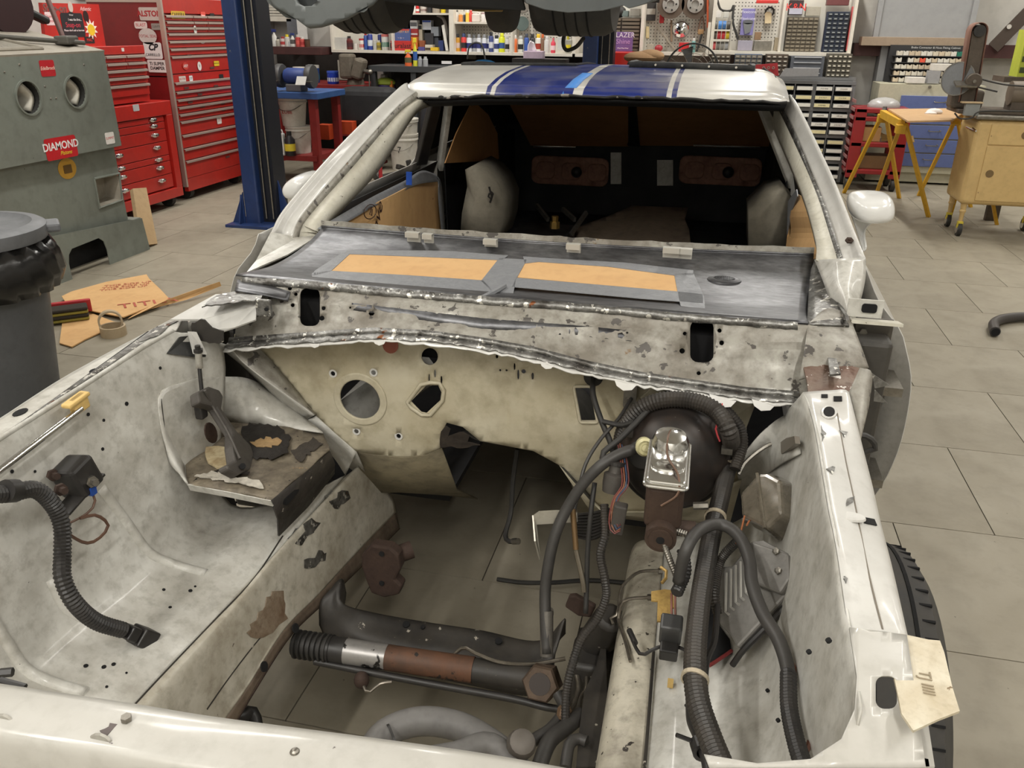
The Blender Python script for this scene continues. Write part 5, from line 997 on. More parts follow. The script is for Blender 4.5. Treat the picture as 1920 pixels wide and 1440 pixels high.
for px_, X_, lb in [([(872, 318), (885, 312), (908, 325), (928, 345), (942, 378), (940, 420), (930, 455), (862, 455), (866, 400), (876, 350)], None, 'pale cloth cover with scribble behind the passenger door'), ([(1440, 365), (1470, 356), (1490, 380), (1482, 440), (1478, 478), (1404, 476), (1404, 400)], None, 'grubby pale cover inside the driver quarter')]:
    front_ = [U(x, y, Y=3.15) for x, y in px_]; n_ = len(front_); cx_ = sum(front_, V()) / n_
    mb = MB().add(front_ + [p + V((0, .30, 0)) for p in front_] + [cx_ + V((0, -.05, 0))], [(i, (i + 1) % n_, (i + 1) % n_ + n_, i + n_) for i in range(n_)] + [(i, 2 * n_, (i + 1) % n_) for i in range(n_)] + [tuple(range(2 * n_ - 1, n_ - 1, -1))])
    cv_ = mb.build('seat_side_cover', DR, None, smooth=2); tag(cv_, lb, 'cover')
    if px_[0][0] < 1000:
        MB().tube([U(917, 350, Y=3.085), U(922, 372, Y=3.085), U(915, 366, Y=3.085), U(925, 360, Y=3.085), U(919, 380, Y=3.085)], .004, 5).build('ink_scribble', BLKP, cv_)
cr_ = thing('interior_clutter', 'dark seat base bracket with brass nut behind the cowl', 'bracket', (-.75, 3.7, .5))
MB().box(U(948, 440, Y=3.6).x, U(1060, 440, Y=3.6).x, 3.55, 3.9, .5, .60).build('seat_riser', M('worn_black', C(48, 47, 46), .4, s=C(120), st=.68, ss=30, g=C(30), ga=.5, gs=12), cr_, bevel=.012)
MB().lathe([(.022, 0), (.022, .03), (.014, .03), (.016, .055)], U(1040, 428, Y=3.62), (0, 0, 1), 6).build('brass_nut', M('brass', C(170, 140, 80), .35, .8), cr_)
for a, b in [((1055, 392), (1078, 412)), ((1100, 398), (1070, 440)), ((1006, 385), (1028, 412))]: MB().bar(U(*a, Y=3.75), U(*b, Y=3.65), .012, .02).build('loose_bracket', STEELB, cr_)
# ---- taped cardboard in the door openings
cd_ = thing('door_card', 'marked cardboard sheet taped inside the passenger door', 'cardboard', (-1.0, 2.6, .7))
CDX = -.985
card = [(612, 434), (640, 418), (690, 388), (742, 362), (765, 350), (775, 345), (800, 338), (818, 335), (826, 372), (832, 452), (760, 444)]
def dcard(x, y): return U(x, y, X=CDX + .012 * math.sin(x * .045))
sheet(card, [], dcard, 12).build('cardboard_sheet', CARDB, cd_, solid=.004)
MB().loft([UX([(596, 428, -.995), (640, 402, -.995), (700, 368, -.995), (760, 338, -.995), (790, 320, -.995), (815, 326, -.99)]), UX([(612, 437, -.978), (645, 420, -.978), (700, 388, -.978), (748, 364, -.978), (782, 346, -.978), (826, 340, -.978)])], 30, 3).build('tape_strip', DUCT, cd_, smooth=2, solid=.002)
MB().loft([UX([(815, 326, -.982), (828, 350, -.978), (836, 456, -.975)]), UX([(824, 340, -.975), (822, 372, -.972), (830, 456, -.972)])], 16, 2).build('tape_strip', DUCT, cd_, smooth=2, solid=.002)
MB().bar(U(767, 347, X=-.968), U(767, 322, X=-.968), .02, .003).build('blue_tape_tab', P(30, 84, 190), cd_)
e = U(720, 400, X=CDX) - U(690, 420, X=CDX); up_ = V((0, .25, 1))
ink = P(60, 36, 26)
mb = MB(); mb.sweep([U(x, y, X=CDX + .012) for x, y in ell(694, 397, 11, 14, 18, 20) + [(705, 399)]], .0016, 5); mb.sweep([U(x, y, X=CDX + .012) for x, y in [(690, 392), (697, 388), (693, 402), (697, 404), (698, 392)]], .0016, 5); mb.build('ink_circle', ink, cd_)
textmesh('ink_word', 'Dave', .07, frame4(U(706, 421, X=CDX + .014), V((0, -.35, .9)).normalized() * -1 if False else V((0, .55, .75)), V((0, -.75, .55))), ink, cd_, .0004, shear=.3)
dr_ = thing('door_card', 'cardboard sheet taped inside the driver door', 'cardboard', (.27, 2.3, .7))
sheet([(1490, 362), (1504, 368), (1524, 410), (1537, 475), (1536, 486), (1472, 484), (1480, 420)], [], lambda x, y: U(x, y, X=.285 + .006 * math.sin(y * .09)), 10).build('cardboard_sheet', CARDB, dr_, solid=.004)
MB().add([U(x, y, X=.28) for x, y in [(1478, 378), (1494, 355), (1496, 368), (1484, 400), (1476, 440)]], [tuple(range(5))]).build('tape_strip', DUCT, dr_, solid=.003)
# ---- mirrors
def mirror(pts, Y_, lb, sgn):
    c_ = [U(x, y, Y=Y_) for x, y in pts]; n_ = len(c_); ce = sum(c_, V()) / n_
    rings = [[ce + (p - ce) * k + V((0, dy, 0)) for p in c_] for k, dy in ((.55, -.085), (.86, -.06), (1.0, -.01), (.98, .04), (.9, .06))]
    mb = MB(); mb.grid([r_ + [r_[0]] for r_ in rings]); nn = len(mb.v); mb.add(rings[0], [tuple(range(n_))]); mb.add(rings[-1], [tuple(range(n_))])
    o = mb.build('door_mirror', M('mirror_white', C(226, 226, 224), .2, coat=.5), car, smooth=2, sub=2); lab(o, lb); return o
mr_ = mirror([(1588, 372), (1602, 360), (1655, 361), (1676, 368), (1678, 400), (1668, 412), (1640, 416), (1604, 414), (1590, 400)], 2.25, 'glossy white door mirror on the driver side', 1)
MB().loft([UY([(1594, 398, 2.3), (1620, 412, 2.3), (1640, 414, 2.3)]), UY([(1606, 430, 2.28), (1614, 440, 2.28), (1622, 432, 2.28)]), UY([(1618, 470, 2.22), (1622, 470, 2.22), (1624, 462, 2.22)])], 8, 4).build('mirror_foot', MATS['mirror_white'], mr_, smooth=2, solid=.004)
ml_ = mirror([(538, 352), (548, 334), (566, 323), (586, 322), (600, 330), (596, 352), (575, 372), (548, 374)], 2.35, 'glossy white door mirror on the passenger side', -1)
# ---- wheels
TR = M('tyre_rubber', C(50, 49, 48), .7, g=C(84, 80, 74), ga=.5, gs=14)
def wheel(x, y, lb, w_=.225):
    t = MB().lathe([(.20, -w_ / 2), (.29, -w_ / 2), (.318, -w_ / 2 + .02), (.325, -w_ / 2 + .05), (.326, 0), (.325, w_ / 2 - .05), (.318, w_ / 2 - .02), (.29, w_ / 2), (.20, w_ / 2)], (x, y, .325), (1, 0, 0), 64)
    o = t.build('tyre', TR, car, smooth=1); lab(o, lb)
    for k in (-.05, -.017, .017, .05): MB().ring((x + k - .003, y, .325), (1, 0, 0), .3265, .31, .006, 64).build('tread_groove', HOLE, o)
    for s_ in (-1, 1):
        mb = MB()
        for i in range(64):
            a = 2 * math.pi * i / 64; mb.obox((x + s_ * (w_ / 2 - .03), y + .3175 * math.cos(a), .325 + .3175 * math.sin(a)), (.02, .004, .010), Matrix.Rotation(a - math.pi / 2, 3, 'X'))
        tag(mb.build('tread_sipes', HOLE, o), kind='stuff')
    MB().lathe([(.20, -.09), (.205, -.09), (.205, .09), (.19, .09), (.17, .02), (.05, .03)], (x, y, .325), (1, 0, 0), 32).build('wheel_rim', STEELB, o, smooth=1)
wheel(.335, 1.235, 'front tyre on the driver side with worn tread', .2); wheel(-1.12, 1.235, 'front tyre on the passenger side', .2); wheel(.365, 3.78, 'rear tyre on the driver side'); wheel(-1.14, 3.78, 'rear tyre on the passenger side')
# ================================================================ left side of the shop
FX = lambda p: frame4(p, (0, 1, 0), (0, 0, 1))
FY = lambda p: frame4(p, (1, 0, 0), (0, 0, 1))
def decal(par, fr, w_, h_, colr, txt=None, tc=(240, 240, 240), ts=None, name='sticker', shape='rect', sx=1, dy=0, th=.0012, bold=0, shear=0):
    q = rrect(-w_ / 2, -h_ / 2, w_ / 2, h_ / 2, min(w_, h_) * (.12 if shape == 'rect' else .3)) if shape != 'oval' else ell(0, 0, w_ / 2, h_ / 2, 24)
    o = MB().prism(q, fr, th).build(name, P(*colr, rough=.35), par)
    if txt:
        for k, line in enumerate(txt.split('|')):
            n_ = txt.count('|') + 1; s_ = ts or h_ * .62 / n_
            textmesh('lettering', line, s_, fr @ Matrix.Translation((0, dy + (n_ - 1) * s_ * .5 - k * s_, th)), P(*tc, rough=.4), o, .0004, sx=sx, bold=bold, shear=shear)
    return o
GRN = M('blast_cabinet_green', C(126, 132, 124), .45, .1, g=C(106, 108, 100), ga=.6, gs=2.4, s=C(70, 66, 56), st=.73, ss=18)
GRNL = M('cabinet_top_grey', C(156, 150, 138), .5, g=C(120, 112, 100), ga=.5, gs=4)
bX = -3.77
bl = thing('blast_cabinet', 'grey-green sandblast cabinet with two arm holes and racing stickers', 'cabinet', (-4.1, 4.4, 0))
# upper hopper front with two arm holes
arms = [U(52, 183, X=bX), U(140, 172, X=bX)]
def bf(x, y): return V((bX - max(0, (.76 - y)) * .0, x, y))
sheet([(3.72, .72), (4.90, .72), (4.885, 1.295), (3.72, 1.285)], [ell(a.y, a.z, .088, .088, 26) for a in arms], lambda x, y: V((bX, x, y)), .12).build('front_panel', GRN, bl, solid=.006, off=0)
for a in arms:
    MB().ring(a + V((.002, 0, 0)), (1, 0, 0), .098, .088, .010, 28).build('arm_ring', GRN, bl, smooth=1)
    MB().lathe([(.088, 0), (.085, -.10), (.080, -.2)], a, (1, 0, 0), 24, cap=2).build('arm_sleeve', M('sleeve_dark', C(44, 44, 42), .7), bl, smooth=2)
    MB().loft([[a + V((-.02, -.01, .07)), a + V((-.02, .06, .0)), a + V((-.02, .02, -.075))], [a + V((-.14, -.02, .05)), a + V((-.14, .03, 0)), a + V((-.12, .0, -.07))]], 10, 3).build('white_glove', P(206, 202, 190, rough=.7), bl, smooth=2, solid=.03)
mb = MB(); mb.box(-4.5, bX - .02, 3.72, 3.73, .72, 1.285); mb.box(-4.5, bX - .005, 4.885, 4.895, .72, 1.29); mb.box(-4.5, -4.49, 3.72, 4.89, .72, 1.45); mb.build('hopper_side', GRN, bl)
topq = [V((bX + .004, 3.72, 1.288)), V((bX + .004, 4.89, 1.298)), V((-4.5, 4.89, 1.45)), V((-4.5, 3.72, 1.45))]
MB().add(topq, [(0, 1, 2, 3)]).build('top_door', GRNL, bl, solid=.012)
def onT(u, v, h=.01): return topq[0].lerp(topq[1], u).lerp(topq[3].lerp(topq[2], u), v) + V((0, 0, h))
MB().sweep([onT(u, v, .012) for u, v in [(.05, .12), (.62, .10), (.50, .75), (.05, .8), (.05, .12)]], .012, 6).build('window_frame', GRNL, bl)
MB().add([onT(u, v, .009) for u, v in [(.06, .14), (.60, .12), (.49, .73), (.06, .78)]], [(0, 1, 2, 3)]).build('window_glass', M('dusty_glass', C(150, 146, 136), .25, g=C(120, 114, 104), ga=.5, gs=8), bl, solid=.004)
MB().sweep([onT(.0, .55, .03), onT(.45, .45, .03), onT(.95, .12, .03)], .014, 8).build('hinge_rod', P(92, 90, 84, m=.4), bl, smooth=1); MB().obox(onT(.88, .2, .035), (.09, .16, .05), Matrix.Rotation(.3, 3, 'Z')).build('latch_grip', P(88, 86, 80), bl, bevel=.012)
decal(bl, FX(U(89, 128, X=bX + .004)), .115, .088, (190, 36, 46), 'Edelbrock', (240, 226, 210), .028, shear=.25)
decal(bl, FX(U(115, 277, X=bX + .004)), .26, .125, (196, 30, 40), 'DIAMOND', (245, 245, 245), .062, dy=.012, bold=.0012); textmesh('lettering', 'Pistons', .034, FX(U(124, 286, X=bX + .0065)), P(236, 200, 60), bl, shear=.4)
decal(bl, FX(U(206, 259, X=bX + .004)), .085, .072, (236, 232, 228), 'SUMMIT', (200, 44, 54), .022)
for x, y in [(8, 135), (36, 121), (157, 121), (95, 185), (105, 184), (84, 162)]: MB().ball(U(x, y, X=bX + .003), .006).build('rivet', STEELB, bl)
# lower body and base
lX = bX - .05
rec = [(4.66, .70), (4.86, .70), (4.86, .52), (4.66, .52)]
r0 = [U(175, 335, X=lX), U(222, 325, X=lX), U(228, 375, X=lX), U(185, 390, X=lX)]; rcq = [(p.y, p.z) for p in r0]
sheet([(3.70, .30), (4.90, .22), (4.885, .72), (3.72, .72)], [rcq], lambda x, y: V((lX, x, y)), .12).build('lower_panel', GRN, bl, solid=.006)
cy = sum(p[0] for p in rcq) / 4; cz = sum(p[1] for p in rcq) / 4
MB().loft([[V((lX, *p)) for p in rcq + rcq[:1]], [V((lX - .10, cy + (p[0] - cy) * .8, cz + (p[1] - cz) * .8)) for p in rcq + rcq[:1]]], 17, 2, False).build('tool_recess', GRNL, bl, solid=.004); MB().add([V((lX - .10, cy + (p[0] - cy) * .8, cz + (p[1] - cz) * .8)) for p in rcq], [(0, 1, 2, 3)]).build('recess_back', GRNL, bl, solid=.004)
MB().sweep([V((lX + .006, *p)) for p in rcq + rcq[:1]], .008, 6).build('recess_frame', GRN, bl)
decal(bl, FX(U(126, 316, X=lX + .004)), .155, .125, (206, 158, 58), '', shape='oval', name='inspection_plate'); decal(bl, FX(U(127, 317, X=lX + .006)), .07, .05, (110, 82, 36))
bsX = bX + .005
b0 = [U(0, 575, X=bsX), U(95, 545, X=bsX)]
arch = [(3.70, .0), (4.22, 0)] + [(4.22, .10), (4.235, .15), (4.27, .18), (4.52, .19), (4.56, .16), (4.575, .1), (4.575, 0)] + [(5.0, 0), (4.975, .225), (3.70, .32)]
sheet(arch, [], lambda x, y: V((bsX + (.25 - y) * .02, x, y)), .08).build('base_plinth', GRN, bl, solid=.006)
MB().box(-4.45, bsX - .01, 4.97, 4.98, 0, .22).build('plinth_side', GRN, bl); MB().box(-4.45, lX - .11, 3.74, 4.88, .0, .70).build('hopper_body', DARKIN, bl)
MB().box(-4.5, bX, 4.89, 4.97, .2, .23).build('plinth_ledge', GRN, bl)
# things on / behind the cabinet
bxo = thing('light_housing', 'grimy box-shaped lamp housing behind the blast cabinet top', 'lamp', (-4.75, 4.7, 1.42))
MB().box(-4.9, -4.6, 4.35, 4.95, 1.45, 1.62).build('housing', P(150, 142, 124), bxo, bevel=.01); MB().box(-4.605, -4.595, 4.7, 4.9, 1.47, 1.6).build('glass', P(190, 186, 172, rough=.2), bxo)
pu = thing('black_pulley', 'dark red-black pulley at the top left edge', 'pulley', (-4.55, 4.1, 1.55))
MB().lathe([(.16, -.05), (.17, -.03), (.13, 0), (.17, .03), (.16, .05)], U(8, 12, X=-4.3), (1, -.2, 0), 28).build('wheel', P(52, 30, 32), pu, smooth=1); MB().bar(U(30, 12, X=-4.35), U(88, 40, X=-4.35), .07, .05).build('arm', BLKP, pu, bevel=.02)
# ---- red toolboxes
RED = M('toolbox_red', C(186, 40, 32), .3, g=C(150, 30, 26), ga=.35, gs=4, coat=.3); REDD = M('toolbox_dark_red', C(128, 28, 30), .35, g=C(100, 22, 24), ga=.35, gs=3, coat=.2)
HAN = M('alloy_pull', C(196, 180, 170), .35, .6)
def drawer(par, X_, y0, y1, z0, z1, mt=RED, pull='strip'):
    d = MB().box(X_ - .02, X_ + .008, y0 + .003, y1 - .003, z0 + .003, z1 - .003).build('drawer', mt, par, bevel=.002)
    if pull == 'strip': MB().add([(X_ + .008, y0 + .006, z1 - .004), (X_ + .008, y1 - .006, z1 - .004), (X_ + .024, y1 - .006, z1 - .008), (X_ + .024, y0 + .006, z1 - .008), (X_ + .024, y1 - .006, z1 - .022), (X_ + .024, y0 + .006, z1 - .022)], [(0, 1, 2, 3), (3, 2, 4, 5)]).build('drawer_pull', HAN, d, solid=.003)
    else:
        for t in (.2, .8): 
            c_ = V((X_ + .012, lerp(y0, y1, t), z1 - min(.04, (z1 - z0) * .45))); MB().lathe([(.05, 0), (.046, .012), (.02, .02)], c_, (1, 0, 0), 14, 1.0, .36).build('drawer_pull', CHROME, d, smooth=1)
    return d
t1 = thing('tool_cabinet', 'red roller tool cabinet with chrome pulls beside the blast cabinet', 'toolbox', (-4.8, 6.0, 0))
tX = -4.45
MB().box(-5.1, tX - .03, 5.50, 6.48, .12, .87).build('body', RED, t1)
for y0, y1, z0, z1 in [(5.5, 6.48, .76, .87), (5.5, 6.48, .08, .16), (6.40, 6.48, .16, .76), (5.5, 5.56, .16, .76)]: MB().box(tX - .03, tX + .012, y0, y1, z0, z1).build('front_frame', RED, t1, bevel=.004)
zs = [.755, .71, .654, .554, .44, .39, .285, .17]
for a, b in zip(zs, zs[1:]): drawer(t1, tX - .012, 5.57, 6.38, b, a, RED, 'cup')
decal(t1, FX(U(255, 202, X=tX + .013)), .075, .05, (190, 190, 190), None, name='badge')
for y in (5.6, 6.38): MB().cyl((tX - .08, y - .025, .06), (tX - .08, y + .025, .06), .06, n=18).build('caster_wheel', BLK, t1, smooth=1)
t2 = thing('tool_chest', 'red top chest with open lid on the near tool cabinet', 'toolbox', (-4.8, 6.0, .87))
MB().box(-5.0, tX - .05, 5.55, 6.30, .88, 1.29).build('body', RED, t2)
zz = [1.235, 1.182, 1.13, 1.076, 1.02, .93]
for k, (a, b) in enumerate(zip(zz, zz[1:])):
    if k < 2:
        for j in range(3): drawer(t2, tX - .04, 5.56 + j * .243, 5.56 + (j + 1) * .243, b, a)
    else: drawer(t2, tX - .04, 5.56, 6.29, b, a)
MB().box(tX - .05, tX - .03, 5.55, 6.30, 1.24, 1.30).build('lid_rail', RED, t2, bevel=.004); decal(t2, FX((tX - .029, 6.03, 1.272)), .03, .025, (230, 220, 215), None)
lX_ = -4.85
l0 = [U(75, 5, X=lX_), U(182, 8, X=lX_), U(197, 95, X=lX_), U(85, 95, X=lX_)]
MB().add(l0, [(0, 1, 2, 3)]).build('lid', RED, t2, solid=.03)
def ld(x, y): return FX(U(x, y, X=lX_ + .016))
decal(t2, ld(137, 47), .24, .17, (40, 40, 44), 'Snap-on', (206, 60, 80), .05); textmesh('lettering', 'I was the first...', .024, ld(140, 37) @ Matrix.Translation((0, 0, .003)), P(235), t2); textmesh('lettering', 'Please don\'t ask to borrow', .020, ld(139, 57) @ Matrix.Translation((0, 0, .003)), P(235), t2)
textmesh('lettering', 'Snap-on', .075, ld(102, 16), P(120, 84, 80), t2, .001, bold=.002, shear=.2); textmesh('lettering', 'Atlantic', .04, ld(160, 17), P(235, 200, 200), t2, shear=.3)
decal(t2, ld(133, 28), .07, .045, (30, 30, 34), 'Victor', (235, 235, 235), .018, shape='oval'); decal(t2, ld(132, 13), .05, .08, (200, 190, 180), None, shape='oval'); decal(t2, ld(161, 31), .06, .085, (44, 26, 26), None, shape='oval')
decal(t2, ld(96, 35), .12, .09, (230, 214, 214), 'Champion|tools', (190, 40, 50), .03); decal(t2, ld(168, 75), .11, .05, (40, 36, 36), 'MAC', (220, 60, 50), .03); decal(t2, ld(124, 78), .06, .08, (220, 220, 222), 'FAST', (40, 60, 130), .022)
st_ = []
for i in range(20): r_ = .075 if i % 2 else .042; a = i * math.pi / 10; st_.append((r_ * math.cos(a), r_ * math.sin(a)))
MB().prism(st_, ld(171, 55), .0014).build('sticker', P(240, 236, 224), t2); MB().prism(ell(0, 0, .042, .042, 16), ld(171, 56) @ Matrix.Translation((0, 0, .0015)), .0012).build('sticker', P(226, 196, 40), t2)
MB().cyl(U(90, 0, X=-4.7), U(120, 75, X=-4.6), .018).build('lid_strut', P(110, 84, 80, m=.4), t2)
# tall chest
t3 = thing('tall_tool_chest', 'tall dark red tool chest with many long alloy drawer pulls beside the blue post', 'toolbox', (-4.85, 7.14, 0))
X3 = -4.5; ya, yb = 6.63, 7.66
MB().box(-5.2, X3 - .012, ya, yb, .12, 1.04).build('lower_body', REDD, t3); MB().box(-5.2, X3 - .012, ya, yb, 1.05, 1.66).build('upper_body', REDD, t3)
for y in (ya, yb): MB().box(X3 - .03, X3 + .012, y - .012, y + .012, .12, 1.66).build('corner_trim', HAN, t3, bevel=.003)
MB().box(X3 - .03, X3 + .01, ya + .01, yb - .01, 1.54, 1.66).build('lid_front', RED, t3, bevel=.003); MB().box(X3 - .03, X3 + .01, ya + .01, yb - .01, 1.0, 1.06).build('mid_rail', RED, t3); MB().box(X3 - .03, X3 + .008, ya + .01, yb - .01, .08, .19).build('kick_panel', RED, t3)
MB().box(-5.2, X3, ya - .006, ya, 1.62, 1.645).build('side_trim', HAN, t3)
w3 = yb - ya - .03
for a, b in [(1.53, 1.483), (1.483, 1.437), (1.437, 1.39)]:
    for j in range(3):
        f0, f1 = [(0, .40), (.40, .62), (.62, 1)][j]; drawer(t3, X3, ya + .015 + f0 * w3, ya + .015 + f1 * w3, b, a)
for a, b in [(1.39, 1.33), (1.33, 1.27), (1.27, 1.21), (1.21, 1.065), (1.0, .925), (.925, .862), (.862, .80), (.80, .74), (.74, .68), (.68, .565), (.565, .45), (.45, .345), (.345, .19)]: drawer(t3, X3, ya + .015, yb - .015, b, a)
for y in (ya + .1, yb - .1): MB().cyl((X3 - .08, y - .03, .065), (X3 - .08, y + .03, .065), .065, n=18).build('caster_wheel', BLK, t3, smooth=1)
def s3(x, y): return FY(U(x, y, Y=ya - .008))
decal(t3, s3(280, 26), .19, .10, (196, 186, 180), 'ALSTON', (170, 34, 40), .06, bold=.002); decal(t3, s3(264, 47), .12, .055, (226, 214, 210), 'BLAST', (190, 40, 46), .035, shape='round'); decal(t3, s3(293, 50), .09, .05, (150, 146, 140), 'CLEVITE', (60, 60, 60), .022)
decal(t3, s3(277, 68), .17, .125, (206, 200, 196), 'TOTAL SEAL', (170, 36, 42), .032, shape='oval'); o = decal(t3, s3(287, 95), .17, .13, (232, 232, 232), 'CP', (30, 34, 40), .07, dy=.025, bold=.003, shear=.3); textmesh('lettering', 'CARRILLO', .03, s3(287, 103) @ Matrix.Translation((0, 0, .002)), P(20), o); decal(t3, s3(295, 124) , .18, .10, (236, 236, 234), 'Ti SUPER|DAMPER', (24, 24, 26), .036, bold=.001)
f3 = lambda x, y: FX(U(x, y, X=X3 + .013))
decal(t3, f3(334, 28), .2, .06, (214, 176, 60), 'CARRERA', (70, 52, 30), .042, bold=.001); decal(t3, f3(381, 29), .07, .06, (230, 90, 80), 'Motion', (250, 250, 250), .02); decal(t3, f3(398, 30), .07, .045, (44, 42, 42), None); decal(t3, f3(366, 56), .045, .07, (232, 230, 224), None, shape='oval')
decal(t3, f3(348, 124), .09, .06, (206, 70, 60), 'ARP', (240, 240, 240), .036, shape='oval'); decal(t3, f3(374, 124), .06, .075, (236, 232, 230), 'V', (40, 40, 60), .04, shape='oval'); decal(t3, f3(406, 119), .085, .042, (236, 206, 50), 'MOROSO', (40, 40, 40), .018)
decal(t3, f3(342, 148), .10, .045, (214, 206, 200), 'BILSTEIN', (190, 40, 40), .022); decal(t3, f3(358, 147), .05, .045, (230, 232, 236), 'CP', (30, 34, 40), .028); decal(t3, f3(415, 144), .07, .045, (40, 40, 40), None); decal(t3, f3(411, 226), .075, .06, (232, 228, 224), 'STP', (190, 40, 40), .03); decal(t3, f3(380, 79), .07, .025, (236, 220, 220), 'Hurst', (40, 40, 40), .016, shape='oval')
for x, y in [(347, 80), (345, 92), (355, 104), (405, 103), (350, 165), (405, 161), (375, 177), (357, 192), (380, 200), (418, 194), (420, 206), (380, 276), (427, 294), (398, 127)]: decal(t3, f3(x, y), .07, .016, (96, 66, 60), None, name='drawer_tag')
# red panel and hanging tools above
MB().box(-5.34, -5.3, 6.7, 7.6, 1.66, 2.2).build('tool_board', REDD, t3)
for k in range(11): 
    o = MB().lathe([(.012, 0), (.02, .03), (.02, .14), (.01, .17)], V((-4.62, 6.75 + k * .085, 1.66)), (0, 0, 1), 10).build('tool_bottle', P(*random.choice([(180, 180, 178), (90, 90, 96), (200, 190, 160), (60, 70, 110)]), rough=.35)); tag(o, '%s small bottle standing on the tall tool chest, number %d from the near end' % (['pale', 'dark', 'cream', 'grey'][k % 4], k + 1), 'bottle', 'bottles on the tall tool chest')
    o['label'] = '%s from the near end in the row of small bottles on the tall tool chest' % ['first', 'second', 'third', 'fourth', 'fifth', 'sixth', 'seventh', 'eighth', 'ninth', 'tenth', 'eleventh'][k]
ya_ = U(432, 60, Y=7.9)
MB().obox((-4.49, 7.69, ya_.z), (.05, .03, .10)).build('hanging_tool', P(220, 190, 40), t3, bevel=.01)
# ---- lift posts and the car on the lift
LB = M('lift_blue', C(34, 58, 108), .4, g=C(24, 40, 78), ga=.5, gs=4, s=C(110, 112, 112), st=.73, ss=14, coat=.2)
def post(x0, x1, y, lb, s_):
    t = thing('lift_post', lb, 'lift post', ((x0 + x1) / 2, y, 0)); w_ = x1 - x0
    MB().box(x0, x0 + w_ * .5, y - .13, y + .13, 0, 3.5).build('column', LB, t, bevel=.012); MB().box(x0 + w_ * .5, x1, y - .06, y + .13, .02, 3.5).build('channel', M('channel_dark', C(18, 22, 34), .5), t)
    for k in (.55, .80): MB().cyl((x0 + w_ * k + .02, y - .075, .05), (x0 + w_ * k + .02, y - .075, 3.4), .006, n=8).build('lift_cable', STEELB, t)
    MB().box(x0 - .12, x1 + .10, y - .24, y + .24, 0, .02).build('base_plate', LB, t)
    for yy, xx in ((y - .2, x0 - .02), (y + .2, x0 - .02)): MB().add([(xx, y - .13 if yy < y else y + .13, .24), (xx, yy + (.0), .02), (xx, y - .13 if yy < y else y + .13, .02)], [(0, 1, 2)]).build('gusset', LB, t, solid=.012)
    MB().add([(x0, y - .13, .26), (x0 - .11, y - .13, .02), (x0, y - .13, .02)], [(0, 1, 2)]).build('gusset', LB, t, solid=.012); MB().add([(x1, y, .34), (x1 + .10, y, .02), (x1, y, .02)], [(0, 1, 2)]).build('gusset', LB, t, solid=.012)
    MB().box(x0 - .02, x1 + .02, y - .16, y + .16, 1.78, 2.1).build('carriage', LB, t, bevel=.01)
    return t
post(-3.50, -3.26, 6.0, 'blue two-post lift column in front of the tool chest', 1)
post(U(1094, 80, Y=8.8).x, U(1150, 80, Y=8.8).x, 8.9, 'blue lift column rising behind the striped roof', 1)
lc = thing('lifted_car', 'grey-primered car raised on the lift, only its underside showing', 'car', (-1.4, 6.0, 1.43))
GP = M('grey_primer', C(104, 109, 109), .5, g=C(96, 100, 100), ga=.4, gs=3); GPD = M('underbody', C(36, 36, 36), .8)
def fend(pts, Y0_, Y1_, nm='front_fascia'):
    f0 = [U(x, y, Y=Y0_) for x, y in pts]; n_ = len(f0); ce = sum(f0, V()) / n_
    mb = MB().grid([[p.lerp(ce, .03) + V((0, -.02, 0)) for p in f0 + f0[:1]], [p for p in f0 + f0[:1]], [p + V((0, (Y1_ - Y0_) * .5, .01)) for p in f0 + f0[:1]], [p + V((0, Y1_ - Y0_, .02)) for p in f0 + f0[:1]]]); mb.add([p.lerp(ce, .03) + V((0, -.02, 0)) for p in f0], [tuple(range(n_))])
    return mb.build(nm, GP, lc, smooth=1)
# passenger-end fascia with round duct
outl = [(492, -40), (515, 12), (560, 38), (578, 52), (600, 50), (650, 35), (700, 8), (745, -40)]
sheet(outl, [[(548, -38), (552, -10), (562, 8), (575, 14), (588, 13), (598, 4), (606, -18), (608, -38)]], lambda x, y: U(x, y, Y=4.3 + ((x - 600) / 100) ** 2 * .05 - (y + 20) * .0006), 10).build('front_fascia', GP, lc, smooth=1, solid=.04)
MB().add([U(x, y, Y=4.42) for x, y in [(545, -40), (550, 5), (575, 18), (600, 8), (612, -40)]], [(0, 1, 2, 3, 4)]).build('duct_back', M('duct_grey', C(70, 74, 76), .6), lc, solid=.01)
fend([(486, -40), (505, 5), (540, 34), (552, 36), (520, 10), (500, -40)], 4.36, 4.8, 'fascia_edge')
fend([(965, -40), (985, 6), (1020, 18), (1065, 24), (1130, 20), (1170, 10), (1180, 16), (1215, 6), (1265, -20), (1270, -40)], 4.3, 4.75)
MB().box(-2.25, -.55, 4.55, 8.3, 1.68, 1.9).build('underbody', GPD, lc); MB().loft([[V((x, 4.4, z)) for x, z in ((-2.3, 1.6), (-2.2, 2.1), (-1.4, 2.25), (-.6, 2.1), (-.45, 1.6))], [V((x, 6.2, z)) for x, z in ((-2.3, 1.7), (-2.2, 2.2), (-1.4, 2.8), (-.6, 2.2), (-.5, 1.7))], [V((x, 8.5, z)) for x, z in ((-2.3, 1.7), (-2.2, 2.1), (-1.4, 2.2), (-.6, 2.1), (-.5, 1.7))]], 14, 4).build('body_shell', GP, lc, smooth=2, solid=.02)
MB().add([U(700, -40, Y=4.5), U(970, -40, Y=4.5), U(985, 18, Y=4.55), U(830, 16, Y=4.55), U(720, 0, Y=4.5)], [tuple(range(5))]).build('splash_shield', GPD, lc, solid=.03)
MB().box(-1.45, -1.30, 5.2, 5.4, 1.55, 1.7).build('yellow_stand_pad', P(150, 120, 40), lc, bevel=.01)
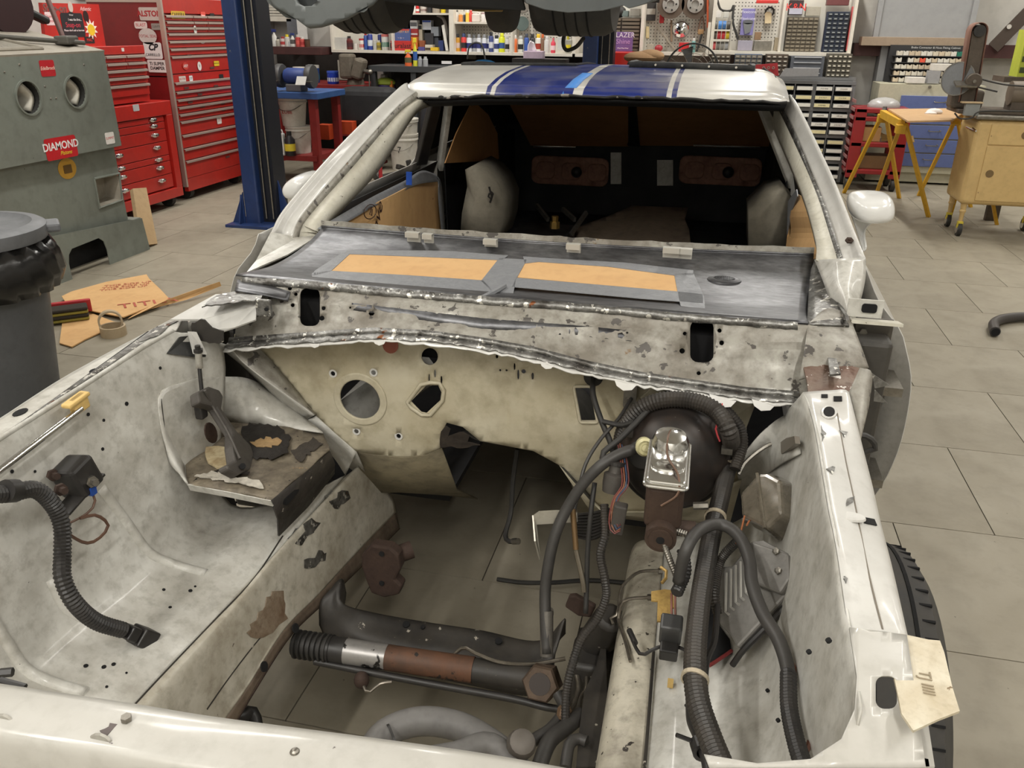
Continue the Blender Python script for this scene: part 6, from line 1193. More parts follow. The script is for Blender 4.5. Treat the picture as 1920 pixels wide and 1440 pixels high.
for k, (xa, xb, y) in enumerate([(625, 742, 5.0), (1000, 1148, 5.0)]):
    a, b = U(xa, 55, Y=y - .1), U(xb, 55, Y=y - .1); w_ = (b.x - a.x); cx_ = (a.x + b.x) / 2
    o = MB().lathe([(.2, -w_ / 2), (.30, -w_ / 2), (.325, -w_ / 2 + .05), (.33, 0), (.325, w_ / 2 - .05), (.30, w_ / 2), (.2, w_ / 2)], (cx_, y, 1.42 + .33), (1, 0, 0), 44).build('tyre', TR, lc, smooth=1); lab(o, 'tyre of the lifted car, %s of the two in front' % ('left' if k == 0 else 'right'))
    for q_ in (-.09, -.03, .03, .09): MB().ring((cx_ + q_, y, 1.75), (1, 0, 0), .332, .31, .008, 44).build('tread_groove', HOLE, o)
c_ = U(943, 62, Y=7.5); lab(MB().lathe([(.2, -.1), (.29, -.1), (.31, -.07), (.315, 0), (.31, .07), (.29, .1), (.2, .1)], c_ + V((0, 0, .315)), (1, 0, 0), 36).build('tyre', TR, lc, smooth=1), 'narrow far tyre of the lifted car')
MB().tube([U(1090, 58, Y=5.3), U(1062, 62, Y=5.3), U(1056, 80, Y=5.3), U(1062, 94, Y=5.3), U(1080, 88, Y=5.3), U(1094, 72, Y=5.2)], .012, 8).build('hanging_hose', BLK, lc, smooth=1)
# ---- trash can, floor litter
tcx, tcy = -2.80, 2.62
CANM = M('can_grey', C(84, 86, 90), .45, g=C(66, 68, 70), ga=.5, gs=5); LIDM = M('can_lid', C(112, 114, 118), .5, g=C(90, 92, 94), ga=.5, gs=6)
tc_ = thing('trash_can', 'round grey plastic trash can with a lid and black liner', 'trash can', (tcx, tcy, 0))
MB().lathe([(.215, 0), (.22, .02), (.275, .64), (.285, .66), (.285, .69)], (tcx, tcy, 0), (0, 0, 1), 40).build('body', CANM, tc_, smooth=1)
MB().lathe([(.296, .675), (.302, .69), (.30, .725), (.285, .735), (.25, .738), (.235, .725), (.2, .722), (.10, .722), (.01, .724)], (tcx, tcy, 0), (0, 0, 1), 44).build('lid', LIDM, tc_, smooth=1)
for a in (.75, 3.9): MB().obox((tcx + .315 * math.cos(a), tcy + .315 * math.sin(a), .705), (.06, .12, .035), Matrix.Rotation(a, 3, 'Z')).build('lid_handle', LIDM, tc_, bevel=.01)
lin = []
for h, dr_2, sc_ in ((.675, .004, 1), (.62, .03, 1), (.56, .045, 1), (.50, .02, 1)):
    lin.append([V((tcx + (.285 + dr_2 + .012 * math.sin(i * 2.1 + h * 30)) * math.cos(i * .1 - .95), tcy + (.285 + dr_2 + .012 * math.sin(i * 1.7 + h * 20)) * math.sin(i * .1 - .95), h + (.03 if abs(i - 12) > 9 else -.02) * (1 if h < .6 else 0))) for i in range(26)])
MB().grid(lin).build('bin_liner', M('black_liner', C(30, 29, 28), .25, bump=.4, bs=24), tc_, smooth=2, solid=.003)
def flat(nm, px_, lb, z=.004, cat='cardboard', mt=CARDB, th=.006, tilt=None):
    o = MB().add([U(x, y, Z=z + (tilt[i] if tilt else 0)) for i, (x, y) in enumerate(px_)], [tuple(range(len(px_)))]).build(nm, mt, None, solid=th, off=1); return tag(o, lb, cat)
c1 = flat('cardboard_sheet', [(116, 557), (135, 548), (200, 530), (275, 516), (280, 524), (302, 545), (318, 562), (232, 596), (170, 584), (126, 572)], 'largest torn cardboard sheet with red print on the floor', .02)
textmesh('red_print', 'TITLA', .12, frame4(U(278, 568, Z=.0285), (1, .9, 0), (-.9, 1, 0)), P(176, 84, 66), c1, .0004)
for k in range(3): textmesh('red_print', 'THIS SIDE UP', .045, frame4(U(240 - k * 4, 532 + k * 4, Z=.0285), (1, .75, 0), (-.75, 1, 0)), P(186, 104, 78), c1, .0004)
flat('cardboard_sheet', [(262, 580), (318, 560), (360, 545), (412, 528), (415, 536), (350, 562), (282, 580), (240, 598)], 'long narrow cardboard strip reaching under the car', .01, tilt=[.01, .03, .04, .05, .02, 0, 0, 0])
flat('cardboard_sheet', [(118, 600), (170, 588), (214, 605), (232, 606), (160, 638), (135, 652), (112, 645)], 'cardboard scrap beneath the broom head', .004)
bm_ = thing('broom_head', 'push broom head with dark and yellow bristles on the cardboard', 'broom', U(140, 605, Z=0)); a, b = U(92, 604, Z=.0), U(168, 594, Z=.0)
MB().bar(a + V((0, .03, .06)), b + V((0, .03, .06)), .025, .07).build('block', P(176, 40, 46), bm_, bevel=.006)
for k, cc in enumerate([(46, 40, 32), (148, 138, 62), (46, 40, 32), (148, 138, 62)]): MB().bar(a + V((.03, -.035, .075 - k * .018)), b + V((.03, -.035, .075 - k * .018)), .09 if k % 2 else .10, .018).build('bristles', M('bristle%d' % (k % 2), C(*cc), .9, bump=1, bs=220), bm_, bevel=.008)
TPB = M('tape_tan', C(178, 160, 132), .5, g=C(150, 132, 106), ga=.3, gs=20)
t_ = MB().ring(U(214, 628, Z=.0), (0, 0, 1), .062, .052, .05, 28).build('tape_roll', TPB, None, smooth=1); tag(t_, 'tan tape roll lying flat on the floor tiles', 'tape roll')
t_ = MB().ring(U(208, 604, Z=.06) + V((-.02, .02, 0)), (.6, -.7, .1), .058, .049, .05, 28).build('tape_roll', TPB, None, smooth=1); tag(t_, 'tan tape roll standing on edge on the cardboard scrap', 'tape roll')
cb = MB().add([U(236, 358, X=-4.0) + V((0, .06, 0)), U(262, 356, X=-4.0) + V((0, .06, 0)), U(283, 462, X=-3.80) + V((0, .06, 0)), U(252, 466, X=-3.80) + V((0, .06, 0))], [(0, 1, 2, 3)]).build('leaning_cardboard', M('card_pale', C(188, 160, 122), .8, g=C(166, 138, 100), ga=.4, gs=5), None, solid=.03); tag(cb, 'flat cardboard box leaning on the end of the blast cabinet', 'cardboard')
# ================================================================ back wall of the shop
WHT = M('shelf_white', C(214, 208, 196), .5, g=C(180, 172, 158), ga=.3, gs=5); PEG = M('pegboard_white', C(206, 202, 192), .6)
SF, SB = 9.70, 10.02           # shelf front and back
def sx_(x, y=60, Y=SF): return U(x, y, Y=Y).x
def sz_(x, y, Y=SF): return U(x, y, Y=Y).z
ORD = ['first', 'second', 'third', 'fourth', 'fifth', 'sixth', 'seventh', 'eighth', 'ninth', 'tenth', 'eleventh', 'twelfth', 'thirteenth', 'fourteenth', 'fifteenth', 'sixteenth']
CN = {}
def cname(c):
    r, g, b = c; mx, mn = max(c), min(c)
    if mx - mn < 26: return 'white' if mx > 195 else 'silver' if mx > 140 else 'grey' if mx > 75 else 'black'
    if r == mx: return ('yellow' if g > r * .72 else 'orange' if g > r * .42 and r > 150 else 'brown' if r < 130 and g > r * .45 else 'maroon' if r < 130 else 'red')
    if g == mx: return 'green'
    return 'blue' if r < b * .8 else 'purple'
def bottle(place, x, yb, yt, w_, kind, body, cap, band=None, Y=9.80, z=None):
    b = U(x, yb, Y=Y); 
    if z is not None: b.z = z
    h = max(.05, U(x, yt, Y=Y).z - U(x, yb, Y=Y).z); r = abs(U(x + w_ / 2, yb, Y=Y).x - U(x - w_ / 2, yb, Y=Y).x) / 2
    k = CN.setdefault(place, [0]); k[0] += 1
    kn = {'can': 'spray can', 'bottle': 'bottle', 'jar': 'jar', 'spray': 'trigger spray bottle', 'jug': 'jug', 'tub': 'tub'}[kind]
    t = thing(dict(can='spray_can', bottle='bottle', jar='jar', spray='spray_bottle', jug='jug', tub='tub')[kind], '%s %s with %s cap, %s from left %s' % (cname(body), kn, cname(cap), ORD[k[0] - 1] if k[0] <= 16 else 'last', place), kn.split()[-1] if kind != 'can' else 'spray can', b, place)
    mb_, mc_ = P(*body, rough=.35), P(*cap, rough=.4)
    if kind == 'can':
        MB().lathe([(r, 0), (r, h * .74), (r * .8, h * .79), (r * .55, h * .80)], b, (0, 0, 1), 14).build('body', mb_, t, smooth=1); MB().lathe([(r * .62, h * .79), (r * .62, h * .97), (r * .5, h)], b, (0, 0, 1), 12).build('cap', mc_, t, smooth=1)
    elif kind == 'bottle':
        MB().lathe([(r * .9, 0), (r, .01), (r, h * .66), (r * .45, h * .82), (r * .4, h * .86)], b, (0, 0, 1), 14).build('body', mb_, t, smooth=1); MB().lathe([(r * .46, h * .84), (r * .46, h)], b, (0, 0, 1), 12).build('cap', mc_, t, smooth=1)
    elif kind in ('jar', 'tub'):
        MB().lathe([(r * .92, 0), (r, .01), (r, h * .82), (r * .9, h * .86)], b, (0, 0, 1), 16).build('body', mb_, t, smooth=1); MB().lathe([(r * 1.02, h * .84), (r * 1.02, h)], b, (0, 0, 1), 16).build('lid', mc_, t, smooth=1)
    elif kind == 'spray':
        MB().lathe([(r, 0), (r, h * .5), (r * .35, h * .72), (r * .3, h * .78)], b, (0, 0, 1), 14, 1, .7).build('body', mb_, t, smooth=1)
        mb = MB().obox(b + V((-.0, 0, h * .88)), (r * 1.5, r * .7, h * .16)); mb.obox(b + V((-r * .8, 0, h * .78)), (r * .25, r * .4, h * .16)); mb.build('trigger_head', mc_, t, bevel=.003)
    elif kind == 'jug':
        MB().prism(rrect(-r, 0, r, h * .8, r * .3), FY(b + V((0, -r * .6, 0))), -r * 1.2).build('body', mb_, t, bevel=r * .2); MB().lathe([(r * .4, h * .78), (r * .4, h)], b + V((-r * .3, 0, 0)), (0, 0, 1), 12).build('cap', mc_, t, smooth=1)
        MB().sweep(spline([b + V((r * .1, 0, h * .78)), b + V((r * .5, 0, h * .95)), b + V((r * .95, 0, h * .7))], .02), r * .14, 6).build('handle', mb_, t)
    if band: MB().lathe([(r * 1.012, h * .2), (r * 1.012, h * .5)], b, (0, 0, 1), 14, 1, .72 if kind == 'spray' else 1).build('label_band', P(*band, rough=.4), t, smooth=1)
    return t
def carton(x0, y0, x1, y1, colr, lb, Y=9.80, d=.10, nm='carton', txt=None, tc=(240, 240, 240), ts=.05, cat='box', top=None, mt=None):
    a, b = U(x0, y1, Y=Y), U(x1, y0, Y=Y)
    a.z, b.z = U((x0 + x1) / 2, y1, Y=Y).z, U((x0 + x1) / 2, y0, Y=Y).z
    t = thing(nm, lb, cat, ((a.x + b.x) / 2, Y + d / 2, a.z))
    MB().box(a.x, b.x, Y, Y + d, a.z, b.z).build('box', mt or P(*colr), t, bevel=.003)
    if txt:
        for k, (s_, c_) in enumerate(zip(txt.split('|'), (tc if isinstance(tc, list) else [tc] * 5))):
            n_ = txt.count('|') + 1; textmesh('print', s_, ts, FY(V(((a.x + b.x) / 2, Y - .001, b.z - (b.z - a.z) * (k + .5) / n_))), P(*c_), t)
    if top: MB().box(a.x + .004, b.x - .004, Y - .002, Y, lerp(a.z, b.z, top[1]), lerp(a.z, b.z, top[2])).build('printed_panel', P(*top[0]), t)
    return t
def board(nm, x0, x1, z0, z1, y0, y1, mt, par): return MB().box(x0, x1, y0, y1, z0, z1).build(nm, mt, par)
def pegholes(par, x0, x1, z0, z1, Y, dx=.034):
    mb = MB(); x = x0
    while x < x1:
        z = z0
        while z < z1:
            mb.add([(x - .005, Y, z - .005), (x + .005, Y, z - .005), (x + .005, Y, z + .005), (x - .005, Y, z + .005)], [(0, 1, 2, 3)]); z += dx
        x += dx
    tag(mb.build('peg_holes', M('peg_hole', C(60, 56, 50), .9), par), kind='stuff')
ZB = sz_(860, 97)              # shelf floor height
# unit one (left, behind the lifted car)
x0, xm, x1 = sx_(622), sx_(735), sx_(843)
u1 = thing('wall_shelf', 'white pegboard wall shelf behind the lifted car, left unit', 'shelf', ((x0 + x1) / 2, 9.85, ZB))
board('shelf_board', x0, x1, ZB - .03, ZB, SF, SB, WHT, u1); board('side_panel', x0 - .02, x0, ZB - .03, ZB + .42, SF, SB, WHT, u1); board('divider', xm - .01, xm + .01, ZB, ZB + .48, SF, SB, WHT, u1)
zt = sz_(800, 24); board('upper_shelf', xm, x1, zt - .02, zt, SF + .02, SB, WHT, u1); board('back_panel', x0, xm, ZB, ZB + .42, SB, SB + .01, PEG, u1); pegholes(u1, x0 + .08, x0 + .32, ZB + .20, ZB + .40, SB - .001)
board('back_panel', xm, x1, ZB, ZB + .9, SB, SB + .01, P(70, 62, 54), u1)
# unit two
x2, x3 = sx_(843), sx_(960)
u2 = thing('wall_shelf', 'white wall shelf full of silver and blue spray cans, middle unit', 'shelf', ((x2 + x3) / 2, 9.85, ZB))
board('shelf_board', x2, x3, ZB - .03, ZB, SF, SB, WHT, u2); board('side_panel', x2 - .0, x2 + .05, ZB - .03, ZB + .62, SF - .02, SB, WHT, u2); zt2 = sz_(880, 41); board('upper_shelf', x2 + .05, sx_(912), zt2 - .02, zt2, SF + .03, SB, WHT, u2)
board('back_panel', x2, x3, ZB, ZB + .62, SB, SB + .01, PEG, u2); pegholes(u2, x2 + .08, x3 - .03, ZB + .16, ZB + .60, SB - .001)
x4 = sx_(1078)
u3 = thing('wall_shelf', 'white pegboard wall shelf with grinding wheels, beside the second lift post', 'shelf', ((x3 + x4) / 2, 9.85, ZB))
board('shelf_board', x3, x4 + .3, ZB - .03, ZB, SF, SB, WHT, u3); board('side_panel', x3 - .015, x3 + .01, ZB - .03, ZB + .25, SF - .01, SB, WHT, u3); board('side_panel', x4 - .02, x4 + .01, ZB - .03, ZB + .5, SF, SB, WHT, u3)
board('back_panel', x3, x4 + .3, ZB, ZB + .62, SB, SB + .01, PEG, u3); pegholes(u3, x3 + .04, x4 - .04, ZB + .16, ZB + .60, SB - .001)
for x, y, r_, c_ in [(979, 10, .085, (112, 106, 98)), (979, 45, .075, (84, 96, 92)), (1003, 28, .058, (110, 116, 114)), (1012, 51, .05, (128, 110, 96))]:
    o = MB().lathe([(r_, 0), (r_, .05), (.012, .05)], U(x, y, Y=9.93), (.25, -1, .1), 24).build('grinding_wheel', P(*c_, rough=.9), None, smooth=1); tag(o, '%s round grinding wheel on the pegboard, %s' % ('large brown' if y < 20 else 'grey-green' if y < 48 and x < 990 else 'small grey' if y < 40 else 'small brown', 'uppermost' if y < 20 else 'lower left' if x < 990 else 'right' if y < 40 else 'lowest at right'), 'grinding wheel', 'grinding wheels on the pegboard')
# left wall shelf with red edge, dark counter wall
MB_ = MB()
dw = tag(MB().box(sx_(480), sx_(1150), WY - .012, WY - .002, .0, ZB + .02).build('wall_dark_panel', m_dark), kind='structure')
rs_ = thing('red_wall_shelf', 'dark red steel wall shelf with a row of cleaners, left of the white shelves', 'shelf', (-5.0, 9.6, 1.2))
za = sz_(560, 88, 9.5); MB().box(-5.34, sx_(602, 90, 9.5), 9.5, 9.8, za - .085, za).build('shelf_channel', m_purlin, rs_, bevel=.006)
MB().box(-5.34, sx_(545, 30, 9.9), 9.9, 10.13, sz_(520, 40, 9.9), sz_(520, 39, 9.9) + .05).build('upper_board', WHT, rs_)
for k in range(4): o = MB().box(-5.3, sx_(535, 30, 9.92) + .02 * k, 9.9, 10.1, sz_(520, 38, 9.9) + .05 + k * .03, sz_(520, 38, 9.9) + .07 + k * .03).build('white_board', WHT, rs_)
o = MB().box(sx_(538, 50, 9.9), sx_(560, 50, 9.9), 9.9, 10.1, za, za + .30).build('grey_folder', P(110, 112, 118), None); tag(o, 'grey stack of folders standing on the red wall shelf', 'folder')
o = MB().box(sx_(557, 50, 9.85), sx_(574, 50, 9.85), 9.85, 9.87, za, za + .38).build('white_sheet', P(220, 218, 214), None); tag(o, 'white card sheet leaning at the end of the red wall shelf', 'card')
pl = 'on the red wall shelf'
for x, yt, w_, k_, b_, c_, bd in [(502, 50, 9, 'spray', (60, 70, 140), (190, 60, 50), None), (508, 52, 9, 'spray', (206, 210, 214), (40, 56, 120), (60, 90, 160)), (516, 55, 10, 'spray', (214, 212, 206), (34, 46, 110), None), (523, 72, 9, 'bottle', (178, 172, 160), (50, 46, 44), None), (532, 70, 10, 'can', (206, 190, 186), (160, 60, 56), (176, 60, 60)), (540, 66, 9, 'can', (200, 196, 190), (226, 204, 50), None), (543, 76, 7, 'can', (170, 170, 172), (200, 200, 200), None), (550, 62, 9, 'spray', (214, 212, 206), (44, 60, 120), (90, 86, 84)), (560, 66, 9, 'can', (180, 70, 66), (190, 186, 180), (210, 90, 80)), (568, 70, 9, 'can', (200, 90, 84), (210, 206, 200), (170, 50, 50)), (577, 74, 9, 'jar', (90, 62, 46), (70, 50, 40), None)]:
    bottle(pl, x, 88.5, yt, w_, k_, b_, c_, bd, 9.6, za)
# lower shelf, unit one
pl = 'on the left white shelf floor'
o = carton(627, 70, 648, 93.5, (190, 188, 182), 'pale wire basket at the left end of the white shelf', 9.76, .2, 'wire_basket', None, cat='basket')
for x, yt, w_, k_, b_, c_, bd in [(656, 70, 13, 'bottle', (96, 40, 38), (50, 44, 42), (70, 36, 40)), (668, 84, 8, 'tub', (210, 206, 198), (220, 216, 210), None), (679, 74, 9, 'jar', (214, 206, 198), (190, 50, 52), (190, 50, 52)), (687, 61, 7, 'can', (50, 80, 150), (170, 50, 50), None), (695, 58, 9, 'can', (44, 60, 140), (220, 220, 220), (210, 214, 220)), (704, 77, 7, 'can', (186, 186, 180), (200, 200, 196), None), (711, 77, 8, 'can', (170, 150, 60), (210, 206, 190), (120, 106, 50)), (713, 59, 7, 'can', (40, 52, 120), (220, 220, 220), None), (723, 65, 13, 'jar', (206, 206, 200), (200, 110, 104), (40, 120, 96))]:
    bottle(pl, x, 95, yt, w_, k_, b_, c_, bd, 9.82 if x != 713 else 9.92, ZB)
carton(733, 76.5, 769, 95.5, (186, 44, 40), 'red battery-brand carton with black script on the white shelf', 9.74, .2, txt='Duralast', tc=(30, 24, 24), ts=.075)
carton(735, 54, 768, 76.5, (78, 96, 150), 'blue printed carton stacked on the red carton', 9.76, .18, txt='BATTERY KIT|~ o ~', tc=[(226, 180, 120), (210, 200, 200)], ts=.035, top=((186, 60, 50), .86, .99))
carton(752, 31, 765, 53, (34, 33, 33), 'black oil container behind the blue carton', 9.92, .08)
carton(769, 38, 782, 54, (200, 200, 198), 'white filter carton stacked above red cartons', 9.8, .1, top=((90, 90, 92), .3, .75)); carton(769, 54, 783, 68, (160, 46, 44), 'red and white filter carton under the white one', 9.8, .1, top=((214, 206, 204), .2, .4)); carton(771, 69, 782, 92, (206, 112, 40), 'orange carton below the red filter cartons', 9.78, .1)
carton(783, 46, 791, 76, (186, 178, 158), 'tall cream carton with two black bars', 9.84, .1, top=((30, 30, 30), .7, .95)); carton(784, 88, 796, 95, (76, 70, 130), 'small purple carton on the white shelf floor', 9.76, .1); carton(786, 76, 796, 88, (150, 84, 50), 'small orange-brown carton on the purple carton', 9.8, .1)
carton(792, 38, 808, 56, (206, 210, 218), 'white and blue carton with round emblem', 9.86, .1, top=((50, 80, 170), .8, .98)); carton(796, 62, 812, 83, (54, 54, 58), 'dark coil packet leaning among the cartons', 9.84, .06); carton(797, 84, 811, 95, (200, 192, 176), 'white and black carton beside the yellow carton', 9.76, .1, top=((60, 46, 36), .1, .5)); carton(808, 50, 822, 68, (150, 156, 164), 'grey-blue can-shaped carton high among the cartons', 9.86, .1); carton(810, 70, 822, 88, (70, 74, 84), 'slate carton behind the yellow carton', 9.88, .1); carton(807, 89, 821, 95.4, (216, 178, 40), 'yellow carton on the white shelf floor', 9.74, .1); carton(822, 76, 831, 95, (40, 56, 110), 'navy carton beside the leaning papers', 9.8, .1)
o = MB().add([U(828, 48, Y=9.8), U(833, 46, Y=9.8), U(841, 95, Y=9.76), U(836, 95, Y=9.76)], [(0, 1, 2, 3)]).build('leaning_paper', P(224, 220, 212), None, solid=.01); tag(o, 'white papers leaning at the end of the left white shelf', 'paper')
o = MB().sweep(spline([U(820, 28, Y=9.9), U(832, 36, Y=9.9), U(837, 60, Y=9.9), U(834, 76, Y=9.9)], .04), .02, 6).build('belt_strip', P(160, 156, 150), None); tag(o, 'grey curved belt hanging inside the left white shelf', 'belt')
pl = 'on the upper left white shelf'
for x, yt, w_, k_, b_, c_, bd in [(746, 10, 6, 'bottle', (214, 212, 206), (60, 60, 60), None), (753, 8, 6, 'bottle', (206, 204, 198), (90, 90, 90), None), (762, -8, 9, 'bottle', (38, 52, 110), (30, 40, 90), (206, 206, 204)), (771, 4, 5, 'can', (50, 80, 60), (40, 60, 46), None), (777, 6, 7, 'bottle', (220, 216, 212), (210, 206, 200), None), (783, 6, 7, 'can', (196, 50, 50), (190, 46, 46), (230, 226, 220)), (794, 6, 11, 'jar', (200, 192, 184), (70, 40, 38), (120, 90, 86)), (806, 8, 9, 'jar', (44, 44, 46), (70, 70, 70), None), (818, 7, 14, 'jar', (160, 150, 138), (170, 160, 150), None), (831, 7, 9, 'jar', (222, 196, 40), (214, 208, 190), None)]:
    bottle(pl, x, 21, yt, w_, k_, b_, c_, bd, 9.84, zt)
pl = 'on the upper middle white shelf'
for x, yt, w_, k_, b_, c_, bd in [(853, 17, 12, 'jar', (206, 204, 198), (90, 88, 84), None), (864, 22, 8, 'can', (214, 140, 70), (210, 200, 180), None), (871, 22, 5, 'can', (40, 40, 46), (190, 190, 190), None), (877, 17, 8, 'can', (226, 190, 80), (230, 226, 216), None), (883, 17, 7, 'can', (190, 54, 48), (200, 60, 50), None), (893, 20, 15, 'jug', (206, 196, 188), (206, 200, 190), None), (906, 21, 8, 'jar', (210, 204, 200), (180, 150, 150), None)]:
    bottle(pl, x, 39, yt, w_, k_, b_, c_, bd, 9.84, zt2)
pl = 'on the middle white shelf floor'
BW = ((206, 208, 214), (150, 152, 156), (44, 50, 110))
for x, yt, w_, k_, b_, c_, bd in [(851, 64, 8, 'can', (196, 192, 180), (190, 188, 180), None), (859, 62, 8, 'can', (206, 150, 50), (60, 56, 60), (214, 190, 180)), (870, 61, 10, 'can', (206, 54, 48), (60, 76, 120), (40, 40, 44)), (880, 62, 10, 'can', *BW), (889, 63, 9, 'can', *BW), (898, 62, 9, 'can', *BW), (908, 62, 9, 'can', *BW), (915, 64, 7, 'can', *BW), (921, 57, 9, 'can', (60, 70, 120), (30, 30, 34), (204, 206, 212)), (931, 63, 10, 'can', (206, 208, 212), (34, 34, 38), (56, 66, 120)), (941, 59, 11, 'can', (206, 210, 40), (206, 210, 40), (60, 90, 150)), (951, 64, 8, 'can', (190, 188, 184), (180, 180, 178), (40, 40, 44))]:
    bottle(pl, x, 95, yt, w_, k_, b_, c_, bd, 9.80 + (.08 if x in (889, 915) else 0), ZB)
pl = 'on the pegboard shelf with grinding wheels'
for x, yt, w_, k_, b_, c_, bd in [(965, 63, 10, 'can', (206, 104, 50), (220, 214, 206), None), (976, 64, 10, 'can', (200, 200, 190), (170, 172, 170), (44, 46, 48)), (987, 60, 9, 'can', (50, 80, 150), (60, 66, 80), None), (998, 60, 10, 'can', (40, 38, 38), (36, 34, 34), None), (1009, 60, 11, 'can', (206, 204, 196), (226, 186, 40), (160, 60, 50)), (1017, 60, 8, 'can', (120, 90, 70), (200, 100, 50), None), (1025, 64, 10, 'can', (190, 188, 184), (200, 200, 198), None), (1037, 67, 9, 'bottle', (206, 60, 80), (214, 110, 120), (230, 200, 206)), (1066, 63, 12, 'jug', (160, 158, 150), (190, 180, 60), (214, 196, 40))]:
    bottle(pl, x, 95.5, yt, w_, k_, b_, c_, bd, 9.82, ZB)
carton(1045, 70, 1059, 94, (196, 196, 194), 'white and grey carton on the grinding-wheel shelf', 9.8, .1)
# counter under the shelves with bottles
ct = thing('steel_counter', 'dark steel counter along the back wall under the white shelves', 'counter', (-2.6, 9.5, 0))
zc_ = sz_(780, 124, 9.3); MB().box(sx_(690, 120, 9.2), sx_(1138, 110, 9.2), 9.2, 10.1, zc_ - .06, zc_).build('counter_top', M('counter_dark', C(58, 60, 62), .45), ct); MB().box(sx_(770, 120, 9.2), sx_(1138, 110, 9.2), 9.28, 10.1, 0, zc_ - .06).build('counter_body', m_dark, ct)
for xx in (sx_(692, 120, 9.2), sx_(768, 120, 9.2)): MB().box(xx, xx + .06, 9.22, 9.28, 0, zc_ - .06).build('counter_leg', MATS['counter_dark'], ct)
MB().box(sx_(824, 120, 9.2), sx_(843, 120, 9.2), 9.275, 9.28, zc_ + .03, zc_ + .06).build('white_label', P(220), ct)
pl = 'on the dark counter'
bottle(pl, 766, 125, 93, 13, 'spray', (214, 96, 44), (214, 190, 50), (90, 90, 60), 9.3, zc_); bottle(pl, 779, 125, 70, 8, 'spray', (206, 204, 60), (222, 202, 50), (50, 90, 160), 9.3, zc_); bottle(pl, 788, 125, 107, 8, 'can', (150, 152, 156), (160, 162, 166), None, 9.3, zc_); bottle(pl, 798, 125, 107, 9, 'can', (156, 158, 160), (166, 168, 170), None, 9.3, zc_)
tb = carton(981, 96, 1018, 110, (206, 186, 206), 'lilac tissue box on the dark counter', 9.1, .12, 'tissue_box', cat='tissue box'); MB().loft([[U(989, 96, Y=9.14), U(998, 96, Y=9.18), U(1006, 96, Y=9.14)], [U(990, 85, Y=9.14), U(999, 86, Y=9.18), U(1003, 86, Y=9.15)], [U(995, 76, Y=9.15), U(998, 78, Y=9.17), U(1001, 80, Y=9.15)]], 8, 3).build('tissue', P(235, 228, 232), tb, smooth=2, solid=.006)
MB().box(sx_(960, 110, 9.05), sx_(1060, 110, 9.05), 9.05, 9.3, zc_ - .02, U(1000, 110, Y=9.1).z).build('equipment_box', BLKP, ct)
ol = MB().box(sx_(876, 104, WY - .02), sx_(893, 104, WY - .02), WY - .04, WY - .012, sz_(884, 111, WY), sz_(884, 100, WY)).build('wall_outlet', P(150, 140, 122), None, bevel=.004); tag(ol, 'beige electrical outlet below the middle white shelf', 'outlet')
o = MB().tube([U(876, 110, Y=9.6), U(880, 88, Y=9.6), U(892, 80, Y=9.6), U(904, 86, Y=9.6), U(910, 112, Y=9.6)], .010, 6).build('extension_cord', BLK, None, smooth=1); tag(o, 'black cord looping over the outlet', 'cord')
gl = MB().ball(U(908, 122, Y=4.95), .07, 1.1, .6, .45, 12).ball(U(932, 123, Y=5.02), .035, 1.2, .7, .5, 10).build('blue_glove', P(70, 150, 220), None, smooth=1); tag(gl, 'crumpled bright blue glove beyond the roof', 'glove')
gs_ = MB().cyl((gl.location.x, 5.0, 0), (gl.location.x, 5.0, gl.location.z + .02), .02).box(gl.location.x - .25, gl.location.x + .3, 4.85, 5.2, gl.location.z - .02, gl.location.z + .005).build('roll_cart', BLKP, None); tag(gs_, 'dark pedestal tray holding the blue glove', 'tray')
# ---- benches, grinder, vise
BB = M('bench_blue', C(48, 84, 140), .45, g=C(36, 62, 104), ga=.4, gs=5); RB = M('bench_red', C(132, 34, 32), .45, g=C(92, 24, 24), ga=.5, gs=4)
b1 = thing('work_bench', 'blue-topped work bench with red legs beside the blue post', 'bench', (-4.3, 7.9, 0))
zb = .865; MB().box(-5.0, -3.68, 7.70, 8.36, zb - .06, zb).build('top', BB, b1, bevel=.006)
for x in (-4.95, -3.80):
    for y in (7.74, 8.26): MB().box(x, x + .07, y, y + .07, 0, zb - .06).build('leg', RB, b1)
MB().box(-4.95, -3.75, 7.72, 8.30, .22, .27).build('lower_shelf', RB, b1); MB().box(-5.0, -4.9, 7.72, 8.30, .27, .8).build('end_panel', RB, b1)
bg = thing('bench_grinder', 'blue bench grinder with two wheel guards on the blue bench', 'grinder', U(550, 178, Y=7.8)); gz = U(556, 157, Y=7.85); gz.z = zb + .14
MB().lathe([(.06, -.11), (.075, -.08), (.075, .08), (.06, .11)], gz, (1, 0, 0), 20).build('motor', P(44, 66, 128), bg, smooth=1); MB().box(gz.x - .08, gz.x + .08, gz.y - .08, gz.y + .08, zb, zb + .07).build('pedestal', P(90, 90, 92), bg, bevel=.01)
for s_ in (-1, 1): MB().lathe([(.105, -.03), (.11, -.02), (.11, .02), (.105, .03)], gz + V((s_ * .16, 0, 0)), (1, 0, 0), 24).build('wheel_guard', P(84, 84, 84, m=.4), bg, smooth=1); MB().lathe([(.03, 0), (.03, .012)], gz + V((s_ * .16 - .03, 0, 0)), (-1, 0, 0), 12).build('arbor_nut', STEELB, bg); MB().obox(gz + V((s_ * .17, -.12, -.04)), (.09, .06, .006)).build('tool_rest', STEELB, bg)
MB().obox(gz + V((.14, -.18, -.03)), (.10, .004, .09), Matrix.Rotation(-.6, 3, 'X')).build('eye_shield', P(200, 200, 196, rough=.2), bg)
b2 = thing('vise_bench', 'red-edged steel bench with a vise in the back corner', 'bench', (-4.0, 9.3, 0)); zb2 = sz_(640, 160, 9.0)
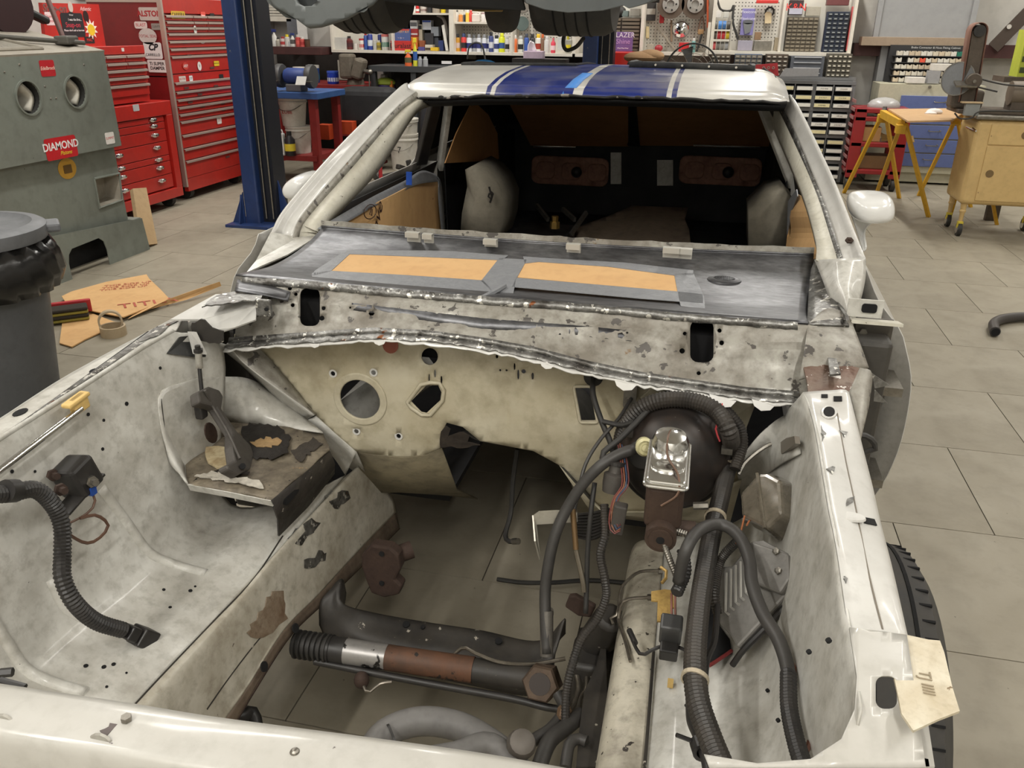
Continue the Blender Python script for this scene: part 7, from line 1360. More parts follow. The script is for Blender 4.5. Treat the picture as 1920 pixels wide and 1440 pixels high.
MB().box(-5.0, sx_(680, 158, 9.0), 9.0, 9.8, zb2 - .07, zb2).build('top', RB, b2); MB().box(-4.9, -4.8, 9.05, 9.15, 0, zb2).build('leg', RB, b2); MB().box(sx_(668, 158, 9.0), sx_(678, 158, 9.0), 9.05, 9.15, 0, zb2 - .07).build('leg', RB, b2); MB().box(-4.9, sx_(678, 158, 9.), 9.1, 9.75, .3, .34).build('shelf', RB, b2)
vs = thing('bench_vise', 'big grey-brown bench vise on the red bench', 'vise', (sx_(660, 150, 9.2), 9.2, zb2)); vc = U(662, 128, Y=9.15); VM = M('vise_iron', C(112, 104, 92), .6, .3, g=C(78, 70, 60), ga=.5, gs=9)
MB().lathe([(.10, 0), (.09, .05), (.06, .1)], (vc.x, 9.2, zb2), (0, 0, 1), 16).build('base', VM, vs, smooth=1); MB().obox(vc + V((-.06, 0, .02)), (.16, .16, .26)).build('fixed_jaw', VM, vs, bevel=.03); MB().obox(vc + V((.09, -.04, 0)), (.12, .16, .22), Matrix.Rotation(.3, 3, 'Y')).build('moving_jaw', VM, vs, bevel=.03); MB().cyl(vc + V((.12, -.05, -.02)), vc + V((.22, -.08, -.03)), .022).build('screw', STEELB, vs); MB().ball(vc + V((.235, -.09, -.03)), .03).build('handle_ball', STEELB, vs, smooth=1); MB().cyl(vc + V((.22, -.08, -.03)), vc + V((.21, -.08, -.35)), .007).build('handle', STEELB, vs)
pl = 'on the back corner bench'
bottle(pl, 562, 150, 121, 20, 'tub', (226, 192, 50), (224, 218, 206), None, 9.3, zb2); bottle(pl, 588, 152, 119, 22, 'tub', (34, 64, 120), (170, 166, 158), (30, 84, 110), 9.3, zb2); bottle(pl, 625, 154, 130, 20, 'tub', (30, 60, 170), (50, 84, 190), (200, 206, 214), 9.2, zb2)
for k, (x, y) in enumerate([(600, 135), (640, 125), (655, 152)]): pass
o = carton(635, 113, 650, 150, (150, 146, 134), 'clear plastic bin on the back corner bench', 9.4, .1)
pl = 'on the lower shelf of the blue bench'
bottle(pl, 527, 287, 235, 17, 'jug', (222, 222, 222), (230, 230, 230), (60, 70, 120), 7.7, .27); bottle(pl, 545, 285, 240, 18, 'bottle', (36, 34, 38), (30, 30, 32), (226, 206, 60), 7.72, .27)
PAIL = M('pail_white', C(206, 202, 192), .5, g=C(166, 158, 142), ga=.4, gs=8)
def pail(c_, h, r0, r1, lb, extra=0):
    t = thing('bucket', lb, 'bucket', c_)
    MB().lathe([(r0, 0), (r1, h * .82), (r1 * 1.05, h * .83), (r1 * 1.05, h * .88), (r1 * 1.02, h * .9), (r1 * 1.06, h * .93), (r1 * 1.06, h), (r1 * .98, h)], c_, (0, 0, 1), 28).build('body', PAIL, t, smooth=1)
    MB().tube([V(c_) + V((-r1 * 1.04, 0, h * .85)), V(c_) + V((-r1 * .5, -r1 * 1.05, h * .6)), V(c_) + V((r1 * .5, -r1 * 1.05, h * .6)), V(c_) + V((r1 * 1.04, 0, h * .85))], .004, 6).build('handle', STEELB, t)
    return t
p_ = U(563, 281, Y=7.95); p_.z = .27
pail(p_, .26, .105, .125, 'plain white bucket under the printed bucket on the bench shelf'); t_ = pail(p_ + V((-.04, 0, .262)), .27, .11, .135, 'white bucket with red print stacked on the bench shelf'); textmesh('print', 'LUBE', .05, FY(p_ + V((-.04, -.13, .40))), P(170, 50, 46), t_)
pc_ = U(758, 293, Z=0.0); pc_ = V((pc_.x, 8.9, 0)); pc_.x = U(757, 270, Y=8.9).x
t_ = pail(pc_, .38, .135, .155, 'grimy white shop bucket seen through the windscreen opening'); textmesh('print', '7', .09, FY(pc_ + V((.0, -.152, .22))), P(50), t_)
pail(pc_ + V((0, 0, .34)), .2, .15, .162, 'upper white bucket nested in the grimy shop bucket')
# red shelf, orange bins, dark clutter behind the pillar
rc_ = thing('red_cart', 'low dark red steel cart beside the benches', 'cart', (-3.5, 8.9, 0)); MB().box(sx_(625, 220, 8.6), sx_(700, 220, 8.6), 8.6, 8.95, .42, .45).build('top_shelf', RB, rc_); MB().box(sx_(622, 220, 8.6), sx_(700, 220, 8.6), 8.65, 8.95, .05, .08).build('lower_shelf', RB, rc_)
for x in (628, 692): MB().box(sx_(x, 220, 8.6), sx_(x + 6, 220, 8.6), 8.62, 8.68, 0, .45).build('leg', RB, rc_)
for k, (x0_, x1_, y0_, y1_) in enumerate([(597, 616, 234, 262), (635, 660, 228, 252)]): carton(x0_, y0_, x1_, y1_, (196, 74, 36), 'orange bin %s the red cart' % ('left of' if k == 0 else 'under the top of'), 8.5, .12, 'orange_bin', cat='bin')
o = MB().box(sx_(640, 200, 8.7), sx_(738, 200, 8.7), 8.62, 8.94, .451, .86).build('black_cover', DARKIN, None, bevel=.08, seg=3); tag(o, 'black cloth-covered machine between bench and counter', 'cover')
o = MB().box(sx_(560, 300, 7.0), sx_(612, 300, 7.0), 7.2, 7.7, 0, .16).build('wooden_block', P(96, 74, 54), None, bevel=.01); tag(o, 'brown wooden block on the floor behind the passenger mirror', 'block')
o = MB().lathe([(.035, 0), (.035, .02), (.018, .02), (.018, .5), (.022, .5), (.022, .56)], U(715, 352, Z=0), (0, 0, 1), 14).build('jack_stand', P(170, 36, 44), None, smooth=1); tag(o, 'red jack post standing beyond the passenger door', 'jack stand')
sb = thing('subframe', 'black steel axle subframe lying on the floor beyond the door', 'subframe', U(740, 330, Z=0)); pS = lambda x, y, z: U(x, y, Z=z)
for a, b in [((690, 305, .2), (705, 335, .04)), ((705, 335, .04), (770, 320, .05)), ((770, 320, .05), (795, 288, .2)), ((690, 305, .2), (715, 300, .2)), ((705, 335, .04), (715, 300, .2)), ((770, 320, .05), (765, 300, .16)), ((795, 288, .2), (780, 320, .02)), ((745, 312, .12), (770, 320, .05))]: MB().bar(pS(*a), pS(*b), .05, .05).build('arm', BLACKG, sb, bevel=.008)
sw = thing('shop_towel_box', 'green rag draped over an orange and purple tub in the dark cabinet', 'tub', U(725, 175, Y=9.25)); cc0 = U(724, 165, Y=9.4); MB().lathe([(.10, -.16), (.11, .0), (.1, .06)], cc0, (0, 0, 1), 20).build('tub', P(60, 44, 100), sw, smooth=1); MB().ball(cc0 + V((0, -.02, .06)), .12, 1, .8, .45, 14).build('rag', P(150, 164, 60), sw, smooth=1); MB().obox(cc0 + V((.08, -.05, .02)), (.05, .05, .12)).build('orange_label', P(206, 120, 40), sw)
o = MB().box(sx_(712, 150, 9.4), sx_(722, 150, 9.4), 9.4, 9.5, zc_ - .4, zc_ - .1).build('white_jug', P(206, 200, 190), None, bevel=.02); tag(o, 'white jug beside the rag-covered tub', 'jug')
o = MB().box(sx_(684, 150, 9.5), sx_(700, 150, 9.5), 9.82, 10.1, .1, zc_ - .05).build('grey_locker', P(120, 116, 110), None, bevel=.01); tag(o, 'grey locker behind the bench vise', 'locker')
ck = thing('hanging_coveralls', 'dark coveralls hanging in the gloom behind the door opening', 'clothing', (sx_(810, 230, 8.6), 8.6, .3)); MB().loft([[U(x, 185, Y=8.6) for x in (795, 815, 835)], [U(x, 240, Y=8.55) for x in (790, 818, 842)], [U(x, 300, Y=8.6) for x in (798, 815, 838)]], 10, 4).build('cloth', M('coverall_dark', C(34, 34, 38), .9), ck, smooth=2, solid=.06); MB().cyl((sx_(815, 230, 8.66), 8.68, 0), (sx_(815, 230, 8.66), 8.68, U(815, 182, Y=8.68).z), .018).build('stand_pole', BLKP, ck)
# ================================================================ right part of the back wall
xb0, xb1 = sx_(1160), sx_(1332)
u4 = thing('pegboard_unit', 'white pegboard bay with brake rotors, right of the second lift post', 'shelf', ((xb0 + xb1) / 2, 9.85, ZB)); ZB4 = sz_(1250, 98)
board('shelf_board', xb0, xb1, ZB4 - .03, ZB4, SF, SB, WHT, u4); board('back_panel', xb0, xb1, ZB4, ZB4 + .75, SB, SB + .01, PEG, u4); board('divider', sx_(1200), sx_(1206), ZB4, ZB4 + .62, SF + .05, SB, WHT, u4); board('side_panel', xb1 - .03, xb1, ZB4 - .03, ZB4 + .3, SF - .05, SB, WHT, u4); pegholes(u4, sx_(1210), xb1 - .05, ZB4 + .05, ZB4 + .72, SB - .001)
fd = thing('drawer_cabinet', 'brown steel cabinet of flat drawers behind the purple carton', 'cabinet', (sx_(1178), 9.9, ZB4)); MB().box(sx_(1152), sx_(1198), 9.80, SB - .005, ZB4, sz_(1178, 33)).build('body', P(74, 66, 56), fd)
zt_ = sz_(1178, 33); nr = 9
for k in range(nr):
    for a, b in ((1152.5, 1161), (1164, 1197)): MB().box(sx_(a), sx_(b), 9.785, 9.80, lerp(ZB4, zt_, k / nr) + .006, lerp(ZB4, zt_, (k + 1) / nr) - .008).build('drawer', P(112, 100, 84), fd)
carton(1151, 60, 1186, 96, (112, 84, 140), 'purple printed carton beside the lift post', 9.62, .12, txt='BLAZER|Shine|~~~', tc=[(226, 220, 232), (190, 150, 200), (220, 214, 226)], ts=.07)
carton(1166, 20, 1178, 31, (110, 122, 118), 'grey-green small case on the flat-drawer cabinet', 9.86, .12); carton(1181, 16, 1200, 30, (150, 146, 136), 'clear parts bin on the flat-drawer cabinet', 9.86, .12)
o = MB().ball(U(1160, 22, Y=9.9), .07, 1.2, .8, .9, 12).build('black_coil', BLK, None, smooth=1); tag(o, 'black coiled cable on top of the flat-drawer cabinet', 'cable')
rk_ = thing('red_roll_cab', 'bright red tool cabinet top under the purple carton', 'toolbox', (sx_(1180, 103, 9.3), 9.4, 0)); MB().box(sx_(1148, 103, 9.3), sx_(1212, 103, 9.3), 9.3, 9.68, .1, sz_(1180, 98, 9.3)).build('body', RED, rk_, bevel=.01); MB().box(sx_(1148, 103, 9.3), sx_(1212, 103, 9.3), 9.29, 9.3, .1, .6).build('drawer', RED, rk_)
o = MB().ball(U(1205, 108, Y=8.9), .19, 1.0, .6, .32, 16).ball(U(1220, 105, Y=8.9), .15, .9, .6, .42, 16).build('brown_cloth', P(146, 116, 84, rough=.9), None, smooth=1); tag(o, 'crumpled brown cloth heaped beyond the roof', 'cloth')
o2 = MB().box(sx_(1176, 112, 8.7), sx_(1245, 112, 8.7), 8.7, 9.1, 0, sz_(1205, 112, 8.9) - .01).build('cloth_stand', m_dark, None, bevel=.02); tag(o2, 'dark cabinet under the crumpled brown cloth', 'cabinet')
for k, x in enumerate((1258, 1304)):
    c_ = U(x, 8, Y=9.90); t = thing('brake_rotor', 'rusty brake rotor hung on the pegboard, %s one' % ('left' if k == 0 else 'right'), 'brake rotor', c_, 'rotors on the pegboard')
    MB().ring(c_, (0, -1, 0), .145, .09, .03, 32).build('disc', P(104, 90, 78, m=.3), t, smooth=1); MB().lathe([(.092, 0), (.086, .05), (.04, .055), (.036, .03)], c_, (0, -1, 0), 24).build('hat', P(176, 172, 166, m=.5), t, smooth=1)
    for i in range(5): MB().lathe([(.009, 0), (.009, .004)], c_ + V((.06 * math.cos(i * 1.257), -.055, .06 * math.sin(i * 1.257))), (0, -1, 0), 10).build('lug_hole', HOLE, t)
fm = carton(1211, 2, 1231, 39, (66, 64, 64), 'dark hinged clipboard frame on the pegboard', 9.97, .03, 'clipboard', cat='clipboard', top=((190, 186, 178), .32, .62))
rc2 = MB().obox(U(1241, 35, Y=9.93), (.05, .03, .09)).build('red_clamp', P(176, 40, 44), None, bevel=.01); tag(rc2, 'small red clamp on the pegboard under the left rotor', 'clamp')
for nm, a, b, w_, c_, lb in [('hacksaw', (1232, 50), (1268, 96), .03, (150, 142, 128), 'steel hand saw leaning on the pegboard'), ('ruler', (1259, 38), (1259, 78), .02, (128, 104, 80), 'wooden rule hanging on the pegboard'), ('brush', (1214, 50), (1214, 72), .035, (180, 160, 112), 'yellow-handled brush at the left of the pegboard')]: o = MB().bar(U(*a, Y=9.95), U(*b, Y=9.9), w_, .02).build(nm, P(*c_), None, bevel=.004); tag(o, lb, nm)
ch = thing('chrome_headlamp', 'chrome headlamp shell hanging on the pegboard', 'headlamp', U(1277, 55, Y=9.9)); MB().lathe([(.088, 0), (.085, .03), (.05, .06), (.02, .065)], U(1277, 55, Y=9.93), (0, -1, .1), 24).build('shell', CHROME, ch, smooth=1); MB().ring(U(1277, 55, Y=9.93), (0, -1, .1), .094, .084, .02, 24).build('rim', STEELB, ch)
o = MB().ball(U(1235, 90, Y=9.8), .045, 1, .8, .8, 12).build('red_ball_dispenser', P(150, 34, 42), None, smooth=1); tag(o, 'round dark red dispenser on the pegboard shelf', 'dispenser'); o.location.z = ZB4
carton(1272, 80, 1292, 97, (190, 38, 42), 'bright red metal box on the pegboard shelf', 9.76, .12); bottle('on the rotor shelf', 1299, 97, 70, 8, 'can', (110, 160, 156), (200, 200, 196), (90, 140, 140), 9.8, ZB4); carton(1212, 82, 1226, 97, (160, 154, 140), 'clear plastic tub at the left of the pegboard shelf', 9.8, .1)
o = MB().bar(U(1327, -10, Y=9.85), U(1327, 52, Y=9.85), .05, .02).build('orange_level', P(206, 92, 50), None); tag(o, 'orange straightedge standing between the two pegboard bays', 'level')
aw = thing('hand_plane', 'wood-handled pump hanging beside the orange straightedge', 'tool', U(1314, 55, Y=9.9)); MB().tube([U(1308, 60, Y=9.9), U(1314, 36, Y=9.9), U(1318, 32, Y=9.9), U(1321, 58, Y=9.9)], .008, 6).build('loop', P(120, 96, 80), aw); MB().obox(U(1314, 60, Y=9.9), (.06, .04, .05)).build('body', P(176, 140, 96), aw, bevel=.006); MB().tube([U(1316, 64, Y=9.88), U(1310, 84, Y=9.86), U(1306, 96, Y=9.84)], .012, 6).build('hose', BLK, aw)
# shop fan
fn = thing('shop_fan', 'black round shop fan with wire guard beyond the roof', 'fan', (sx_(1297, 130, 7.6), 7.6, 0)); fc_ = U(1297, 134, Y=7.6); FB = M('fan_black', C(40, 41, 42), .4)
MB().ring(fc_ + V((0, .06, 0)), (0, -1, 0), .225, .212, .12, 48).build('shroud', FB, fn, smooth=1)
for r_ in (.04, .075, .11, .145, .18): MB().sweep([fc_ + V((r_ * math.cos(a * math.pi / 18), -.065, r_ * math.sin(a * math.pi / 18))) for a in range(37)], .0022, 5, False).build('guard_ring', STEELB, fn)
for k in range(12): a = k * math.pi / 6; MB().cyl(fc_ + V((.03 * math.cos(a), -.068, .03 * math.sin(a))), fc_ + V((.215 * math.cos(a), -.058, .215 * math.sin(a))), .0022, n=5).build('guard_spoke', STEELB, fn)
for k in range(4):
    a = k * math.pi / 2 + .3; d1_ = V((math.cos(a), 0, math.sin(a))); d2_ = V((-math.sin(a), 0, math.cos(a))); MB().add([fc_ + d1_ * .04, fc_ + d1_ * .19 + d2_ * .05 + V((0, -.03, 0)), fc_ + d1_ * .19 - d2_ * .05 + V((0, .03, 0))], [(0, 1, 2)]).build('blade', P(96, 96, 98), fn, solid=.004)
MB().cyl(fc_ + V((0, .02, 0)), (fc_.x, fc_.y + .02, .02), .022).build('stand_pole', FB, fn); MB().lathe([(.24, 0), (.24, .02), (.03, .04)], (fc_.x, fc_.y + .02, 0), (0, 0, 1), 28).build('base', FB, fn)
# unit with tape rack, purple box and drawer cabinets
xc0, xc1 = sx_(1333), sx_(1601); ZB5 = sz_(1460, 97)
u5 = thing('parts_wall_unit', 'white framed pegboard bay holding tape rack and small-parts cabinets', 'shelf', ((xc0 + xc1) / 2, 9.85, ZB5))
board('shelf_board', xc0, xc1, ZB5 - .035, ZB5, SF - .02, SB, WHT, u5); board('side_panel', xc0, xc0 + .035, ZB5, ZB5 + .75, SF, SB, WHT, u5); board('side_panel', xc1 - .03, xc1, ZB5, ZB5 + .75, SF, SB, WHT, u5); board('divider', sx_(1463), sx_(1467), ZB5, ZB5 + .75, SF, SB, WHT, u5); board('back_panel', xc0, xc1, ZB5, ZB5 + .8, SB, SB + .01, PEG, u5); pegholes(u5, sx_(1375), sx_(1458), ZB5 + .1, ZB5 + .72, SB - .001)
tr_ = thing('tape_rack', 'small white three-tier rack of electrical tape rolls', 'rack', (sx_(1353), 9.8, ZB5)); ZT = [sz_(1350, y) for y in (95, 74.5, 56)]
for z in ZT: board('tier', sx_(1337), sx_(1369), z - .012, z + .004, 9.74, 9.86, WHT, tr_)
for x in (1336.5, 1369): board('rack_side', sx_(x), sx_(x) + .01, ZB5, sz_(1350, 36), 9.74, 9.86, P(150, 144, 132), tr_)
cols = [[(190, 80, 84), (110, 106, 100), (130, 128, 124), (150, 152, 156)], [(84, 74, 66), (190, 44, 52), (196, 52, 58), (222, 194, 40)], [(100, 98, 92), (56, 120, 190), (60, 110, 170), (80, 76, 70)]]
for k, z in enumerate(ZT):
    for j in range(4):
        c_ = V((lerp(sx_(1341), sx_(1365), j / 3), 9.80, z + .046)); o = MB().ring(c_ + V((-.018, 0, 0)), (1, 0, 0), .041, .018, .036, 20).build('tape_roll', P(*cols[k][j], rough=.4), None, smooth=1); tag(o, '%s electrical tape roll, %s from left on the %s tier of the tape rack' % (cname(cols[k][j]), ORD[j], ['lowest', 'middle', 'top'][k]), 'tape roll', 'tape rolls in the rack')
pb_ = carton(1387, 16, 1417, 66, (134, 128, 184), 'lilac carton printed with a grey hose clamp picture', 9.9, .06, txt='Flexicone|Flexicone||', tc=[(235, 232, 245)] * 4, ts=.04); o = pb_
c_ = U(1402, 47, Y=9.89); MB().lathe([(.055, 0), (.055, .002)], c_ + V((0, 0, .03)), (0, -1, 0), 20, 1, .4).build('print_ring', P(96, 98, 104), pb_); MB().prism([(-.05, .02), (.05, .02), (.03, -.07), (-.02, -.09)], FY(c_), .002).build('print_body', P(120, 122, 124), pb_)
ht = MB().add([U(1437, 22, Y=9.97), U(1443, 22, Y=9.97), U(1447, 26, Y=9.97), U(1446, 44, Y=9.95), U(1434, 44, Y=9.95), U(1434, 26, Y=9.97)], [tuple(range(6))]).build('paper_tag', P(216, 196, 156), None, solid=.006); tag(ht, 'manila tag hanging on the parts pegboard', 'tag')
o = MB().ring(U(1443, 22, Y=9.99), (0, -1, 0), .05, .032, .02, 24).build('black_seal_ring', BLK, None); tag(o, 'black seal ring hanging behind the manila tag', 'ring')
carton(1418, 0, 1460, 6, (200, 50, 44), 'red rounded case at the top of the parts pegboard', 9.86, .1)
carton(1382, 76, 1412, 95, (150, 146, 160), 'clear blister pack lying under the lilac carton', 9.78, .1); carton(1414, 60, 1428, 75, (140, 112, 84), 'small brown carton on steel stock', 9.86, .08); carton(1412, 76, 1448, 95, (168, 164, 156), 'bright steel stock stacked on the parts shelf', 9.82, .1, 'steel_stock', cat='metal stock', mt=STEELB); carton(1450, 70, 1462, 95, (150, 138, 116), 'upright strips of steel at the end of the parts shelf', 9.84, .08)
o = MB().tube([U(1345, 0, Y=9.93), U(1352, 18, Y=9.92), U(1370, 20, Y=9.92), U(1376, 10, Y=9.93), U(1374, 40, Y=9.9), U(1384, 74, Y=9.88)], .012, 6).build('black_cable', BLK, None, smooth=1); tag(o, 'black cable draped beside the lilac carton', 'cable')
carton(1341, 20, 1353, 33, (214, 210, 204), 'white small carton above the tape rack, left of two', 9.9, .06); carton(1356, 22, 1367, 33, (200, 198, 190), 'white small carton above the tape rack, right of two', 9.9, .06)
def grid_cab(nm, lb, x0, y0, x1, y1, nc, nr, body, face, pull, Y=9.80, d=.16, zb=None):
    a, b = U(x0, y1, Y=Y), U(x1, y0, Y=Y); z0 = U((x0 + x1) / 2, y1, Y=Y).z if zb is None else zb; z1 = U((x0 + x1) / 2, y0, Y=Y).z
    t = thing(nm, lb, 'cabinet', ((a.x + b.x) / 2, Y + d / 2, z0)); MB().box(a.x, b.x, Y, Y + d, z0, z1).build('cabinet_body', P(*body), t)
    w_, h_ = (b.x - a.x) / nc, (z1 - z0) / nr; first = None; fp = None
    for i in range(nc):
        for j in range(nr):
            cx_, cz_ = a.x + w_ * (i + .5), z0 + h_ * (j + .5)
            if first is None:
                first = MB().box(cx_ - w_ * .44, cx_ + w_ * .44, Y - .012, Y, cz_ - h_ * .40, cz_ + h_ * .40).build('drawer', P(*face, rough=.3), t); fp = MB().obox((cx_, Y - .018, cz_ - h_ * .05), (w_ * .5, .012, h_ * .24)).build('drawer_pull', P(*pull, rough=.4), first); base = first.location.copy()
            else:
                o_ = first.copy(); col.objects.link(o_); o_.location = base + V((w_ * i, 0, h_ * j)); p2 = fp.copy(); col.objects.link(p2); p2.parent = o_; p2.matrix_parent_inverse = fp.matrix_parent_inverse
    return t
grid_cab('parts_cabinet', 'brown-grey small-parts cabinet with clear drawers on the right parts shelf', 1470, 32, 1536, 95, 6, 9, (70, 64, 56), (116, 106, 90), (150, 142, 124), zb=ZB5)
grid_cab('parts_cabinet', 'navy small-parts cabinet with clear drawers beside the red strip', 1542, 22, 1594, 95, 4, 9, (36, 50, 84), (46, 52, 62), (150, 154, 156), zb=ZB5)
carton(1595, 12, 1599.5, 95, (206, 90, 90), 'tall thin red folder beside the navy parts cabinet', 9.78, .1); carton(1478, 0, 1508, 28, (60, 44, 46), 'dark air-filter carton with red panel on the brown parts cabinet', 9.8, .14, txt='K&N', tc=(226, 60, 56), ts=.1, top=((180, 180, 196), .05, .45)); carton(1510, 12, 1540, 30, (170, 164, 150), 'clear bags of hardware on the brown parts cabinet', 9.84, .12, 'hardware_bags', cat='bag'); carton(1550, -6, 1594, 10, (110, 60, 60), 'bagged parts on top of the navy parts cabinet', 9.84, .12, 'hardware_bags', cat='bag')
# lower row of cabinets on the steel shelf, and shelf bins
Yl = 9.45
st = thing('steel_shelf', 'grey steel shelf ledge carrying the lower row of parts cabinets', 'shelf', (.6, 9.6, 1.0)); zl = sz_(1480, 143, Yl); MB().box(sx_(1325, 140, Yl), sx_(1605, 145, Yl), Yl - .02, 10.1, zl - .03, zl).build('ledge', P(120, 120, 120), st); MB().box(sx_(1600, 145, Yl) - .03, sx_(1603, 145, Yl), Yl + .3, 10.1, .0, zl - .03).build('ledge_leg', P(110, 110, 110), st); MB().box(sx_(1325, 145, Yl), sx_(1330, 145, Yl), Yl + .3, 10.1, .0, zl - .03).build('ledge_leg', P(110, 110, 110), st)
grid_cab('parts_cabinet', 'brown parts cabinet behind the fan', 1330, 102, 1370, 142, 4, 5, (70, 62, 54), (88, 78, 66), (190, 186, 176), Yl, .2, zl); grid_cab('parts_cabinet', 'blue-framed parts cabinet right of the fan', 1374, 102, 1430, 142, 5, 5, (50, 74, 104), (120, 114, 104), (160, 156, 148), Yl, .2, zl); grid_cab('parts_cabinet', 'brown parts cabinet with few white pulls in the lower row', 1432, 102, 1479, 142, 4, 5, (74, 64, 56), (86, 74, 64), (206, 200, 188), Yl, .2, zl); grid_cab('parts_cabinet', 'dark parts cabinet with white label pulls at the right end of the lower row', 1548, 101, 1599, 140, 5, 5, (86, 82, 74), (92, 88, 78), (222, 216, 200), Yl, .2, zl)
t3d = thing('drawer_cabinet', 'slate grey three-drawer steel cabinet in the lower row', 'cabinet', (sx_(1512, 120, Yl), Yl, zl)); MB().box(sx_(1482, 120, Yl), sx_(1545, 120, Yl), Yl, Yl + .2, zl, sz_(1512, 106, Yl)).build('cabinet_body', P(84, 88, 96), t3d)
for k in range(4): MB().box(sx_(1488, 120, Yl), sx_(1539, 120, Yl), Yl - .015, Yl, zl + .03 + k * .05, zl + .037 + k * .05).build('drawer_pull', P(190, 192, 196), t3d)
pn = MB().add([U(1462, 143, Y=9.2), U(1472, 128, Y=9.2), U(1536, 128, Y=9.2), U(1534, 143, Y=9.2)], [(0, 1, 2, 3)]).build('grey_tray', P(138, 138, 140), None, solid=.02); tag(pn, 'flat grey metal tray standing before the slate cabinet', 'tray')
rp_ = MB().add([U(1400, 123, Y=9.25), U(1458, 118, Y=9.25), U(1460, 142, Y=9.25), U(1420, 140, Y=9.25)], [(0, 1, 2, 3)]).build('red_tray', P(150, 30, 38), None, solid=.02); tag(rp_, 'dark red punched tool tray standing behind the roof edge', 'tray'); hl = [MB().ring(U(1432 + k * 9, 127, Y=9.23), (0, -1, 0), .014, .008, .006, 14).build('tray_hole', STEELB, rp_) for k in range(3)]
gb_ = thing('bin_cabinet', 'grey steel bin cabinet with labelled pull-out trays', 'cabinet', (sx_(1545, 250, 9.3), 9.4, 0)); GB = M('bin_grey', C(112, 113, 115), .45, g=C(90, 90, 92), ga=.3, gs=4)
bx0, bx1 = sx_(1440, 250, 9.25), sx_(1590, 250, 9.25); MB().box(bx0, bx1, 9.32, 9.7, 0.02, zl - .035).build('cabinet_body', HOLE, gb_)
xl, xr = bx0 + .02, bx1 - .02; ncol = 4; nrow = 11; H_ = zl - .09
for i in range(ncol + 1): MB().box(lerp(xl, xr, i / ncol) - (.02 if i % 2 == 0 else .006), lerp(xl, xr, i / ncol) + (.02 if i % 2 == 0 else .006), 9.25, 9.32, .02, zl - .035).build('upright', GB, gb_)
for j in range(nrow + 1):
    if j % 3 == 2: MB().box(bx0, bx1, 9.245, 9.32, .05 + H_ * j / nrow - .02, .05 + H_ * j / nrow + .012).build('rail', GB, gb_)
for i in range(ncol):
    for j in range(nrow):
        a, b = lerp(xl, xr, i / ncol) + .014, lerp(xl, xr, (i + 1) / ncol) - .014; z = .055 + H_ * j / nrow + (.012 if j % 3 == 2 else 0)
        d = MB().box(a, b, 9.22, 9.31, z, z + .042).build('bin_tray', GB, gb_); MB().box(a + .004, b - .004, 9.215, 9.22, z + .006, z + .038).build('paper_label', P(*random.choice([(226, 224, 216), (226, 224, 216), (224, 214, 168)])), d)
        if j > 5 and i > 1: textmesh('print', random.choice(['1/4 BOLT', '5/16 NUT', '3/8 SAE', 'WASHER', '7/16 FINE']), .018, FY(((a + b) / 2, 9.2145, z + .022)), P(70, 66, 60), d, .0003)
# ================================================================ right corner of the shop
# wall framing
PAN = thing('grey_wall_board', 'large grey wall board above the wooden ledge', 'panel', (2.4, 9.95, 1.3)); xg0, xg1 = U(1645, 40, Y=9.9).x, U(1822, 40, Y=9.9).x; zg = U(1730, 70, Y=9.9).z
MB().box(xg0, xg1, 9.9, 9.93, zg, 3.2).build('board', m_wallg, PAN); 
for x in (xg0, xg1): MB().box(x - .02, x + .03, 9.88, 9.94, zg, 3.2).build('trim', m_wallg, PAN)
ld_ = MB().box(U(1615, 75, Y=9.85).x, xg1 - .02, 9.82, 10.0, zg - .085, zg).build('wood_ledge', P(152, 134, 114), None, bevel=.004); tag(ld_, 'wooden ledge board under the grey wall board', 'ledge')
zp = U(1850, 95, Y=10.0).z; tag(MB().box(U(1600, 95, Y=10.0).x, 5.58, 9.98, 10.14, zp - .07, zp + .055).build('wall_girt', m_purlin), kind='structure')
tag(MB().box(U(1640, 150, Y=10.0).x, U(1668, 150, Y=10.0).x, 9.92, 10.14, 0, 3.4).build('wall_column', m_wallg), kind='structure')
db = thing('diagonal_brace', 'dark slotted steel brace running up the right wall corner', 'brace', U(1862, 85, Y=9.9)); MB().bar(U(1862, 90, Y=9.92), U(1960, -10, Y=9.92), .12, .02, V((0, 1, 0))).build('angle_bar', P(66, 54, 46), db); MB().lathe([(.022, 0), (.022, .006)], U(1892, 50, Y=9.90), (0, -1, 0), 16).build('round_hole', P(190, 186, 178), db)
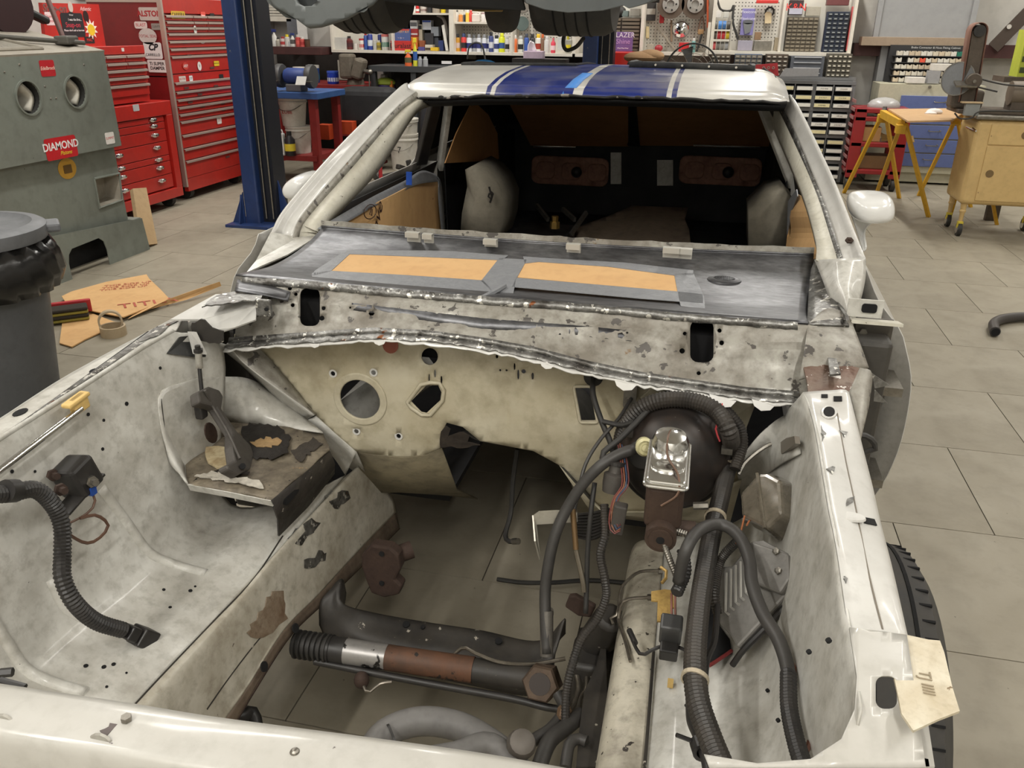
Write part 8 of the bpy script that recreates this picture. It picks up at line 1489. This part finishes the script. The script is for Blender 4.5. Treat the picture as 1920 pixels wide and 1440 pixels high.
# bins on black panel
bb = thing('bin_board', 'black wall rack with rows of white small-parts bins', 'rack', (U(1740, 120, Y=9.75).x, 9.75, U(1740, 156, Y=9.75).z)); x0, x1 = U(1664, 120, Y=9.8).x, U(1835, 120, Y=9.8).x; z0, z1 = U(1740, 157, Y=9.8).z, U(1740, 85, Y=9.8).z
MB().box(x0, x1, 9.8, 9.9, z0, z1).build('back_board', P(40, 40, 42), bb); textmesh('lettering', 'Brake Connector & Hose Fitting Cabinet', .028, FY(((x0 + x1) / 2, 9.798, z1 - .022)), P(200), bb)
pal = [(206, 200, 186), (196, 180, 156), (210, 206, 196), (186, 170, 148), (200, 190, 170)]
nb = 14; bw = (x1 - x0 - .08) / nb; rh = (z1 - z0 - .05) / 5; first = {}
for j in range(5):
    MB().box(x0 + .03, x1 - .02, 9.70, 9.8, z0 + .008 + rh * j, z0 + .016 + rh * j).build('bin_shelf', P(40, 40, 42), bb)
    for i in range(nb):
        if random.random() < .06: continue
        c_ = (30, 110, 90) if (j, i) == (4, 10) else (220, 84, 60) if (j, i) == (3, 4) else random.choice(pal); x = x0 + .06 + bw * i; z = z0 + .017 + rh * j; hh_ = rh * .66
        if c_ not in first:
            mb = MB().prism([(0, 0), (bw * .9, 0), (bw * .9, hh_), (bw * .7, hh_), (bw * .6, hh_ * .8), (bw * .3, hh_ * .8), (bw * .2, hh_), (0, hh_)], FY((x, 9.70, z)), -.07); o = mb.build('parts_bin', P(*c_), bb); first[c_] = (o, x, z, o.location.copy())
        else:
            s_, xx, zz_, l0 = first[c_]; o = s_.copy(); col.objects.link(o); o.location = l0 + V((x - xx, 0, z - zz_))
# drawers cabinet blue
bd = thing('blue_drawer_cabinet', 'cream cabinet with blue drawers under the parts bins', 'cabinet', (2.2, 9.6, 0)); bx0, bx1 = U(1650, 160, Y=9.45).x, U(1850, 160, Y=9.45).x; bzt = U(1700, 158, Y=9.45).z
CRM = P(186, 182, 160); MB().box(bx0, bx1, 9.46, 9.9, .12, bzt).build('cabinet_body', CRM, bd); dx0 = U(1692, 170, Y=9.45).x
zz = [bzt - .10, bzt - .24, bzt - .38, bzt - .52, bzt - .66, .18]
for a, b in zip(zz, zz[1:]):
    d = MB().box(dx0, bx1 - .03, 9.44, 9.46, b + .006, a - .006).build('drawer', M('drawer_blue', C(92, 106, 156), .45, g=C(76, 88, 132), ga=.3, gs=5), bd, bevel=.003); MB().tube([(dx0 + .32, 9.44, (a + b) / 2 + .02), (dx0 + .32, 9.41, (a + b) / 2 + .01), (dx0 + .42, 9.41, (a + b) / 2 + .01), (dx0 + .42, 9.44, (a + b) / 2 + .02)], .005, 6).build('drawer_pull', STEELB, d)
MB().box(bx0 + .02, bx1 - .02, 9.5, 9.88, .02, .12).build('plinth', CRM, bd); MB().lathe([(.015, 0), (.015, .02)], U(1743, 163, Y=9.45), (0, -1, 0), 12).build('lock', STEELB, bd)
WT = P(214, 210, 202)
tb1 = carton(1748, 120, 1786, 133, (214, 210, 202), 'white plastic tray lying above the blue drawers, upper one', 9.5, .14, 'white_tray', cat='tray'); tb2 = carton(1700, 145, 1736, 156, (220, 216, 208), 'white plastic tray lying above the blue drawers, lower one', 9.46, .14, 'white_tray', cat='tray'); tb3 = carton(1738, 133, 1765, 157, (150, 150, 152), 'grey parts case between the white trays', 9.5, .12, 'parts_case', cat='case')
# red shop cart
SR = M('cart_red', C(146, 26, 34), .35, g=C(112, 20, 28), ga=.35, gs=4, coat=.3)
rc = thing('shop_cart', 'dark red open shop cart with three shelves', 'cart', (1.72, 9.0, 0)); cx0, cx1 = U(1595, 260, Y=8.95).x, U(1700, 260, Y=8.95).x; ztc = U(1640, 203, Y=8.95).z
for x in (cx0, cx1 - .11):
    for y in (8.92, 9.28): MB().box(x, x + .11, y, y + .05, .12, ztc).build('post', SR, rc, bevel=.01)
for z in (.16, .42, .66, ztc - .045): MB().box(cx0, cx1, 8.92, 9.33, z, z + .045).build('shelf', SR, rc, bevel=.008)
for x in (cx0 + .03, cx1 - .05):
    for y in (8.96, 9.28): MB().cyl((x - .02, y, .06), (x + .02, y, .06), .06, n=16).build('caster_wheel', BLK, rc, smooth=1); MB().box(x - .03, x + .03, y - .01, y + .01, .06, .14).build('caster_fork', STEELB, rc)
for k in range(9): MB().box(cx0 - .006, cx0, 8.98, 9.28, .22 + k * .075, .25 + k * .075).build('reflection_stripe', P(156, 108, 108), rc)  # pale bars painted as the bins' reflection in the cart side
o = MB().ball((cx0 + .28, 9.12, .80), .12, 1.3, 1, .7).build('plastic_bag', P(170, 168, 166, rough=.25), None, smooth=1); tag(o, 'clear plastic bag on the upper shelf of the red cart', 'bag'); o.location.z = .707
o = MB().box(cx0 + .08, cx0 + .28, 9.0, 9.25, .466, .60).build('cart_carton', CARDB, None, bevel=.004); tag(o, 'cardboard carton on the middle shelf of the red cart', 'box'); o = MB().box(cx0 + .12, cx1 - .1, 9.0, 9.25, .206, .33).build('cart_carton', P(140, 112, 80), None, bevel=.004); tag(o, 'brown carton on the bottom shelf of the red cart', 'box')
mb = MB()
for k in range(10): mb.tube([(cx0 + .30, 9.02 + k * .012, .475 + k * .007), (cx0 + .42, 9.00 + k * .012, .49 + (k % 3) * .01), (cx0 + .6, 9.02 + k * .01, .475 + k * .005)], .006, 5)
tag(tag(mb.build('strap_bundle', P(176, 142, 76), None, smooth=1), 'bundle of tan straps on the middle shelf of the red cart', 'straps'), kind='stuff')
# yellow saw horses with a board
YEL = M('sawhorse_yellow', C(214, 166, 36), .4, g=C(176, 132, 30), ga=.4, gs=6)
def saw(pts, lb, rail):
    t = thing('saw_horse', lb, 'saw horse', (0, 0, 0)); t.location = V((pts[0][0].x, pts[0][0].y, 0)); WM[t.name] = Matrix.Translation(t.location)
    for a, b in pts: MB().bar(a, b, .03, .024).build('leg', YEL, t); MB().bar(a.lerp(b, .55), b, .027, .022).build('leg_extension', YEL, t)
    MB().bar(rail[0], rail[1], .05, .06).build('top_rail', YEL, t); 
    for p in rail: MB().obox(p + V((0, 0, -.04)), (.07, .08, .07)).build('hinge_plate', YEL, t, bevel=.006)
    return t
zs_ = .80; A, B = U(1655, 213, Z=zs_), U(1690, 232, Z=zs_)
saw([(A, U(1582, 362, Z=0)), (A + V((.03, .02, 0)), U(1686, 372, Z=0)), (B, U(1640, 372, Z=0)), (B + V((.03, 0, 0)), U(1741, 407, Z=0))], 'yellow folding saw horse under the left end of the board', (A, B))
A2, B2 = V((A.x + .62, A.y + .05, zs_)), V((B.x + .62, max(B.y + .2, 7.55), zs_)); saw([(A2, U(1722, 367, Z=0)), (A2, V((A2.x + .3, A2.y + .1, 0))), (B2, U(1780, 408, Z=0)), (B2, V((B2.x + .32, B2.y, 0)))], 'yellow folding saw horse hidden behind the beige cabinet', (A2, B2))
bd2 = MB().add([U(1665, 207, Z=zs_ + .035), U(1815, 205, Z=zs_ + .035), U(1786, 228, Z=zs_ + .035), U(1702, 230, Z=zs_ + .035)], [(0, 1, 2, 3)]).build('plywood_board', P(190, 154, 112), None, solid=.012, off=1); tag(bd2, 'tan plywood board laid across the yellow saw horses', 'board')
for k, (x, y) in enumerate(((1656, 214), (1692, 233))): o = MB().ring(U(x, y, Z=zs_ - .03) + V((-.02, -.05, 0)), (1, -.3, 0), .07, .045, .03, 20).build('clamp_ring', P(60, 54, 48, m=.4), None, smooth=1); tag(o, 'dark ring clamp on the saw horse rail, %s one' % ['farther', 'nearer'][k], 'clamp')
rg = MB().ball(U(1752, 210, Z=zs_ + .06), .05, 1.3, .8, .6, 12).ball(U(1745, 213, Z=zs_ + .05), .035, 1.4, .7, .5, 10).build('white_rag', P(230, 222, 216), None, smooth=1); tag(rg, 'crumpled white rag on the plywood board', 'rag')
# beige cabinet on casters with the belt sander
BEI = M('cabinet_beige', C(206, 176, 120), .42, g=C(176, 146, 96), ga=.4, gs=5, s=C(130, 104, 68), st=.73, ss=24)
pdx0, pdx1, pdy0, pdy1 = 1.93, 2.60, 6.98, 7.42; pz0, pz1 = .25, .875
pc = thing('caster_cabinet', 'beige metal cabinet on tall caster legs', 'cabinet', ((pdx0 + pdx1) / 2, 7.2, 0))
MB().box(pdx0, pdx1, pdy0, pdy1, pz0, pz1).build('cabinet_body', BEI, pc, bevel=.035, seg=4); MB().box(pdx0 - .02, pdx1 + .02, pdy0 - .02, pdy1 + .02, pz1, pz1 + .035).build('top', STEELB, pc, bevel=.012)
dd = MB().box(pdx0 + .10, pdx1 - .08, pdy0 - .008, pdy0 + .01, .70, .845).build('drawer', BEI, pc, bevel=.004); MB().lathe([(.028, 0), (.028, .003), (.02, .003)], (pdx0 + .34, pdy0 - .008, .775), (0, -1, 0), 20).build('ring_pull', P(128, 106, 72, m=.4), dd)
dd = MB().box(pdx0 + .10, pdx1 - .08, pdy0 - .008, pdy0 + .01, .285, .69).build('door', BEI, pc, bevel=.004); MB().lathe([(.028, 0), (.028, .003), (.02, .003)], (pdx0 + .16, pdy0 - .008, .49), (0, -1, 0), 20).build('ring_pull', P(128, 106, 72, m=.4), dd)
for k, (x, y) in enumerate([(pdx0 + .05, pdy0 + .05), (pdx1 - .05, pdy0 + .05), (pdx0 + .05, pdy1 - .05), (pdx1 - .05, pdy1 - .05)]):
    MB().lathe([(.014, .10), (.018, .18), (.024, .19), (.024, .20), (.02, .205), (.026, .26)], (x, y, 0), (0, 0, 1), 14).build('leg', BEI, pc, smooth=1); MB().cyl((x - .014, y, .052), (x + .014, y, .052), .052, n=20).build('caster_wheel', BLK, pc, smooth=1); MB().cyl((x - .018, y, .052), (x + .018, y, .052), .034, n=16).build('wheel_hub', CHROME, pc); MB().box(x - .02, x + .02, y - .022, y + .015, .06, .115).build('caster_fork', P(206, 186, 60) if k != 1 else STEELB, pc, bevel=.004)
MB().tube([U(1812, 238, X=pdx0 - .02), U(1830, 246, X=pdx0 - .03), U(1824, 240, X=pdx0 - .03)], .006, 6).build('side_handle', CHROME, pc)
SD = M('sander_iron', C(92, 82, 72), .6, .3, g=C(64, 56, 48), ga=.5, gs=9); BELT = M('abrasive_belt', C(134, 98, 84), .85, g=C(104, 74, 62), ga=.4, gs=14)
sn = thing('belt_sander', 'old belt and disc sander standing on the beige cabinet', 'sander', (2.2, 7.15, pz1 + .035)); zt_ = pz1 + .035
MB().box(pdx0 - .14, pdx1 + .1, 7.0, 7.36, zt_, zt_ + .03).build('base_plate', SD, sn, bevel=.006); 
a, b = U(1808, 196, Y=7.12), U(1832, 58, Y=7.12); a.z = max(a.z, zt_ + .08); dv = (b - a).normalized(); pv = V((dv.z, 0, -dv.x))
fr0 = [a + pv * .0, b + pv * .0]
mb = MB(); n_ = 12; ring_ = []
for i in range(n_ + 1): t = math.pi * i / n_; ring_.append(b + pv * (.055 * math.cos(t)) + dv * (.055 * math.sin(t)))
loop = [a + pv * .055] + ring_ + [a - pv * .055]
mb.grid([[p + V((0, -.07, 0)) for p in loop], [p + V((0, .07, 0)) for p in loop]]); mb.build('sanding_belt', BELT, sn, smooth=1, solid=.004)
mb = MB().add([p + V((0, -.06, 0)) for p in [a + pv * .045, b + pv * .045, b - pv * .045, a - pv * .045]] + [p + V((0, .06, 0)) for p in [a + pv * .045, b + pv * .045, b - pv * .045, a - pv * .045]], [(0, 1, 2, 3), (7, 6, 5, 4), (0, 4, 5, 1), (2, 6, 7, 3)]); mb.build('belt_platen', SD, sn)
MB().cyl(b + V((0, -.075, 0)), b + V((0, .075, 0)), .04, n=20).build('top_roller', BLKP, sn, smooth=1); MB().cyl(a.lerp(b, .2) + V((0, -.075, 0)), a.lerp(b, .2) + V((0, .075, 0)), .03, n=16).build('lower_roller', SD, sn, smooth=1)
dc = U(1797, 148, Y=7.1); MB().lathe([(.115, 0), (.115, .012), (.02, .016)], dc, (-.55, -.8, .12), 32).build('sanding_disc', P(122, 124, 126, rough=.7), sn, smooth=1); MB().ring(dc, (-.55, -.8, .12), .12, .112, .014, 32).build('disc_rim', STEELB, sn)
MB().obox(dc + V((.03, -.09, -.03)), (.14, .10, .014), Matrix.Rotation(.3, 3, 'X')).build('disc_table', STEELB, sn); MB().box(dc.x - .02, dc.x + .2, 7.08, 7.24, zt_ + .03, zt_ + .16).build('pedestal', SD, sn, bevel=.02)
MB().lathe([(.05, 0), (.056, .01), (.03, .02), (.056, .03), (.05, .04)], U(1824, 152, Y=7.02), (0, -1, 0), 22).build('pulley', SD, sn, smooth=1); MB().lathe([(.012, 0), (.012, .05)], U(1824, 152, Y=7.02), (0, -1, 0), 10).build('shaft', STEELB, sn)
mc_ = U(1910, 175, Y=7.1); MB().cyl(mc_ + V((-.06, 0, 0)), mc_ + V((.14, 0, 0)), .085, n=22).build('motor', P(112, 100, 86), sn, smooth=1); MB().box(mc_.x - .05, mc_.x + .12, 7.04, 7.2, zt_ + .03, mc_.z - .06).build('motor_mount', SD, sn)
MB().tube([U(1830, 146, Y=7.0), U(1880, 158, Y=7.0), U(1925, 162, Y=7.0)], .006, 6).build('drive_belt', BLK, sn); MB().tube([U(1832, 163, Y=7.0), U(1870, 172, Y=7.0)], .006, 6).build('drive_belt', BLK, sn)
MB().box(U(1808, 200, Y=6.99).x, U(1836, 200, Y=6.99).x, 6.96, 7.0, zt_ - .01, zt_ + .075).build('switch_box', P(134, 136, 134), sn, bevel=.004); MB().box(U(1802, 191, Y=6.98).x, U(1842, 191, Y=6.98).x, 6.95, 7.0, zt_ + .078, zt_ + .088).build('wood_strip', P(196, 172, 136), sn)
MB().tube([U(1790, 212, Y=6.9), U(1800, 222, Y=6.9), U(1822, 221, Y=6.9), U(1840, 209, Y=6.9), U(1920, 209, Y=6.9)], .006, 6).build('power_cord', BLK, sn, smooth=1)
yg = thing('yellow_sign', 'yellow-green printed carton at the right edge of the photo', 'carton', U(1915, 145, Y=7.6)); q = U(1906, 144, Y=7.6); MB().box(q.x, q.x + .25, 7.6, 7.8, q.z, q.z + .34).build('carton', P(176, 186, 60), yg)
for k in range(4): MB().box(q.x + .01, q.x + .2, 7.595, 7.6, q.z + .03 + k * .08, q.z + .07 + k * .08).build('print', P(60, 70, 30), yg)
MB().box(q.x - .1, q.x + .3, 7.55, 7.85, q.z - .04, q.z).build('bracket_shelf', SD, yg); MB().box(q.x + .05, q.x + .15, 7.7, 7.75, 0, q.z - .04).build('shelf_post', SD, yg)
hs_ = MB().tube([U(1866, 622, Z=.03), U(1864, 606, Z=.03), U(1885, 597, Z=.03), U(1930, 594, Z=.03), U(2000, 600, Z=.03), U(2080, 640, Z=.03)], .026, 14, .02).build('rubber_hose', M('floor_hose', C(62, 58, 56), .5), None, smooth=1); tag(hs_, 'black rubber hose lying on the floor at the right edge', 'hose')
MB().lathe([(.021, 0), (.021, .004)], U(1866, 622, Z=.03) + V((0, -.004, 0)), (.1, -1, 0), 16).build('hose_bore', HOLE, hs_)
o = MB().tube(UZ([(932, 1086, .01), (980, 1092, .012), (1040, 1092, .012), (1110, 1088, .012), (1200, 1095, .012)]), .006, 8).build('air_line', BLK, None, smooth=1); tag(o, 'thin black air line on the floor under the engine bay', 'hose')
